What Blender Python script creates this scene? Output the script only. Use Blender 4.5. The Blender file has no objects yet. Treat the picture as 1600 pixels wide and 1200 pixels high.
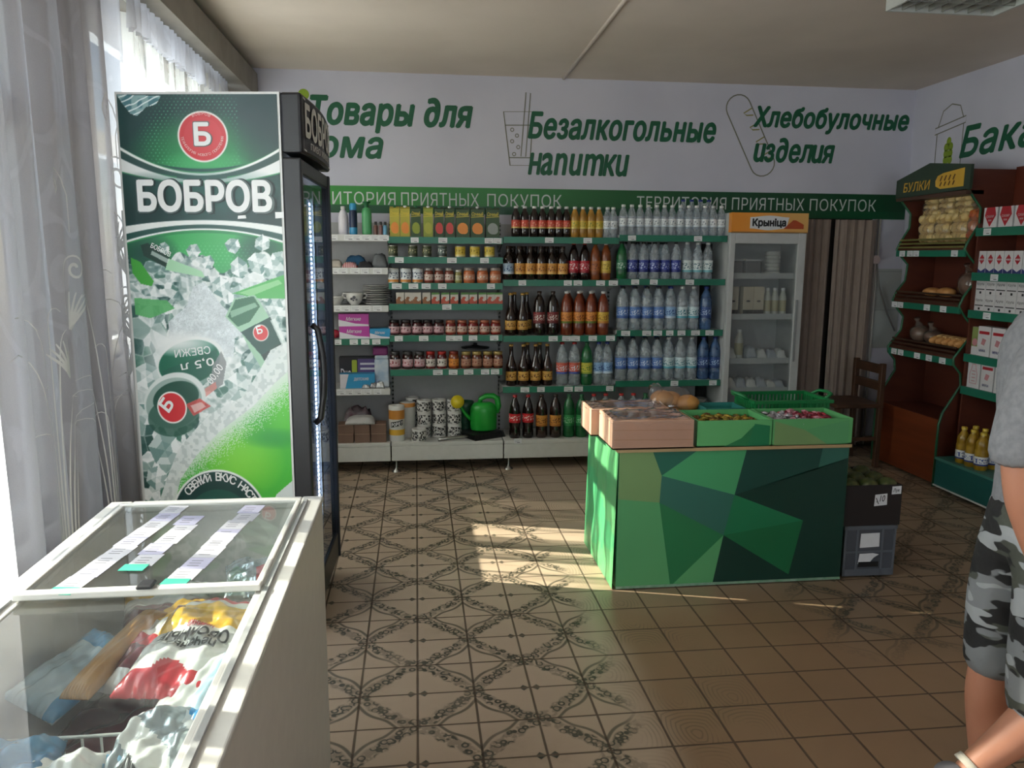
import bpy, bmesh, math, random
import numpy as np
from mathutils import Vector, Matrix
from mathutils.geometry import delaunay_2d_cdt
R = random.Random(7)
scene = bpy.context.scene
COL = scene.collection

# ---------------------------------------------------------------- camera
cam_data = bpy.data.cameras.new('camera')
cam = bpy.data.objects.new('camera', cam_data)
COL.objects.link(cam)
scene.camera = cam
cam_data.sensor_width = 36
cam_data.lens = 1230 / 1600 * 36
cam_data.clip_start = .02
_rt, _up, _fw = Vector((.99289, -.12004, .00572)), Vector((.01307, .15934, .98714)), Vector((.1190, .97991, -.16012))
_fw.normalize(); _rt = _fw.cross(_up).normalized(); _up = _rt.cross(_fw)
cam.matrix_world = Matrix(((_rt.x, _up.x, -_fw.x, 0), (_rt.y, _up.y, -_fw.y, 0), (_rt.z, _up.z, -_fw.z, 1.5), (0, 0, 0, 1)))

# ---------------------------------------------------------------- colour management, world, sun, daylight
scene.view_settings.view_transform = 'Standard'
scene.view_settings.look = 'None'
scene.view_settings.gamma = 1
scene.view_settings.use_curve_mapping = False
scene.view_settings.exposure = 0.14
scene.cycles.use_denoising = True
scene.cycles.max_bounces = 10
scene.cycles.transparent_max_bounces = 24
scene.cycles.sample_clamp_indirect = 4
scene.cycles.caustics_reflective = False
scene.cycles.caustics_refractive = False
world = bpy.data.worlds.new('sky')
scene.world = world
world.use_nodes = True
wn = world.node_tree.nodes
bg = wn['Background']
sky = wn.new('ShaderNodeTexSky')
sky.sky_type = 'NISHITA'
sky.sun_disc = False
sky.sun_elevation = math.radians(33)
sky.sun_rotation = math.radians(-70)
world.node_tree.links.new(sky.outputs[0], bg.inputs[0])
bg.inputs[1].default_value = .12


def lamp(name, kind, loc, direction, energy, color, **kw):
    d = bpy.data.lights.new(name, kind)
    d.energy = energy
    d.color = color
    for k, v in kw.items():
        setattr(d, k, v)
    o = bpy.data.objects.new(name, d)
    COL.objects.link(o)
    o.location = loc
    o.rotation_euler = Vector(direction).to_track_quat('-Z', 'Y').to_euler()
    return o


_a, _e = math.radians(16.2), math.radians(33)
lamp('sun', 'SUN', (-4, 4, 4), (math.cos(_e) * math.cos(_a), -math.cos(_e) * math.sin(_a), -math.sin(_e)), 22, (1, .9, .74), angle=.007)
# daylight entering at each window opening
lamp('daylight_window_1', 'AREA', (-1.62, 1.35, 1.75), (1, 0, .12), 150, (.86, .92, 1), shape='RECTANGLE', size=1.4, size_y=3.2)
lamp('daylight_window_2', 'AREA', (-1.62, 4.45, 1.75), (1, 0, .12), 48, (.88, .93, 1), shape='RECTANGLE', size=1.4, size_y=1.7)
lamp('daylight_window_3', 'AREA', (.9, -3.42, 1.75), (0, 1, .08), 70, (.9, .94, 1), shape='RECTANGLE', size=2.2, size_y=1.4)


# ---------------------------------------------------------------- helpers
def lin(c):
    if isinstance(c, str):
        c = [int(c[i:i + 2], 16) / 255 for i in (0, 2, 4)]
        return tuple(x / 12.92 if x <= .04045 else ((x + .055) / 1.055) ** 2.4 for x in c)
    return c


class NT:
    """small node builder"""
    def __init__(s, name):
        s.mat = bpy.data.materials.new(name)
        s.mat.use_nodes = True
        s.t = s.mat.node_tree
        s.b = s.t.nodes['Principled BSDF']
        s.out = s.t.nodes['Material Output']

    def n(s, kind, **kw):
        x = s.t.nodes.new('ShaderNode' + kind)
        for k, v in kw.items():
            if k.startswith('i_'):
                key = k[2:]
                s.set(x.inputs[int(key) if key.isdigit() else key.replace('_', ' ')], v)
            else:
                setattr(x, k, v)
        return x

    def set(s, inp, v):
        if hasattr(v, 'is_output') or hasattr(v, 'links'):
            s.t.links.new(v, inp)
        else:
            inp.default_value = v

    def m(s, op, a, b=None, c=None):
        x = s.t.nodes.new('ShaderNodeMath')
        x.operation = op
        for i, v in enumerate((a, b, c)):
            if v is not None:
                s.set(x.inputs[i], v)
        return x.outputs[0]

    def mix(s, f, a, b):
        x = s.t.nodes.new('ShaderNodeMix')
        x.data_type = 'RGBA'
        s.set(x.inputs[0], f)
        s.set(x.inputs[6], a if hasattr(a, 'links') else (*lin(a), 1))
        s.set(x.inputs[7], b if hasattr(b, 'links') else (*lin(b), 1))
        return x.outputs[2]

    def ramp(s, f, stops):
        x = s.t.nodes.new('ShaderNodeValToRGB')
        e = x.color_ramp.elements
        while len(e) < len(stops):
            e.new(.5)
        for i, (p, c) in enumerate(stops):
            e[i].position = p
            e[i].color = (*(lin(c) if isinstance(c, str) else (c, c, c)), 1)
        s.set(x.inputs[0], f)
        return x.outputs[0]

    def step(s, f, lo, hi):
        x = s.t.nodes.new('ShaderNodeMapRange')
        x.interpolation_type = 'SMOOTHSTEP'
        s.set(x.inputs[0], f)
        x.inputs[1].default_value = lo
        x.inputs[2].default_value = hi
        return x.outputs[0]

    def noise(s, scale, detail=3, vec=None, rough=.5):
        x = s.n('TexNoise')
        x.inputs['Scale'].default_value = scale
        x.inputs['Detail'].default_value = detail
        x.inputs['Roughness'].default_value = rough
        if vec is not None:
            s.set(x.inputs['Vector'], vec)
        else:
            s.set(x.inputs['Vector'], s.n('TexCoord').outputs['Object'])
        return x.outputs['Fac']

    def bump(s, h, strength=.3, dist=.01):
        x = s.n('Bump')
        x.inputs['Strength'].default_value = strength
        x.inputs['Distance'].default_value = dist
        s.set(x.inputs['Height'], h)
        s.set(s.b.inputs['Normal'], x.outputs[0])


def mat(name, col, rough=.5, metal=0, var=.08, scale=25, bump=0, bscale=60, coat=0, emit=0, col2=None, spec=None, stretch=None):
    g = NT(name)
    vec = None
    if stretch:
        mp = g.n('Mapping', i_Vector=g.n('TexCoord').outputs['Object'])
        mp.inputs['Scale'].default_value = stretch
        vec = mp.outputs[0]
    c = lin(col)
    if col2:
        f = g.ramp(g.noise(scale, 4, vec), [(.35, 0.), (.65, 1.)])
        g.set(g.b.inputs['Base Color'], g.mix(f, col, col2))
    else:
        f = g.noise(scale, 3, vec)
        g.set(g.b.inputs['Base Color'], g.mix(f, tuple(x * (1 - var) for x in c), tuple(min(1, x * (1 + var)) for x in c)))
    g.b.inputs['Roughness'].default_value = rough
    g.b.inputs['Metallic'].default_value = metal
    if spec is not None:
        g.b.inputs['Specular IOR Level'].default_value = spec
    if coat:
        g.b.inputs['Coat Weight'].default_value = coat
    if emit:
        g.b.inputs['Emission Color'].default_value = (*c, 1)
        g.b.inputs['Emission Strength'].default_value = emit
    if bump:
        g.bump(g.noise(bscale, 4, vec), bump)
    return g.mat


def clear(name, tint, solid=.15, rough=.06, body=None, gloss=1.0):
    """clear plastic or glass: tinted see-through mixed with a bit of body colour, and a Fresnel gloss"""
    g = NT(name)
    tr = g.n('BsdfTransparent')
    tr.inputs[0].default_value = (*lin(tint), 1)
    g.b.inputs['Base Color'].default_value = (*lin(body or tint), 1)
    g.b.inputs['Roughness'].default_value = .35
    f = g.step(g.noise(18, 2), .3, .7)
    mx = g.n('MixShader', i_0=g.m('MULTIPLY_ADD', f, solid * .5, solid * .75))
    g.set(mx.inputs[1], tr.outputs[0])
    g.set(mx.inputs[2], g.b.outputs[0])
    gl = g.n('BsdfGlossy')
    gl.inputs['Roughness'].default_value = rough
    fr = g.n('Fresnel')
    fr.inputs[0].default_value = 1.45
    front = g.m('SUBTRACT', 1.0, g.n('NewGeometry').outputs['Backfacing'])
    m2 = g.n('MixShader', i_0=g.m('MULTIPLY', g.m('MULTIPLY', fr.outputs[0], gloss), front))
    g.set(m2.inputs[1], mx.outputs[0])
    g.set(m2.inputs[2], gl.outputs[0])
    g.set(g.out.inputs[0], m2.outputs[0])
    return g.mat


def frame(o, r=(1, 0, 0), u=(0, 0, 1)):
    o, r, u = Vector(o), Vector(r).normalized(), Vector(u).normalized()
    w = r.cross(u)
    return lambda p: o + r * p[0] + u * p[1] + w * p[2]


class MB:
    """gathers shapes; build() links them as one mesh object"""
    def __init__(s, xf=None):
        s.v, s.f, s.mi, s.sm, s.xf = [], [], [], [], xf

    def add(s, vs, fs, m=0, smooth=False):
        k = len(s.v)
        s.v += [tuple(s.xf(p)) if s.xf else tuple(p) for p in vs]
        s.f += [tuple(i + k for i in f) for f in fs]
        s.mi += [m] * len(fs)
        s.sm += [smooth] * len(fs)
        return s

    def box(s, x0, x1, y0, y1, z0, z1, m=0):
        return s.add([(x0, y0, z0), (x1, y0, z0), (x1, y1, z0), (x0, y1, z0), (x0, y0, z1), (x1, y0, z1), (x1, y1, z1), (x0, y1, z1)],
                     [(0, 3, 2, 1), (4, 5, 6, 7), (0, 1, 5, 4), (1, 2, 6, 5), (2, 3, 7, 6), (3, 0, 4, 7)], m)

    def prism(s, poly, a0, a1, axis=1, m=0, smooth=False):
        """polygon extruded along axis; poly coordinates are the two other axes in order"""
        def P(q, a):
            q = list(q)
            q.insert(axis, a)
            return q
        n = len(poly)
        vs = [P(q, a0) for q in poly] + [P(q, a1) for q in poly]
        fs = [tuple(range(n))[::-1], tuple(range(n, 2 * n))] + [(i, (i + 1) % n, n + (i + 1) % n, n + i) for i in range(n)]
        return s.add(vs, fs, m, smooth)

    def lathe(s, prof, n=16, c=(0, 0, 0), m=0, smooth=True, mats=None, squash=1):
        vs, fs, ms = [], [], []
        for r, z in prof:
            for i in range(n):
                t = 2 * math.pi * i / n
                vs.append((c[0] + r * math.cos(t), c[1] + r * math.sin(t) * squash, c[2] + z))
        for j in range(len(prof) - 1):
            for i in range(n):
                fs.append((j * n + i, j * n + (i + 1) % n, (j + 1) * n + (i + 1) % n, (j + 1) * n + i))
                ms.append(mats[j] if mats else m)
        k = len(s.f)
        s.add(vs, fs, m, smooth)
        s.mi[k:] = ms
        if prof[0][0] > 1e-4:
            s.add([vs[i] for i in range(n)], [tuple(range(n))[::-1]], ms[0])
        if prof[-1][0] > 1e-4:
            b = (len(prof) - 1) * n
            s.add([vs[b + i] for i in range(n)], [tuple(range(n))], ms[-1])
        return s

    def tube(s, pts, r, n=8, m=0, caps=True, close=False):
        pts = [Vector(p) for p in pts]
        rr = r if isinstance(r, (list, tuple)) else [r] * len(pts)
        vs, fs = [], []
        N = len(pts)
        ref = None
        for i, p in enumerate(pts):
            a = pts[i - 1] if (i > 0 or close) else p
            b = pts[(i + 1) % N] if (i < N - 1 or close) else p
            t = (b - a).normalized()
            if ref is None:
                ref = t.orthogonal().normalized()
            ref = (ref - t * ref.dot(t))
            ref = ref.normalized() if ref.length > 1e-6 else t.orthogonal().normalized()
            q = t.cross(ref)
            for k in range(n):
                an = 2 * math.pi * k / n
                vs.append(p + (ref * math.cos(an) + q * math.sin(an)) * rr[i])
        for i in range(N if close else N - 1):
            j = (i + 1) % N
            for k in range(n):
                fs.append((i * n + k, i * n + (k + 1) % n, j * n + (k + 1) % n, j * n + k))
        if caps and not close:
            fs += [tuple(range(n))[::-1], tuple(range((N - 1) * n, N * n))]
        return s.add(vs, fs, m, True)

    def blob(s, c, rx, ry, rz, m=0, nu=12, nv=8, wob=0, seed=1):
        rr = random.Random(seed)
        vs, fs = [], []
        for j in range(nv + 1):
            ph = math.pi * j / nv
            for i in range(nu):
                th = 2 * math.pi * i / nu
                k = 1 + (rr.uniform(-wob, wob) if 0 < j < nv else 0)
                vs.append((c[0] + rx * k * math.sin(ph) * math.cos(th), c[1] + ry * k * math.sin(ph) * math.sin(th), c[2] - rz * k * math.cos(ph)))
        for j in range(nv):
            for i in range(nu):
                fs.append((j * nu + i, j * nu + (i + 1) % nu, (j + 1) * nu + (i + 1) % nu, (j + 1) * nu + i))
        return s.add(vs, fs, m, True)

    def mesh(s, name, mats):
        me = bpy.data.meshes.new(name)
        me.from_pydata(s.v, [], s.f)
        for q in (mats if isinstance(mats, (list, tuple)) else [mats]):
            me.materials.append(q)
        me.polygons.foreach_set('material_index', s.mi)
        me.polygons.foreach_set('use_smooth', s.sm)
        me.update()
        return me

    def build(s, name, mats, parent=None, loc=None, bevel=0, seg=2, solid=0, sub=0):
        return link(name, s.mesh(name, mats), parent, loc, bevel, seg, solid, sub)


def link(name, me, parent=None, loc=None, bevel=0, seg=2, solid=0, sub=0):
    o = bpy.data.objects.new(name, me)
    COL.objects.link(o)
    if parent is not None:
        o.parent = parent
    if loc is not None:
        o.location = loc
    if solid:
        q = o.modifiers.new('solid', 'SOLIDIFY')
        q.thickness = solid
        q.offset = 0
    if bevel:
        q = o.modifiers.new('bevel', 'BEVEL')
        q.width = bevel
        q.segments = seg
        q.limit_method = 'ANGLE'
    if sub:
        q = o.modifiers.new('sub', 'SUBSURF')
        q.levels = q.render_levels = sub
    return o


def tag(o, label=None, cat=None, group=None, kind=None):
    if label: o['label'] = label
    if cat: o['category'] = cat
    if group: o['group'] = group
    if kind: o['kind'] = kind
    return o


def thing(name, label, cat, loc=(0, 0, 0), rz=0, group=None):
    o = bpy.data.objects.new(name, None)
    o.empty_display_size = .05
    COL.objects.link(o)
    o.location = loc
    o.rotation_euler = (0, 0, rz)
    return tag(o, label, cat, group)


def struct(o):
    o['kind'] = 'structure'
    return o


def outlines(body, shear, track):
    c = bpy.data.curves.new('lettering', 'FONT')
    c.body, c.shear, c.space_character, c.resolution_u, c.fill_mode = body, shear, track, 4, 'NONE'
    o = bpy.data.objects.new('lettering', c)
    me = bpy.data.meshes.new_from_object(o)
    v = np.array([(p.co.x, p.co.y) for p in me.vertices]).reshape(-1, 2)
    e = np.array([tuple(q.vertices) for q in me.edges], int).reshape(-1, 2)
    bpy.data.objects.remove(o)
    bpy.data.meshes.remove(me)
    return v, e


def text2d(body, shear=0, track=1.0):
    """filled lettering: all contours together, inside by winding number, so overlapping strokes of a letter join"""
    # letters of the Latin set are drawn smaller than the Cyrillic ones: even them out run by run
    runs = []
    for ch in body:
        k = 'l' if 'a' <= ch <= 'z' else 'c'
        if runs and (runs[-1][0] == k or ch == ' '): runs[-1][1] += ch
        else: runs.append([k, ch])
    if len(runs) == 1:
        v, e = outlines(body, shear, track)
    else:
        vs, es, x, n = [], [], 0.0, 0
        for k, t in runs:
            v, e = outlines(t, shear, track)
            if not len(v): continue
            if k == 'l': v = v * 1.2
            v = v.copy(); v[:, 0] += x - (v[:, 0] - shear * v[:, 1]).min()
            x = (v[:, 0] - shear * v[:, 1]).max() + .075 + (.22 if t.endswith(' ') else 0)
            vs.append(v); es.append(e + n); n += len(v)
        v, e = np.concatenate(vs), np.concatenate(es)
    if not len(v): return [], []
    V, _, F, _, _, _ = delaunay_2d_cdt([Vector(p) for p in v], [tuple(q) for q in e.tolist()], [], 0, 1e-6)
    V = np.array([(p.x, p.y) for p in V])
    F = np.array([tuple(f) for f in F if len(f) == 3], int)
    cen = V[F].mean(1)
    A, B = v[e[:, 0]], v[e[:, 1]]
    py = cen[:, 1][:, None]; px = cen[:, 0][:, None]
    up = (A[:, 1] <= py) & (B[:, 1] > py)
    dn = (A[:, 1] > py) & (B[:, 1] <= py)
    side = (B[:, 0] - A[:, 0]) * (py - A[:, 1]) - (px - A[:, 0]) * (B[:, 1] - A[:, 1])
    wind = (up & (side > 0)).sum(1) - (dn & (side < 0)).sum(1)
    F = F[wind != 0]
    p, q, r_ = V[F[:, 0]], V[F[:, 1]], V[F[:, 2]]
    cw = ((q - p)[:, 0] * (r_ - p)[:, 1] - (q - p)[:, 1] * (r_ - p)[:, 0]) < 0
    F[cw] = F[cw][:, ::-1]
    return [(a_, b_, 0.0) for a_, b_ in V.tolist()], [tuple(f) for f in F.tolist()]


def put_text(mb, body, x, y, w=None, h=None, m=0, shear=0, bold=0, z=.0012, track=1.0, flip=False, rot=0, centre=False):
    """flat lettering in the frame of mb: left edge x, bottom y, fitted to width w and height h"""
    v, f = text2d(body, shear, track)
    if not v:
        return
    xs, ys = [p[0] for p in v], [p[1] for p in v]
    x0, x1, y0, y1 = min(xs), max(xs), min(ys), max(ys)
    if h is None: h = (y1 - y0) * w / (x1 - x0)
    if w is None: w = (x1 - x0) * h / (y1 - y0)
    sx, sy = w / (x1 - x0), h / (y1 - y0)
    ca, sa = math.cos(rot), math.sin(rot)
    out = []
    for p in v:
        a, b = (p[0] - x0) * sx, (p[1] - y0) * sy
        if flip: b = h - b
        if centre: a -= w / 2; b -= h / 2
        out.append((x + a * ca - b * sa, y + a * sa + b * ca, z))
    if flip: f = [q[::-1] for q in f]
    k = abs(bold) * h * .55
    if bold > 0:
        for i in range(6):
            a = i * math.pi / 3 + .3
            mb.add([(p[0] + k * math.cos(a), p[1] + k * math.sin(a), p[2] + (i - 3) * .00012) for p in out], f, m)
    else:
        mb.add(out, f, m)


def plate(mb, poly, z0=0, z1=.001, m=0):
    """thin flat shape in the frame of mb"""
    n = len(poly)
    mb.add([(p[0], p[1], z1) for p in poly] + [(p[0], p[1], z0) for p in poly],
           [tuple(range(n)), tuple(range(n, 2 * n))[::-1]] + [(n + i, n + (i + 1) % n, (i + 1) % n, i) for i in range(n)], m)


def stroke(mb, pts, w, z=.001, m=0, close=False):
    """flat painted line of width w"""
    pts = [Vector((p[0], p[1])) for p in pts]
    N = len(pts)
    L, Q = [], []
    for i, p in enumerate(pts):
        a = pts[i - 1] if (i or close) else p
        b = pts[(i + 1) % N] if (i < N - 1 or close) else p
        t = (b - a).normalized()
        q = Vector((-t.y, t.x)) * w / 2
        L.append((p.x + q.x, p.y + q.y, z)); Q.append((p.x - q.x, p.y - q.y, z))
    fs = [(N + i, N + (i + 1) % N, (i + 1) % N, i) for i in range(N if close else N - 1)]
    mb.add(L + Q, fs, m)


def circ(cx, cy, r, n=24, ry=None):
    return [(cx + r * math.cos(2 * math.pi * i / n), cy + (ry or r) * math.sin(2 * math.pi * i / n)) for i in range(n)]


ORD = ['first', 'second', 'third', 'fourth', 'fifth', 'sixth', 'seventh', 'eighth', 'ninth', 'tenth', 'eleventh', 'twelfth', 'thirteenth',
       'fourteenth', 'fifteenth', 'sixteenth', 'seventeenth', 'eighteenth', 'nineteenth', 'twentieth']
WHITE = mat('white_enamel', 'd9d9d6', .35)
PAPER = mat('white_paper', 'dcdde0', .7)
INK = mat('black_ink', '1c1c20', .6)
BLACK = mat('black_plastic', '222226', .42)
DARK = mat('dark_gap', '0d0d0e', .8)
STEEL = mat('steel', 'a8a8a6', .3, 1)
# ================================================================ the room
XL, XR, YN, YF, ZC = -1.3, 3.79, -3.3, 5.85, 2.765


def floor_material():
    g = NT('floor_tiles')
    pos = g.n('NewGeometry').outputs['Position']
    sp = g.n('SeparateXYZ', i_0=pos)
    X, Y = sp.outputs[0], sp.outputs[1]
    u = g.m('DIVIDE', g.m('ADD', X, .014), .197)
    v = g.m('DIVIDE', g.m('SUBTRACT', Y, 2.542), .1925)
    fu, fv = g.m('FRACT', u), g.m('FRACT', v)
    du = g.m('MINIMUM', fu, g.m('SUBTRACT', 1.0, fu))
    dv = g.m('MINIMUM', fv, g.m('SUBTRACT', 1.0, fv))
    edge = g.m('MINIMUM', du, dv)
    wob = g.m('MULTIPLY', g.m('SUBTRACT', g.noise(9, 2, pos), .5), .012)
    grout = g.m('SUBTRACT', 1.0, g.step(g.m('ADD', edge, wob), .012, .028))
    pu = g.m('MULTIPLY', g.m('SUBTRACT', g.m('FRACT', g.m('MULTIPLY_ADD', u, .5, .5)), .5), 2.0)
    pv = g.m('MULTIPLY', g.m('SUBTRACT', g.m('FRACT', g.m('MULTIPLY_ADD', v, .5, .5)), .5), 2.0)
    au, av = g.m('ABSOLUTE', pu), g.m('ABSOLUTE', pv)
    r = g.m('SQRT', g.m('ADD', g.m('MULTIPLY', pu, pu), g.m('MULTIPLY', pv, pv)))
    ang = g.m('ARCTAN2', av, au)
    # wreath: a scalloped band of leaves and curls, plus thin outlines
    sc = g.m('SINE', g.m('MULTIPLY', ang, 16.0))
    c2 = g.m('POWER', g.m('ABSOLUTE', g.m('COSINE', g.m('MULTIPLY', ang, 2.0))), 3.0)
    r = g.m('SUBTRACT', r, g.m('MULTIPLY_ADD', c2, .17, -.04))
    band = g.m('ABSOLUTE', g.m('SUBTRACT', r, g.m('MULTIPLY_ADD', sc, .022, .80)))
    inband = g.m('SUBTRACT', 1.0, g.step(band, .085, .15))
    leaf = g.step(g.noise(46, 2, pos, .6), .4, .5)
    vor = g.n('TexVoronoi', i_Vector=pos)
    vor.inputs['Scale'].default_value = 40
    curl = g.m('SUBTRACT', 1.0, g.step(g.m('ABSOLUTE', g.m('SUBTRACT', vor.outputs['Distance'], .45)), .06, .2))
    wreath = g.m('MULTIPLY', inband, g.m('MAXIMUM', g.m('MULTIPLY', leaf, .42), curl))
    l1 = g.m('SUBTRACT', 1.0, g.step(g.m('ABSOLUTE', g.m('SUBTRACT', r, g.m('MULTIPLY_ADD', g.m('SINE', g.m('MULTIPLY', ang, 8.0)), -.03, 1.0))), .016, .045))
    tri = g.m('MULTIPLY', g.step(g.m('SUBTRACT', g.m('SUBTRACT', .2, au), g.m('MULTIPLY', av, .7)), 0, .02), g.step(g.m('SUBTRACT', g.m('MULTIPLY', au, .9), av), 0, .03))
    tri = g.m('MULTIPLY', g.m('MULTIPLY', tri, g.step(au, .03, .06)), g.step(av, .012, .03))
    orn = g.m('MAXIMUM', g.m('MAXIMUM', wreath, tri), g.m('MULTIPLY', l1, .8))
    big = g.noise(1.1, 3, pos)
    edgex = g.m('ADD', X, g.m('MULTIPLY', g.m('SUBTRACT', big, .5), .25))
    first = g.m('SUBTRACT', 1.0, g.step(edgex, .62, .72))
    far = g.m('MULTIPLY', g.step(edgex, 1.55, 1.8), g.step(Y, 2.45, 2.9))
    # plainer tiles with faint rounded arches
    ch = g.m('MAXIMUM', g.m('ABSOLUTE', g.m('SUBTRACT', fu, .5)), g.m('MULTIPLY', g.m('ABSOLUTE', g.m('SUBTRACT', fv, .2)), .62))
    ch2 = g.m('SQRT', g.m('ADD', g.m('POWER', g.m('SUBTRACT', fu, .5), 2.0), g.m('POWER', g.m('MULTIPLY', g.m('SUBTRACT', fv, .35), .8), 2.0)))
    arch = g.step(g.m('SINE', g.m('MULTIPLY', g.m('ADD', ch, ch2), 44.0)), .1, .9)
    arch = g.m('MULTIPLY', g.m('MULTIPLY', arch, g.step(g.noise(3.2, 3, pos), .45, .62)), g.m('SUBTRACT', 1.0, g.step(X, .95, 1.3)))
    arch = g.m('MULTIPLY', arch, g.m('SUBTRACT', 1.0, first))
    mask = g.m('MAXIMUM', g.m('MULTIPLY', orn, g.m('MAXIMUM', first, g.m('MULTIPLY', far, .95))), g.m('MULTIPLY', arch, .38))
    wear = g.step(g.noise(7, 4, pos), .2, .5)
    mask = g.m('MULTIPLY', mask, g.m('MULTIPLY_ADD', wear, .35, .65))
    cell = g.n('TexWhiteNoise', noise_dimensions='2D')
    cb = g.n('CombineXYZ', i_0=g.m('FLOOR', u), i_1=g.m('FLOOR', v))
    g.set(cell.inputs['Vector'], cb.outputs[0])
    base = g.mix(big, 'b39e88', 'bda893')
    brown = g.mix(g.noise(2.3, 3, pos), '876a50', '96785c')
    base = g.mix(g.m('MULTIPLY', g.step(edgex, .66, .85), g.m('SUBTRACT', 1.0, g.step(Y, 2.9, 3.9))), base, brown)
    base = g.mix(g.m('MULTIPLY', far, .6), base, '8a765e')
    base = g.mix(g.m('MULTIPLY', cell.outputs['Value'], .16), base, '8d7860')
    dirt = g.step(g.noise(2.6, 6, pos, .7), .5, .8)
    base = g.mix(g.m('MULTIPLY', dirt, .3), base, '6d5a45')
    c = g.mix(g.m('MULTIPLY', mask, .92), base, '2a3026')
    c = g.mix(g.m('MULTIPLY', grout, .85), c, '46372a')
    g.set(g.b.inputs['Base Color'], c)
    g.set(g.b.inputs['Roughness'], g.m('MULTIPLY_ADD', g.noise(5, 4, pos), .25, g.m('MULTIPLY_ADD', grout, .3, .22)))
    g.bump(g.m('ADD', g.m('MULTIPLY', grout, -1.0), g.m('MULTIPLY', g.noise(3.5, 2, pos), .8)), .35, .004)
    return g.mat


def plaster(name, a, b, bump=.12):
    g = NT(name)
    g.set(g.b.inputs['Base Color'], g.mix(g.step(g.noise(1.6, 5), .3, .7), a, b))
    g.b.inputs['Roughness'].default_value = .75
    g.bump(g.noise(45, 5), bump, .003)
    return g.mat


WALL = plaster('wall_paint', 'cfceda', 'c6c5d2')
CEIL = plaster('ceiling_paint', 'e0d3c6', 'd6c9bc', .2)
struct(MB().box(XL - .2, XR + .2, YN - .2, YF + .2, -.06, 0).build('floor', floor_material()))
struct(MB().box(XL - .2, XR + .2, YN - .2, YF + .2, ZC, ZC + .08).build('ceiling', CEIL))
struct(MB().box(XL - .15, XR + .15, YF, YF + .12, 0, ZC).build('wall_far', WALL))
struct(MB().box(XR, XR + .12, YN, YF, 0, ZC).build('wall_right', WALL))
W1, W2 = (-.3, 3.02), (3.55, 5.35)
SILL, HEAD = {W1: .55, W2: 1.05}, 2.5
w = MB()
for a, b in ((YN, W1[0]), (W1[1], W2[0]), (W2[1], YF)):
    w.box(XL - .15, XL, a, b, 0, ZC)
for a, b in (W1, W2):
    w.box(XL - .15, XL, a, b, 0, SILL[a, b]).box(XL - .15, XL, a, b, HEAD, ZC)
struct(w.build('wall_left', plaster('left_wall_paint', '9a9088', '8c837b')))
w = MB()
w.box(XL, -.2, YN - .12, YN, 0, ZC).box(2.0, XR, YN - .12, YN, 0, ZC).box(-.2, 2.0, YN - .12, YN, 0, 1.05).box(-.2, 2.0, YN - .12, YN, 2.45, ZC)
struct(w.build('wall_near', WALL))
WINFRAME = mat('window_frame_paint', 'd8d6d0', .45)
PANE = clear('window_glass', 'f2f6f6', .02, .02)


def window(name, y0, y1):
    o = MB()
    sill = SILL[y0, y1]
    x0, x1 = XL - .12, XL - .06
    o.box(x0, x1, y0, y1, sill, sill + .07).box(x0, x1, y0, y1, HEAD - .07, HEAD).box(x0, x1, y0, y1, 1.93, 2.03)
    n = max(2, round((y1 - y0) / .85))
    for i in range(n + 1):
        y = y0 + (y1 - y0) * i / n
        o.box(x0, x1, max(y0, y - .035), min(y1, y + .035), sill, HEAD)
    fr = struct(o.build(name, WINFRAME))
    MB().box(XL - .095, XL - .09, y0 + .02, y1 - .02, sill + .03, HEAD - .03).build('pane', PANE, fr)
    MB().box(XL - .06, XL + .03, y0, y1, sill - .03, sill).build('sill', WINFRAME, fr)


# unseen block added outside, keeping sun off this end of the first window
struct(MB().box(XL - 1.15, XL - .75, 2.71, 3.55, 0, 3.6).build('sun_blocker_outside', mat('sun_blocker_tone', 'a59a8e', .8, col2='8f8378')))
window('window_1', *W1)
window('window_2', *W2)
o = MB()
o.box(-.2, 2, YN - .1, YN - .04, 1.05, 1.12).box(-.2, 2, YN - .1, YN - .04, 2.38, 2.45)
for x in (-.2, .52, 1.24, 1.93):
    o.box(x, x + .07, YN - .1, YN - .04, 1.05, 2.45)
fr = struct(o.build('window_3', WINFRAME))
MB().box(-.18, 1.98, YN - .075, YN - .07, 1.08, 2.42).build('pane', PANE, fr)

# skirting, ceiling seam cover, panel joint on the far wall, corner box
struct(MB().box(XL, XR, YF - .015, YF, 0, .08).build('baseboard_far', mat('skirting_paint', '5a4a3c', .6)))
struct(MB().tube([(1.005, -3.2, ZC), (1.03, 2, ZC), (1.07, 5.84, ZC)], .014, 6).build('trim_1', CEIL))
struct(MB().box(-1.3, -1.06, 1.2, 5.82, 2.56, 2.72).build('trim_2', mat('cornice_board', '938d86', .7, col2='858079', scale=6)))

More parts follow.
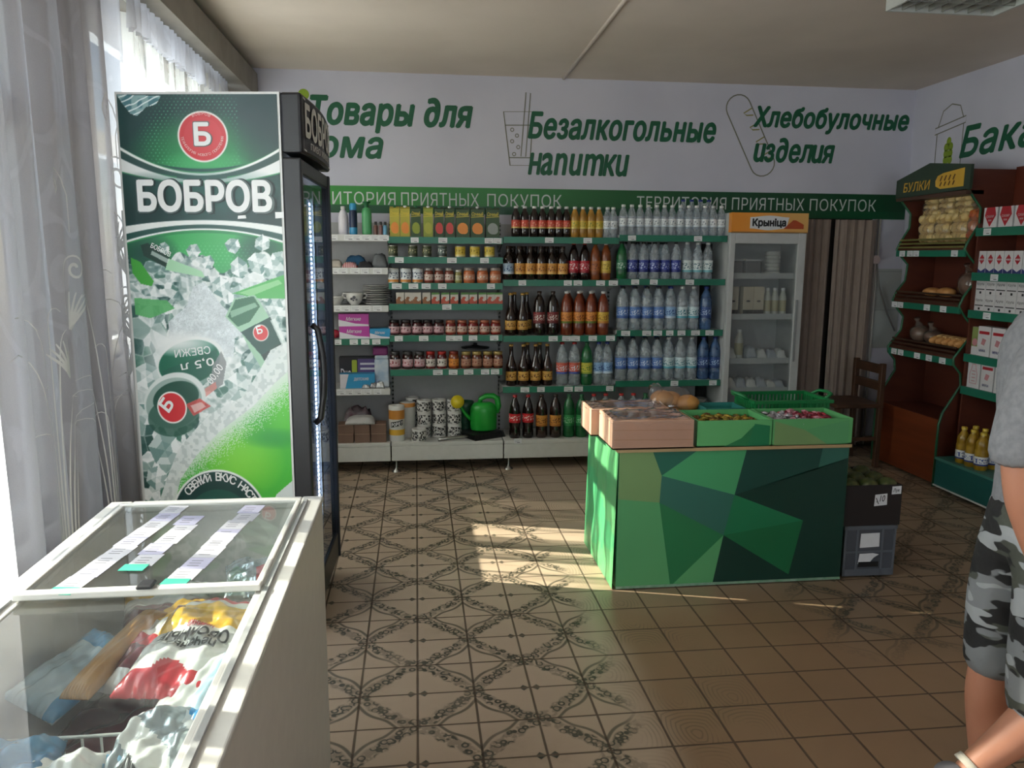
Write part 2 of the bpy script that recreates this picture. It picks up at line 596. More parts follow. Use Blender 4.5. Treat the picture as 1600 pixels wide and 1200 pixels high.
# ---- curtains
def sheer(name, tone, see, pat, bands=0.0):
    g = NT(name)
    tc = g.n('TexCoord').outputs['Object']
    mp = g.n('Mapping', i_Vector=tc)
    mp.inputs['Scale'].default_value = (1, 1, .55)
    nz = g.n('TexNoise', i_Vector=mp.outputs[0])
    nz.inputs['Scale'].default_value = 3.2
    nz.inputs['Detail'].default_value = 1
    wv = g.m('SINE', g.m('MULTIPLY', nz.outputs['Fac'], 44.0))
    vines = g.m('MULTIPLY', g.step(wv, .8, .97), g.step(g.noise(2.2, 2, tc), .42, .6))
    leaves = g.step(g.noise(11, 2, mp.outputs[0]), .62, .66)
    leaves = g.m('MULTIPLY', leaves, g.step(g.noise(2.6, 1, tc), .45, .6))
    orn = g.m('MAXIMUM', vines, leaves)
    weave = g.m('MULTIPLY', g.m('SUBTRACT', g.noise(420, 1, tc), .5), .12)
    tr = g.n('BsdfTransparent')
    tl = g.n('BsdfTranslucent')
    tl.inputs[0].default_value = (*lin(tone), 1)
    df = g.n('BsdfDiffuse')
    df.inputs[0].default_value = (*lin(tone), 1)
    a = g.n('MixShader', i_0=.3)
    g.set(a.inputs[1], tl.outputs[0]); g.set(a.inputs[2], df.outputs[0])
    mb = g.n('Mapping', i_Vector=tc)
    mb.inputs['Scale'].default_value = (0, 1, .02)
    str_ = g.m('MULTIPLY', g.step(g.noise(11, 3, mb.outputs[0]), .44, .58), bands)
    b = g.n('MixShader', i_0=g.m('ADD', g.m('ADD', g.m('ADD', 1 - see, str_), g.m('MULTIPLY', orn, pat)), weave))
    g.set(b.inputs[1], tr.outputs[0]); g.set(b.inputs[2], a.outputs[0])
    g.set(g.out.inputs[0], b.outputs[0])
    return g.mat


SHEER = sheer('sheer_fabric', 'e8e8f0', .26, .10)
LACE = sheer('lace_fabric', 'eae8e2', .74, .12, .62)
DENSE = sheer('dense_sheer_fabric', 'dedcd8', .1, .1)


SURF = {}


def drape(y0, y1, z0, z1, x, amp, folds, seed, flare=0.0, n=None, lean=0.0):
    rr = random.Random(seed)
    n = n or int((y1 - y0) / .012)
    ph = [rr.uniform(0, 6.28) for _ in range(6)]
    nz = 26
    vs, fs = [], []
    for j in range(nz + 1):
        t = j / nz
        z = z1 + (z0 - z1) * t
        for i in range(n + 1):
            s = i / n
            y = y0 + (y1 - y0) * s
            q = folds * s * 6.283
            a = amp * (.75 + .45 * t)
            d = a * (math.sin(q + ph[0] + .5 * math.sin(t * 2 + ph[1])) + .4 * math.sin(q * 2.3 + ph[2] + t * .8) + .25 * math.sin(q * .37 + ph[3] + t * 1.3))
            vs.append((x + d + flare * t * t, y + .35 * a * math.cos(q + ph[4]) + lean * t, z + (.006 * math.sin(q * 1.1) if j == nz else 0)))
    for j in range(nz):
        for i in range(n):
            k = j * (n + 1) + i
            fs.append((k, k + 1, k + n + 2, k + n + 1))
    return MB().add(vs, fs, 0, True)


t = thing('sheer_curtain', 'tall white sheer curtain with scroll pattern beside the chest freezer', 'curtain', (0, 0, 0))
drape(2.02, 3.50, .03, 2.54, -1.19, .034, 7.0, 3, .0).build('curtain_fabric', SHEER, t)
# white flourishes woven into the sheer: fans of stems rising from the hem, scrolls above
rr = random.Random(12)
b = MB(lambda p: (-1.19 + .052 + p[2] + .012 * math.sin(p[0] * 38), p[0], p[1]))


def flourish(pts, w):
    L_ = []
    for i, p in enumerate(pts):
        q = Vector(pts[min(i + 1, len(pts) - 1)]) - Vector(pts[max(i - 1, 0)])
        q = Vector((-q.y, q.x)).normalized() * w * (1 - .75 * i / len(pts)) / 3.2
        L_.append((p, q))
    n = len(pts)
    b.add([(p[0] + q.x, p[1] + q.y, 0) for p, q in L_] + [(p[0] - q.x, p[1] - q.y, 0) for p, q in L_], [(i, i + 1, n + i + 1, n + i) for i in range(n - 1)], 0)


for cy, base in ((2.62, .50), (3.02, .45), (3.36, .5)):
    for k in range(9):
        h_, ln = rr.uniform(.45, 1.0), (k - 4) * .05 + rr.uniform(-.02, .02)
        flourish([(cy + (k - 4) * .012 + ln * (j / 14) ** 2 + .06 * math.copysign(max(0, j / 14 - .75) ** 1.2, ln) * 4, base + h_ * math.sin(j / 14 * 1.75) / math.sin(1.57)) for j in range(15)], .012)
for cy, cz, r0, s in ((3.22, 2.02, .085, 1), (3.30, 1.80, .08, -1), (3.24, 1.60, .07, 1), (3.36, 1.98, .05, -1), (2.74, 1.72, .06, 1), (2.82, 1.45, .05, -1), (3.30, 1.32, .06, -1)):
    flourish([(cy + s * r0 * (1 - j / 30) * math.cos(j * .36), cz + r0 * (1 - j / 30) * math.sin(j * .36)) for j in range(26)][::-1] + [(cy + s * (r0 + .01), cz - .03 * j) for j in range(1, 6)], .02)
for cy, cz, a in ((3.26, 1.5, 1.1), (3.31, 1.42, 1.9), (3.24, 1.22, 1.0), (3.33, 1.15, 2.1), (2.78, 1.25, 1.2), (2.70, 1.1, 1.9), (3.28, 1.02, 1.2)):
    for k in range(5):
        flourish([(cy + .035 * j * math.cos(a + (k - 2) * .16), cz + .035 * j * math.sin(a + (k - 2) * .16) - .002 * j * j) for j in range(6)], .022)
b.build('flourish_pattern', mat('woven_white', 'e9e8ea', .8), bpy.data.objects['sheer_curtain'])
t = thing('lace_curtain', 'open lace curtain on the window left of the chest freezer', 'curtain', (0, 0, 0))
drape(-.25, 1.98, .58, 2.50, -1.19, .022, 15, 15).build('curtain_fabric', LACE, t)
t = thing('lace_curtain', 'lace curtain gathered at the top on window behind the green drinks fridge', 'curtain', (0, 0, 0))
drape(3.62, 5.30, .95, 2.50, -1.2, .022, 15, 5).build('curtain_fabric', LACE, t)
drape(4.70, 5.32, .95, 2.5, -1.16, .02, 7, 8).build('side_panel', DENSE, t)  # denser layer added to cut off the far side of the sun patch
drape(3.60, 5.32, 2.42, 2.56, -1.155, .016, 26, 6).build('ruffle', SHEER, t)
t = thing('curtain_rod', 'thin pale rod that carries the curtains along the left wall', 'curtain rod', (-1.19, 0, 2.55))
MB().tube([(0, -.3, 0), (0, 5.45, 0)], .009, 8).build('rod', STEEL, t)
# ================================================================ lettering and pictures on the walls
LETTER = mat('dark_green_vinyl', '0c5a3a', .45)
LINE = mat('olive_line_vinyl', '78796a', .5)
LEAFG = mat('light_green_vinyl', '8aa52a', .5)
BAND1 = mat('band_green', '1f7a2c', .4)
far_xf = frame((0, YF - .001, 0))


def wall_text(lines, label, xf=far_xf, name='wall_lettering'):
    t = thing(name, label, 'lettering', (0, 0, 0), 0, 'green slogans on the walls')
    for body, x, y, w, h in lines:
        b = MB(xf)
        put_text(b, body, x, y, w, h, shear=.22, bold=.075, z=.0015, track=1.04)
        b.build('slogan_line', LETTER, t)
    return t


wall_text([('Товары ∂ля', -.71, 2.36, 1.12, .235), ('∂ома', -.80, 2.182, .575, .185)], 'dark green slogan for household goods on the far wall above the drinks fridge')
wall_text([('Безалкогольные', .82, 2.345, 1.40, .18), ('нanumкu', .822, 2.09, .745, .15)], 'dark green slogan for soft drinks on the far wall beside the glass drawing')
wall_text([('Хлебобулочные', 2.517, 2.43, 1.23, .18), ('uз∂елuя', 2.531, 2.215, .632, .17)], 'dark green slogan for bread on the far wall beside the loaf drawing')
right_xf = frame((XR - .001, 0, 0), (0, -1, 0))
wall_text([('Бакалея', -5.279, 2.20, 1.25, .20)], 'dark green slogan for groceries on the right wall above the bread rack', right_xf)

b = MB(far_xf)
stroke(b, [(.637, 2.523), (.686, 2.151), (.831, 2.153), (.851, 2.529)], .008, close=True)
stroke(b, [(.65, 2.43), (.848, 2.435)], .007); stroke(b, [(.676, 2.205), (.834, 2.207)], .007)
stroke(b, [(.765, 2.215), (.798, 2.66), (.831, 2.655), (.80, 2.215)], .007, close=True)
for x, y in ((.70, 2.40), (.735, 2.36), (.70, 2.32), (.745, 2.28), (.715, 2.23)):
    stroke(b, circ(x, y, .012, 10), .006, close=True)
tag(b.build('glass_drawing', LINE), 'line drawing of a glass with straw on the far wall', 'wall drawing')
b = MB(far_xf)
p0, p1 = Vector((2.39, 2.60)), Vector((2.60, 2.20))
ax = (p1 - p0).normalized(); q = Vector((-ax.y, ax.x)) * .095
pts = [tuple(p0 + q * math.cos(t) - ax * math.sin(t) * .09) for t in [math.pi * i / 10 for i in range(11)]] + \
      [tuple(p1 - q * math.cos(t) + ax * math.sin(t) * .09) for t in [math.pi * i / 10 for i in range(11)]]
stroke(b, pts, .009, close=True)
for k in range(4):
    c = p0 + ax * (.05 + .115 * k)
    stroke(b, [tuple(c + q * .95), tuple(c + q * .2 + ax * .005), tuple(c + q * .35 + ax * .03), tuple(c + q * .85 + ax * .05)], .009, m=1)
tag(b.build('loaf_drawing', [LINE, mat('straw_line_vinyl', '8f8a4e', .5)]), 'line drawing of a long loaf on the far wall', 'wall drawing')
b = MB(right_xf)
stroke(b, [(-5.56, 2.42), (-5.26, 2.455)], .05, m=1)
stroke(b, [(-5.575, 2.395), (-5.575, 2.44), (-5.25, 2.48), (-5.25, 2.435)], .008, close=True, z=.0015)
stroke(b, [(-5.545, 2.44), (-5.50, 2.55), (-5.41, 2.585), (-5.32, 2.56), (-5.275, 2.47)], .008)
stroke(b, [(-5.55, 2.40), (-5.55, 2.05), (-5.27, 2.05), (-5.27, 2.43)], .008)
for k, (x, y) in enumerate([(-5.41, 2.33), (-5.435, 2.29), (-5.385, 2.29), (-5.435, 2.245), (-5.385, 2.245), (-5.435, 2.20), (-5.385, 2.20)]):
    plate(b, circ(x, y, .024, 10, .03), 0, .001, 2)
stroke(b, [(-5.41, 2.12), (-5.41, 2.32)], .01, m=2)
tag(b.build('sack_drawing', [LINE, WALL, LEAFG]), 'line drawing of a flour sack with ear on the right wall', 'wall drawing')
b = MB(far_xf)
plate(b, circ(-.76, 2.60, .038, 18), 0, .001)
stroke(b, [(-.80, 2.50), (-.78, 2.58)], .02)
tag(b.build('leaf_mark', LEAFG), 'small light green leaf mark on the far wall beside the household slogan', 'wall drawing')

g = NT('band_stripe')
sx = g.n('SeparateXYZ', i_0=g.n('NewGeometry').outputs['Position'])
c = g.mix(g.step(sx.outputs[0], -.5, 2.6), '2f8a34', '0d4a2a')
g.set(g.b.inputs['Base Color'], g.mix(g.step(sx.outputs[2], 1.86, 1.852), c, '0e5230'))
g.b.inputs['Roughness'].default_value = .4
t = thing('slogan_band', 'long green band with pale slogan lettering along the far wall', 'sign', (0, 0, 0))
MB().box(XL + .02, XR - .01, YF - .004, YF - .0005, 1.80, 1.988).build('band', g.mat, t)
xf = frame((0, YF - .004, 0))
PALE = mat('pale_lettering', 'cfd6d2', .5)
for word, x0, x1 in (('ТЕРРИТОРИЯ', -.87, -.14), ('ПРИЯТНЫХ', -.10, .46), ('ПОКУПОК', .52, 1.07), ('ТЕРРИТОРИЯ', 1.637, 2.33), ('ПРИЯТНЫХ', 2.375, 2.95), ('ПОКУПОК', 2.995, 3.535)):
    b = MB(xf)
    put_text(b, word, x0, 1.858, x1 - x0, .09, track=1.05)
    b.build('band_word', PALE, t)

# ================================================================ right end of the far wall: doorway curtain, pipe, panels
CURT = mat('beige_curtain_cloth', '9a8a80', .85, var=.12, scale=14)
for k, (a, b_, lab, n) in enumerate(((2.90, 3.14, 'left half of the beige curtain pair across the far doorway', 4), (3.165, 3.50, 'right half of the beige curtain pair across the far doorway', 5))):
    m = drape(a, b_, .04, 1.79, 0, .016, n, 11 + k, 0, 60)
    m.v = [(p[1], 5.76 + p[0], p[2]) for p in m.v]
    tag(m.build('doorway_curtain', CURT, solid=.003), lab, 'curtain', 'doorway curtains')
struct(MB().box(2.88, 3.50, YF - .03, YF - .002, 0, 1.80).build('door_1', mat('dark_doorway', '1d1712', .8)))
t = thing('wall_pipe', 'thin grey pipe running down the far wall beside the beige curtain', 'pipe', (3.535, 5.82, 0))
MB().tube([(0, 0, .02), (0, 0, 1.80)], .012, 8).build('pipe', mat('pipe_paint', '8d8781', .5), t)
MB().tube([(.03, 0, .02), (.03, 0, 1.80)], .010, 8).build('pipe', mat('pipe_paint_light', 'a39e99', .5), t)
t = thing('junction_box', 'small pinkish junction box on the pipe with a drooping cable', 'junction box', (3.535, 5.80, 1.49))
MB().lathe([(.0, -.02), (.035, -.02), (.035, .015), (.028, .02), (0, .02)], 14).build('case', mat('pinkish_plastic', 'b7a3a0', .5), t).rotation_euler = (math.pi / 2, 0, 0)
MB().tube([(0, -.03, -.03), (.03, -.03, -.2), (.12, -.03, -.42), (.2, -.02, -.55)], .007, 6).build('cable', mat('grey_cable', '77736f', .5), t)
g = NT('wall_tiles')
sx = g.n('SeparateXYZ', i_0=g.n('NewGeometry').outputs['Position'])
e = g.m('ABSOLUTE', g.m('SUBTRACT', g.m('FRACT', g.m('DIVIDE', g.m('SUBTRACT', sx.outputs[2], .8), .30)), .5))
g.set(g.b.inputs['Base Color'], g.mix(g.step(e, .485, .495), 'a9adaa', '8b8e8c'))
g.b.inputs['Roughness'].default_value = .35
struct(MB().box(3.57, XR - .003, YF - .016, YF - .001, .8, 1.42).build('wall_tiling', g.mat))

# ceiling lamp with louvre
t = thing('ceiling_lamp', 'square white louvred lamp fixed to the ceiling at the right', 'lamp', (2.60, 3.58, 2.70))
LW = mat('lamp_enamel', 'c9ccc6', .4)
b = MB().box(-.29, .29, -.29, .29, .05, .065)
for s in (-1, 1):
    b.box(s * .29 - (.012 if s > 0 else 0), s * .29 + (0 if s > 0 else .012), -.29, .29, 0, .05).box(-.278, .278, s * .29 - (.012 if s > 0 else 0), s * .29 + (0 if s > 0 else .012), 0, .05)
b.build('housing', LW, t)
b = MB()
for k in range(1, 8):
    b.box(-.28 + .07 * k - .003, -.28 + .07 * k + .003, -.278, .278, .006, .034)
for k in (-.135, 0, .135):
    b.box(-.278, .278, k - .004, k + .004, .004, .036)
b.build('louvre', mat('louvre_metal', 'c3c3ba', .25, .7), t)
for k in (-.2, -.067, .067, .2):
    MB().tube([(-.27, k, .04), (.27, k, .04)], .008, 8).build('tube', mat('unlit_tube', 'c8c8c2', .4) if k < -.1 else bpy.data.materials['unlit_tube'], t)
# ================================================================ big drinks fridge with printed side
FO = Vector((-1.06, 3.085, 0))                       # rear corner of the printed side
FEX, FEY = Vector((.9877, -.1564, 0)), Vector((.035, .9994, 0))
FD, FW, FH = .594, .69, 2.07                         # depth of the printed side, width of the front, height


def film_depth(y):
    """film units down from the top edge to metres"""
    return 2.85 * y / (1308 - .16 * y)


def fridge_print():
    """the printed film: colours of the artwork on a fine grid, 254 x 660 steps from the top left corner"""
    W, H = 254, 660
    yy, xx = np.mgrid[0:H, 0:W].astype(float)
    rng = np.random.default_rng(5)
    c3 = lambda h: np.array([int(h[i:i + 2], 16) for i in (0, 2, 4)], float) / 255
    img = np.zeros((H, W, 3)) + c3('173f3c')

    def put(m, col, a=1.0):
        m = (np.clip(m, 0, 1) * a)[..., None]
        img[:] = img * (1 - m) + (c3(col) if isinstance(col, str) else col) * m

    def disc(cx, cy, rx, ry=None, soft=1.0, rot=0):
        ry = ry or rx
        dx, dy = xx - cx, yy - cy
        c, s = math.cos(rot), math.sin(rot)
        u, v = dx * c + dy * s, -dx * s + dy * c
        d = np.sqrt((u / rx) ** 2 + (v / ry) ** 2)
        return np.clip((1 - d) * min(rx, ry) / soft + .5, 0, 1)

    def glow(cx, cy, rx, ry):
        return np.clip(1 - ((xx - cx) / rx) ** 2 - ((yy - cy) / ry) ** 2, 0, 1)

    def poly(pts):
        m = np.zeros((H, W), bool)
        n = len(pts)
        for i in range(n):
            (x0, y0), (x1, y1) = pts[i], pts[(i + 1) % n]
            if y0 == y1: continue
            m ^= ((yy < y0) != (yy < y1)) & (xx < (x1 - x0) * (yy - y0) / (y1 - y0) + x0)
        return m.astype(float)

    def vnoise(s, seed=0):
        r = np.random.default_rng(seed)
        gw, gh = int(W / s) + 3, int(H / s) + 3
        gr = r.random((gh, gw))
        fx, fy = xx / s, yy / s
        ix, iy = fx.astype(int), fy.astype(int)
        tx, ty = fx - ix, fy - iy
        tx, ty = tx * tx * (3 - 2 * tx), ty * ty * (3 - 2 * ty)
        return (gr[iy, ix] * (1 - tx) + gr[iy, ix + 1] * tx) * (1 - ty) + (gr[iy + 1, ix] * (1 - tx) + gr[iy + 1, ix + 1] * tx) * ty

    def below(f): return np.clip(yy - f + .5, 0, 1)
    q = ((xx - 128) / 127) ** 2
    # top field
    put(glow(132, 100, 130, 80) ** 1.2, '2f9a55', .95)
    put(glow(132, 112, 80, 26), '49b56c', .8)
    put(glow(232, 40, 60, 90), '12343a', .7)
    dots = (np.sin(xx * math.pi / 3.4 + (yy // 5 % 2) * math.pi) > .55) * (np.sin(yy * math.pi / 2.5) > .3)
    ring = np.clip(1 - abs(np.sqrt(((xx - 132) / 1.25) ** 2 + (yy - 72) ** 2) - 62) / 24, 0, 1)
    put(dots * ring * (xx < 190), '6fd19a', .55)
    # water splash in the corner
    sp = poly([(0, 0), (70, 3), (62, 16), (46, 20), (30, 34), (20, 30), (8, 14)])
    put(sp, 'a9c9c9', .8); put(sp * np.clip((vnoise(9, 3) - .45) * 5, 0, 1), '2f6670', .75); put(sp * np.clip((np.sin(xx * .35 + yy * .7 + 4 * vnoise(14, 4)) - .6) * 4, 0, 1), 'f2faf8', .9)
    # swooshes between the emblem and the name
    put(below(106 - 24 * q + 10), '1d4d49'); put(below(121 - 38 * q), '3a9a5b'); put(below(123.5 - 38 * q), 'eef1ee'); put(below(126 - 38 * q), '2c4f4a')
    put(below(119 + 4 - 40 * q) * (1 - below(122.5 + 4 - 40 * q)), 'f0f3f0')
    put(below(131 - 24 * q) * (abs(xx - 128) > 40), '37a05a', .9)
    put(below(134 - 33 * q), 'edf0ee'); put(below(138 - 17 * q), '2f8a55', .9); put(below(140 - 17 * q), '1b4641')
    put(glow(128, 150, 150, 40), '2e6a5e', .5); put(glow(20, 180, 90, 60), '11302f', .7); put(glow(240, 195, 80, 50), '132f30', .7)
    # lower arches
    put(below(196 + 10 * q), 'eef1ee'); put(below(203 + 15 * q), '22514a'); put(below(209 + 19 * q), 'f0f3f0'); put(below(211.5 + 20 * q), '2d8f52')
    put(below(216 + 20 * q) * glow(130, 236, 110, 50) ** .5, '43b061'); put(glow(30, 250, 60, 40) * below(214 + 20 * q), '1a4541', .8)
    put(glow(215, 245, 50, 40) * below(214 + 20 * q), '184340', .8)
    put(dots * below(232) * glow(140, 250, 90, 30), '7fd89f', .45)

    # a heap of ice: flat facets of random tone
    def facets(n, region, seed, pal, squash=1.0):
        r = np.random.default_rng(seed)
        x0, y0, x1, y1 = region
        xs, ys = r.uniform(x0, x1, n), r.uniform(y0, y1, n)
        best = np.full((H, W), 1e9); second = best.copy(); idx = np.zeros((H, W), int)
        for k in range(n):
            d = (xx - xs[k]) ** 2 + ((yy - ys[k]) * squash) ** 2
            nb = d < best
            second = np.where(nb, best, np.minimum(second, d))
            idx = np.where(nb, k, idx); best = np.where(nb, d, best)
        cols = np.array([c3(pal[i]) for i in r.integers(0, len(pal), n)])
        return cols[idx], np.clip((np.sqrt(second) - np.sqrt(best)) / 2.2, 0, 1)
    PAL = ['e9eeec', 'd5dedb', 'aebfbb', '6f8f8a', '3b605b', '25514a', 'e2e8e6', 'bccac7', '8fa9a4', 'ccd6d3', '4f7a6e']
    heap = below(262 + 14 * np.sin(xx / 21) + 6 * np.sin(xx / 7.3) - 10 * (xx < 60))
    c1, e1 = facets(760, (0, 240, 254, 660), 2, PAL, 1.25)
    put(heap, c1); put(heap * (1 - e1), 'f4f7f6', .5)
    put(heap * np.clip((vnoise(5, 9) - .5) * 3, 0, 1), 'f6f8f8', .55); put(heap * np.clip((vnoise(9, 10) - .6) * 4, 0, 1), '274f4a', .35)
    c2, e2 = facets(150, (0, 300, 110, 660), 6, ['e6ecea', 'c7d3cf', '2c5650', '174039', '88a49d', '3f7562', 'f3f6f5'], .8)
    left = np.clip((95 - xx - .0 * yy) / 20, 0, 1) * below(330) * (xx < 100)
    put(left, c2, .85); put(left * (1 - e2), 'f6f8f7', .5)
    # single cubes flying above
    def cube(cx, cy, s, rot, seed):
        r = np.random.default_rng(seed)
        pts = [(cx + s * math.cos(rot + k * math.pi / 3) * r.uniform(.85, 1.1), cy + s * math.sin(rot + k * math.pi / 3) * r.uniform(.85, 1.1)) for k in range(6)]
        put(poly(pts), 'dfe7e5')
        o = (cx + r.uniform(-2, 2), cy + r.uniform(-2, 2))
        for k in range(6):
            put(poly([pts[k], pts[(k + 1) % 6], o]), ['f2f6f5', '9db4b0', 'd3dedb', '5f8680', 'c0cfcb', '82a09b'][(k + seed) % 6], .85)
        put(poly([(o[0] + (p[0] - o[0]) * .5, o[1] + (p[1] - o[1]) * .5) for p in pts]), ['e8efed', '6d918b', 'f6f9f8'][seed % 3], .6)
    for k, a in enumerate([(172, 235, 13, .2), (220, 232, 14, .6), (212, 262, 19, .3), (246, 258, 16, .9), (180, 270, 16, .5), (108, 244, 12, .1), (60, 240, 10, .7), (150, 300, 17, .4), (238, 272, 17, .2), (178, 318, 20, .6), (130, 262, 12, .9), (236, 330, 16, .1), (200, 420, 20, .3), (222, 440, 18, .8), (168, 452, 18, .5), (176, 480, 20, .2), (18, 440, 24, .5), (14, 500, 20, .9), (40, 556, 28, .2), (22, 600, 20, .7), (50, 610, 18, .4)]):
        cube(*a, k + 1)
    # green bottles glimpsed between the ice
    put(poly([(4, 255), (20, 262), (40, 292), (36, 300), (18, 296), (6, 280)]), '44a63d'); put(poly([(5, 318), (60, 322), (72, 334), (30, 350), (6, 344)]), '5bb268', .9)
    put(poly([(168, 310), (196, 300), (254, 280), (254, 318), (214, 318)]), '4fae58'); put(poly([(178, 309), (244, 288), (250, 294), (198, 314)]), 'b5dfae', .6)
    put(poly([(22, 236), (34, 232), (72, 258), (64, 272), (26, 252)]), '16392f'); put(poly([(66, 256), (120, 276), (124, 286), (60, 274)]), 'a9d8b0'); put(poly([(40, 244), (68, 258), (64, 264), (38, 250)]), 'd8e2dc', .7)
    # foam mound
    foam = np.clip(poly([(60, 355), (92, 330), (104, 300), (122, 292), (150, 330), (176, 352), (182, 372), (168, 380), (164, 408), (60, 420), (36, 418), (58, 385)]) * 1.0, 0, 1)
    fz = vnoise(12, 21) * .5 + vnoise(3, 22) * .5
    put(foam, np.stack([.74 + .2 * fz, .77 + .2 * fz, .78 + .2 * fz], -1)); put(foam * (rng.random((H, W)) > .82), 'a4b3b2', .45)
    put(glow(85, 415, 90, 40), 'eef2f1', .9)
    # bottle at the right
    bo = poly([(154, 346), (170, 318), (204, 312), (214, 326), (230, 354), (258, 404), (254, 436), (220, 444), (190, 394), (180, 372)])
    put(bo, '9fc7aa'); put(poly([(158, 346), (172, 320), (202, 314), (212, 330), (194, 354), (174, 362)]), '356d4e'); put(poly([(162, 338), (204, 324), (208, 330), (164, 348)]), 'b9dcc0', .6)
    put(poly([(178, 370), (228, 346), (246, 386), (210, 406)]), '1c4a40'); put(poly([(210, 406), (246, 386), (252, 402), (218, 420)]), '17352f')
    put(poly([(228, 352), (236, 348), (260, 404), (256, 414)]), 'e9f0ec', .8)
    put(disc(211, 371, 13), 'f1e9e2'); put(disc(211, 371, 11.6), 'd23338')
    # can lying in the ice
    put(disc(92, 418, 58, 38, 1, -.3), 'e8ecea'); put(disc(90, 418, 53, 33, 1, -.3), '1f6b52'); put(poly([(44, 432), (136, 398), (140, 430), (110, 455), (44, 455)]), '23584b', .5)
    put(glow(72, 388, 70, 22), 'f0f3f2', .95); put(poly([(128, 425), (144, 400), (152, 418), (144, 452), (122, 466)]), '8b8f90', .9); put(poly([(112, 460), (132, 448), (134, 458), (114, 472)]), 'd88a80', .8)
    # cap and neck
    put(disc(62, 478, 54, 42, 1, -.4), 'dfe6e3'); put(disc(60, 482, 49, 38, 1, -.4), '9db3ac'); put(disc(64, 474, 40, 25, 1, -.3), '1f5142'); put(disc(58, 504, 44, 30, 1, -.2), '2c5a4b', .8)
    put(poly([(80, 484), (104, 474), (122, 486), (92, 502)]), 'cf4a45', .85); put(poly([(88, 486), (106, 480), (114, 487), (94, 497)]), 'eceae6', .6)
    put(disc(56.5, 489, 25), 'f3eee9'); put(disc(56.5, 489, 22.6), 'd02c33')
    # frost arm sweeping down and the bright green glass
    gr = poly([(254, 425), (254, 660), (40, 660), (60, 592), (89, 555), (129, 521), (188, 480), (230, 440)])
    put(gr, '48b83c'); put(gr * glow(165, 570, 80, 60), '7fd63c', .95); put(gr * glow(246, 480, 40, 60), '5cc83c', .8); put(gr * glow(225, 535, 60, 18), '2f9a44', .8)
    dist = ((xx - 250) * .60 + (yy - 430) * .80 - 6)          # distance from the frost line
    band = np.clip(1 - np.maximum(dist, 0) / 46, 0, 1) ** 1.7
    put(gr * (rng.random((H, W)) < band * 1.2), 'e6ece9', .75); put(gr * band ** 2, 'dfe7e3', .6)
    wh = poly([(254, 384), (254, 430), (232, 448), (192, 486), (134, 526), (94, 562), (64, 600), (44, 660), (14, 660), (40, 600), (62, 556), (86, 530), (120, 498), (178, 470), (206, 430), (226, 398)])
    put(wh, 'e2e8e6', .95); put(wh * (vnoise(5, 30) > .62), 'aebbb8', .5)
    put(poly([(254, 600), (254, 660), (206, 660), (226, 622)]), 'd9e1de')
    # badge at the foot
    put(disc(127, 669, 84), 'f0f3f1'); put(disc(127, 669, 80.5), '143f3b'); put(disc(127, 676, 60), '1f5b4c', .8)
    # emblem
    put(disc(133, 66, 40), 'f1ece6'); put(disc(133, 66, 37.3), 'cf3139'); put(disc(133, 66, 30), 'd8474c', .5)
    return img


def print_on_fridge(parent):
    img = fridge_print()
    H, W = img.shape[:2]
    w_ = FD - .016
    o = FO + FEX * .008 - FEY * .0015
    xs, zs = np.linspace(0, w_, W), FH - film_depth(np.arange(H, dtype=float) + 4)
    v = np.empty((H, W, 3), 'f')
    for k in range(3):
        v[..., k] = o[k] + FEX[k] * xs[None, :]
    v[..., 2] = zs[:, None]
    i = np.arange((H - 1) * (W - 1)); r, c = i // (W - 1), i % (W - 1)
    a = r * W + c
    q = np.stack([a + W, a + W + 1, a + 1, a], 1).astype('i')
    me = bpy.data.meshes.new('printed_film')
    me.vertices.add(H * W); me.vertices.foreach_set('co', v.ravel())
    me.loops.add(q.size); me.loops.foreach_set('vertex_index', q.ravel())
    me.polygons.add(len(q)); me.polygons.foreach_set('loop_start', np.arange(0, q.size, 4, dtype='i'))
    at = me.color_attributes.new('artwork', 'FLOAT_COLOR', 'POINT')
    li = np.where(img <= .04045, img / 12.92, ((img + .055) / 1.055) ** 2.4)
    at.data.foreach_set('color', np.concatenate([li, np.ones((H, W, 1))], 2).astype('f').ravel())
    me.update(calc_edges=True); me.validate()
    g = NT('printed_film')
    ca = g.n('VertexColor', layer_name='artwork')
    g.set(g.b.inputs['Base Color'], ca.outputs[0])
    g.b.inputs['Roughness'].default_value = .32
    me.materials.append(g.mat)
    return link('printed_film', me, parent)


fridge = thing('drinks_fridge', 'tall drinks fridge with green beer advert on its side and black door', 'fridge', (0, 0, 0))
fo = lambda a, b, z: FO + FEX * a + FEY * b + Vector((0, 0, z))
fxf = lambda p: fo(p[0], p[1], p[2])
b = MB(fxf)
b.box(0, FD, 0, .03, .08, FH).box(0, FD, FW - .03, FW, .08, FH).box(0, .03, .03, FW - .03, .08, FH).box(.03, FD, .03, FW - .03, .08, .14).box(.03, FD, .03, FW - .03, FH - .2, FH)
b.build('cabinet', WHITE, fridge)
print_on_fridge(fridge)
MB(fxf).box(-.03, -.001, .06, FW - .06, .1, 1.66).build('rear_cover', mat('grey_sheet', 'b9bab8', .5), fridge)
b = MB(fxf)                                           # black door frame and base
b.box(FD, FD + .068, 0, .04, .08, 1.845).box(FD, FD + .075, FW - .018, FW, .08, 1.845).box(FD, FD + .066, .04, FW - .018, .08, .2).box(FD, FD + .066, .04, FW - .018, 1.79, 1.845)
door = b.build('door', BLACK, fridge, bevel=.006)
g_ = clear('door_glass', 'aeb8c0', .04, .015)
MB(fxf).box(FD + .05, FD + .056, .04, FW - .018, .2, 1.79).build('pane', g_, door)
b = MB(fxf)
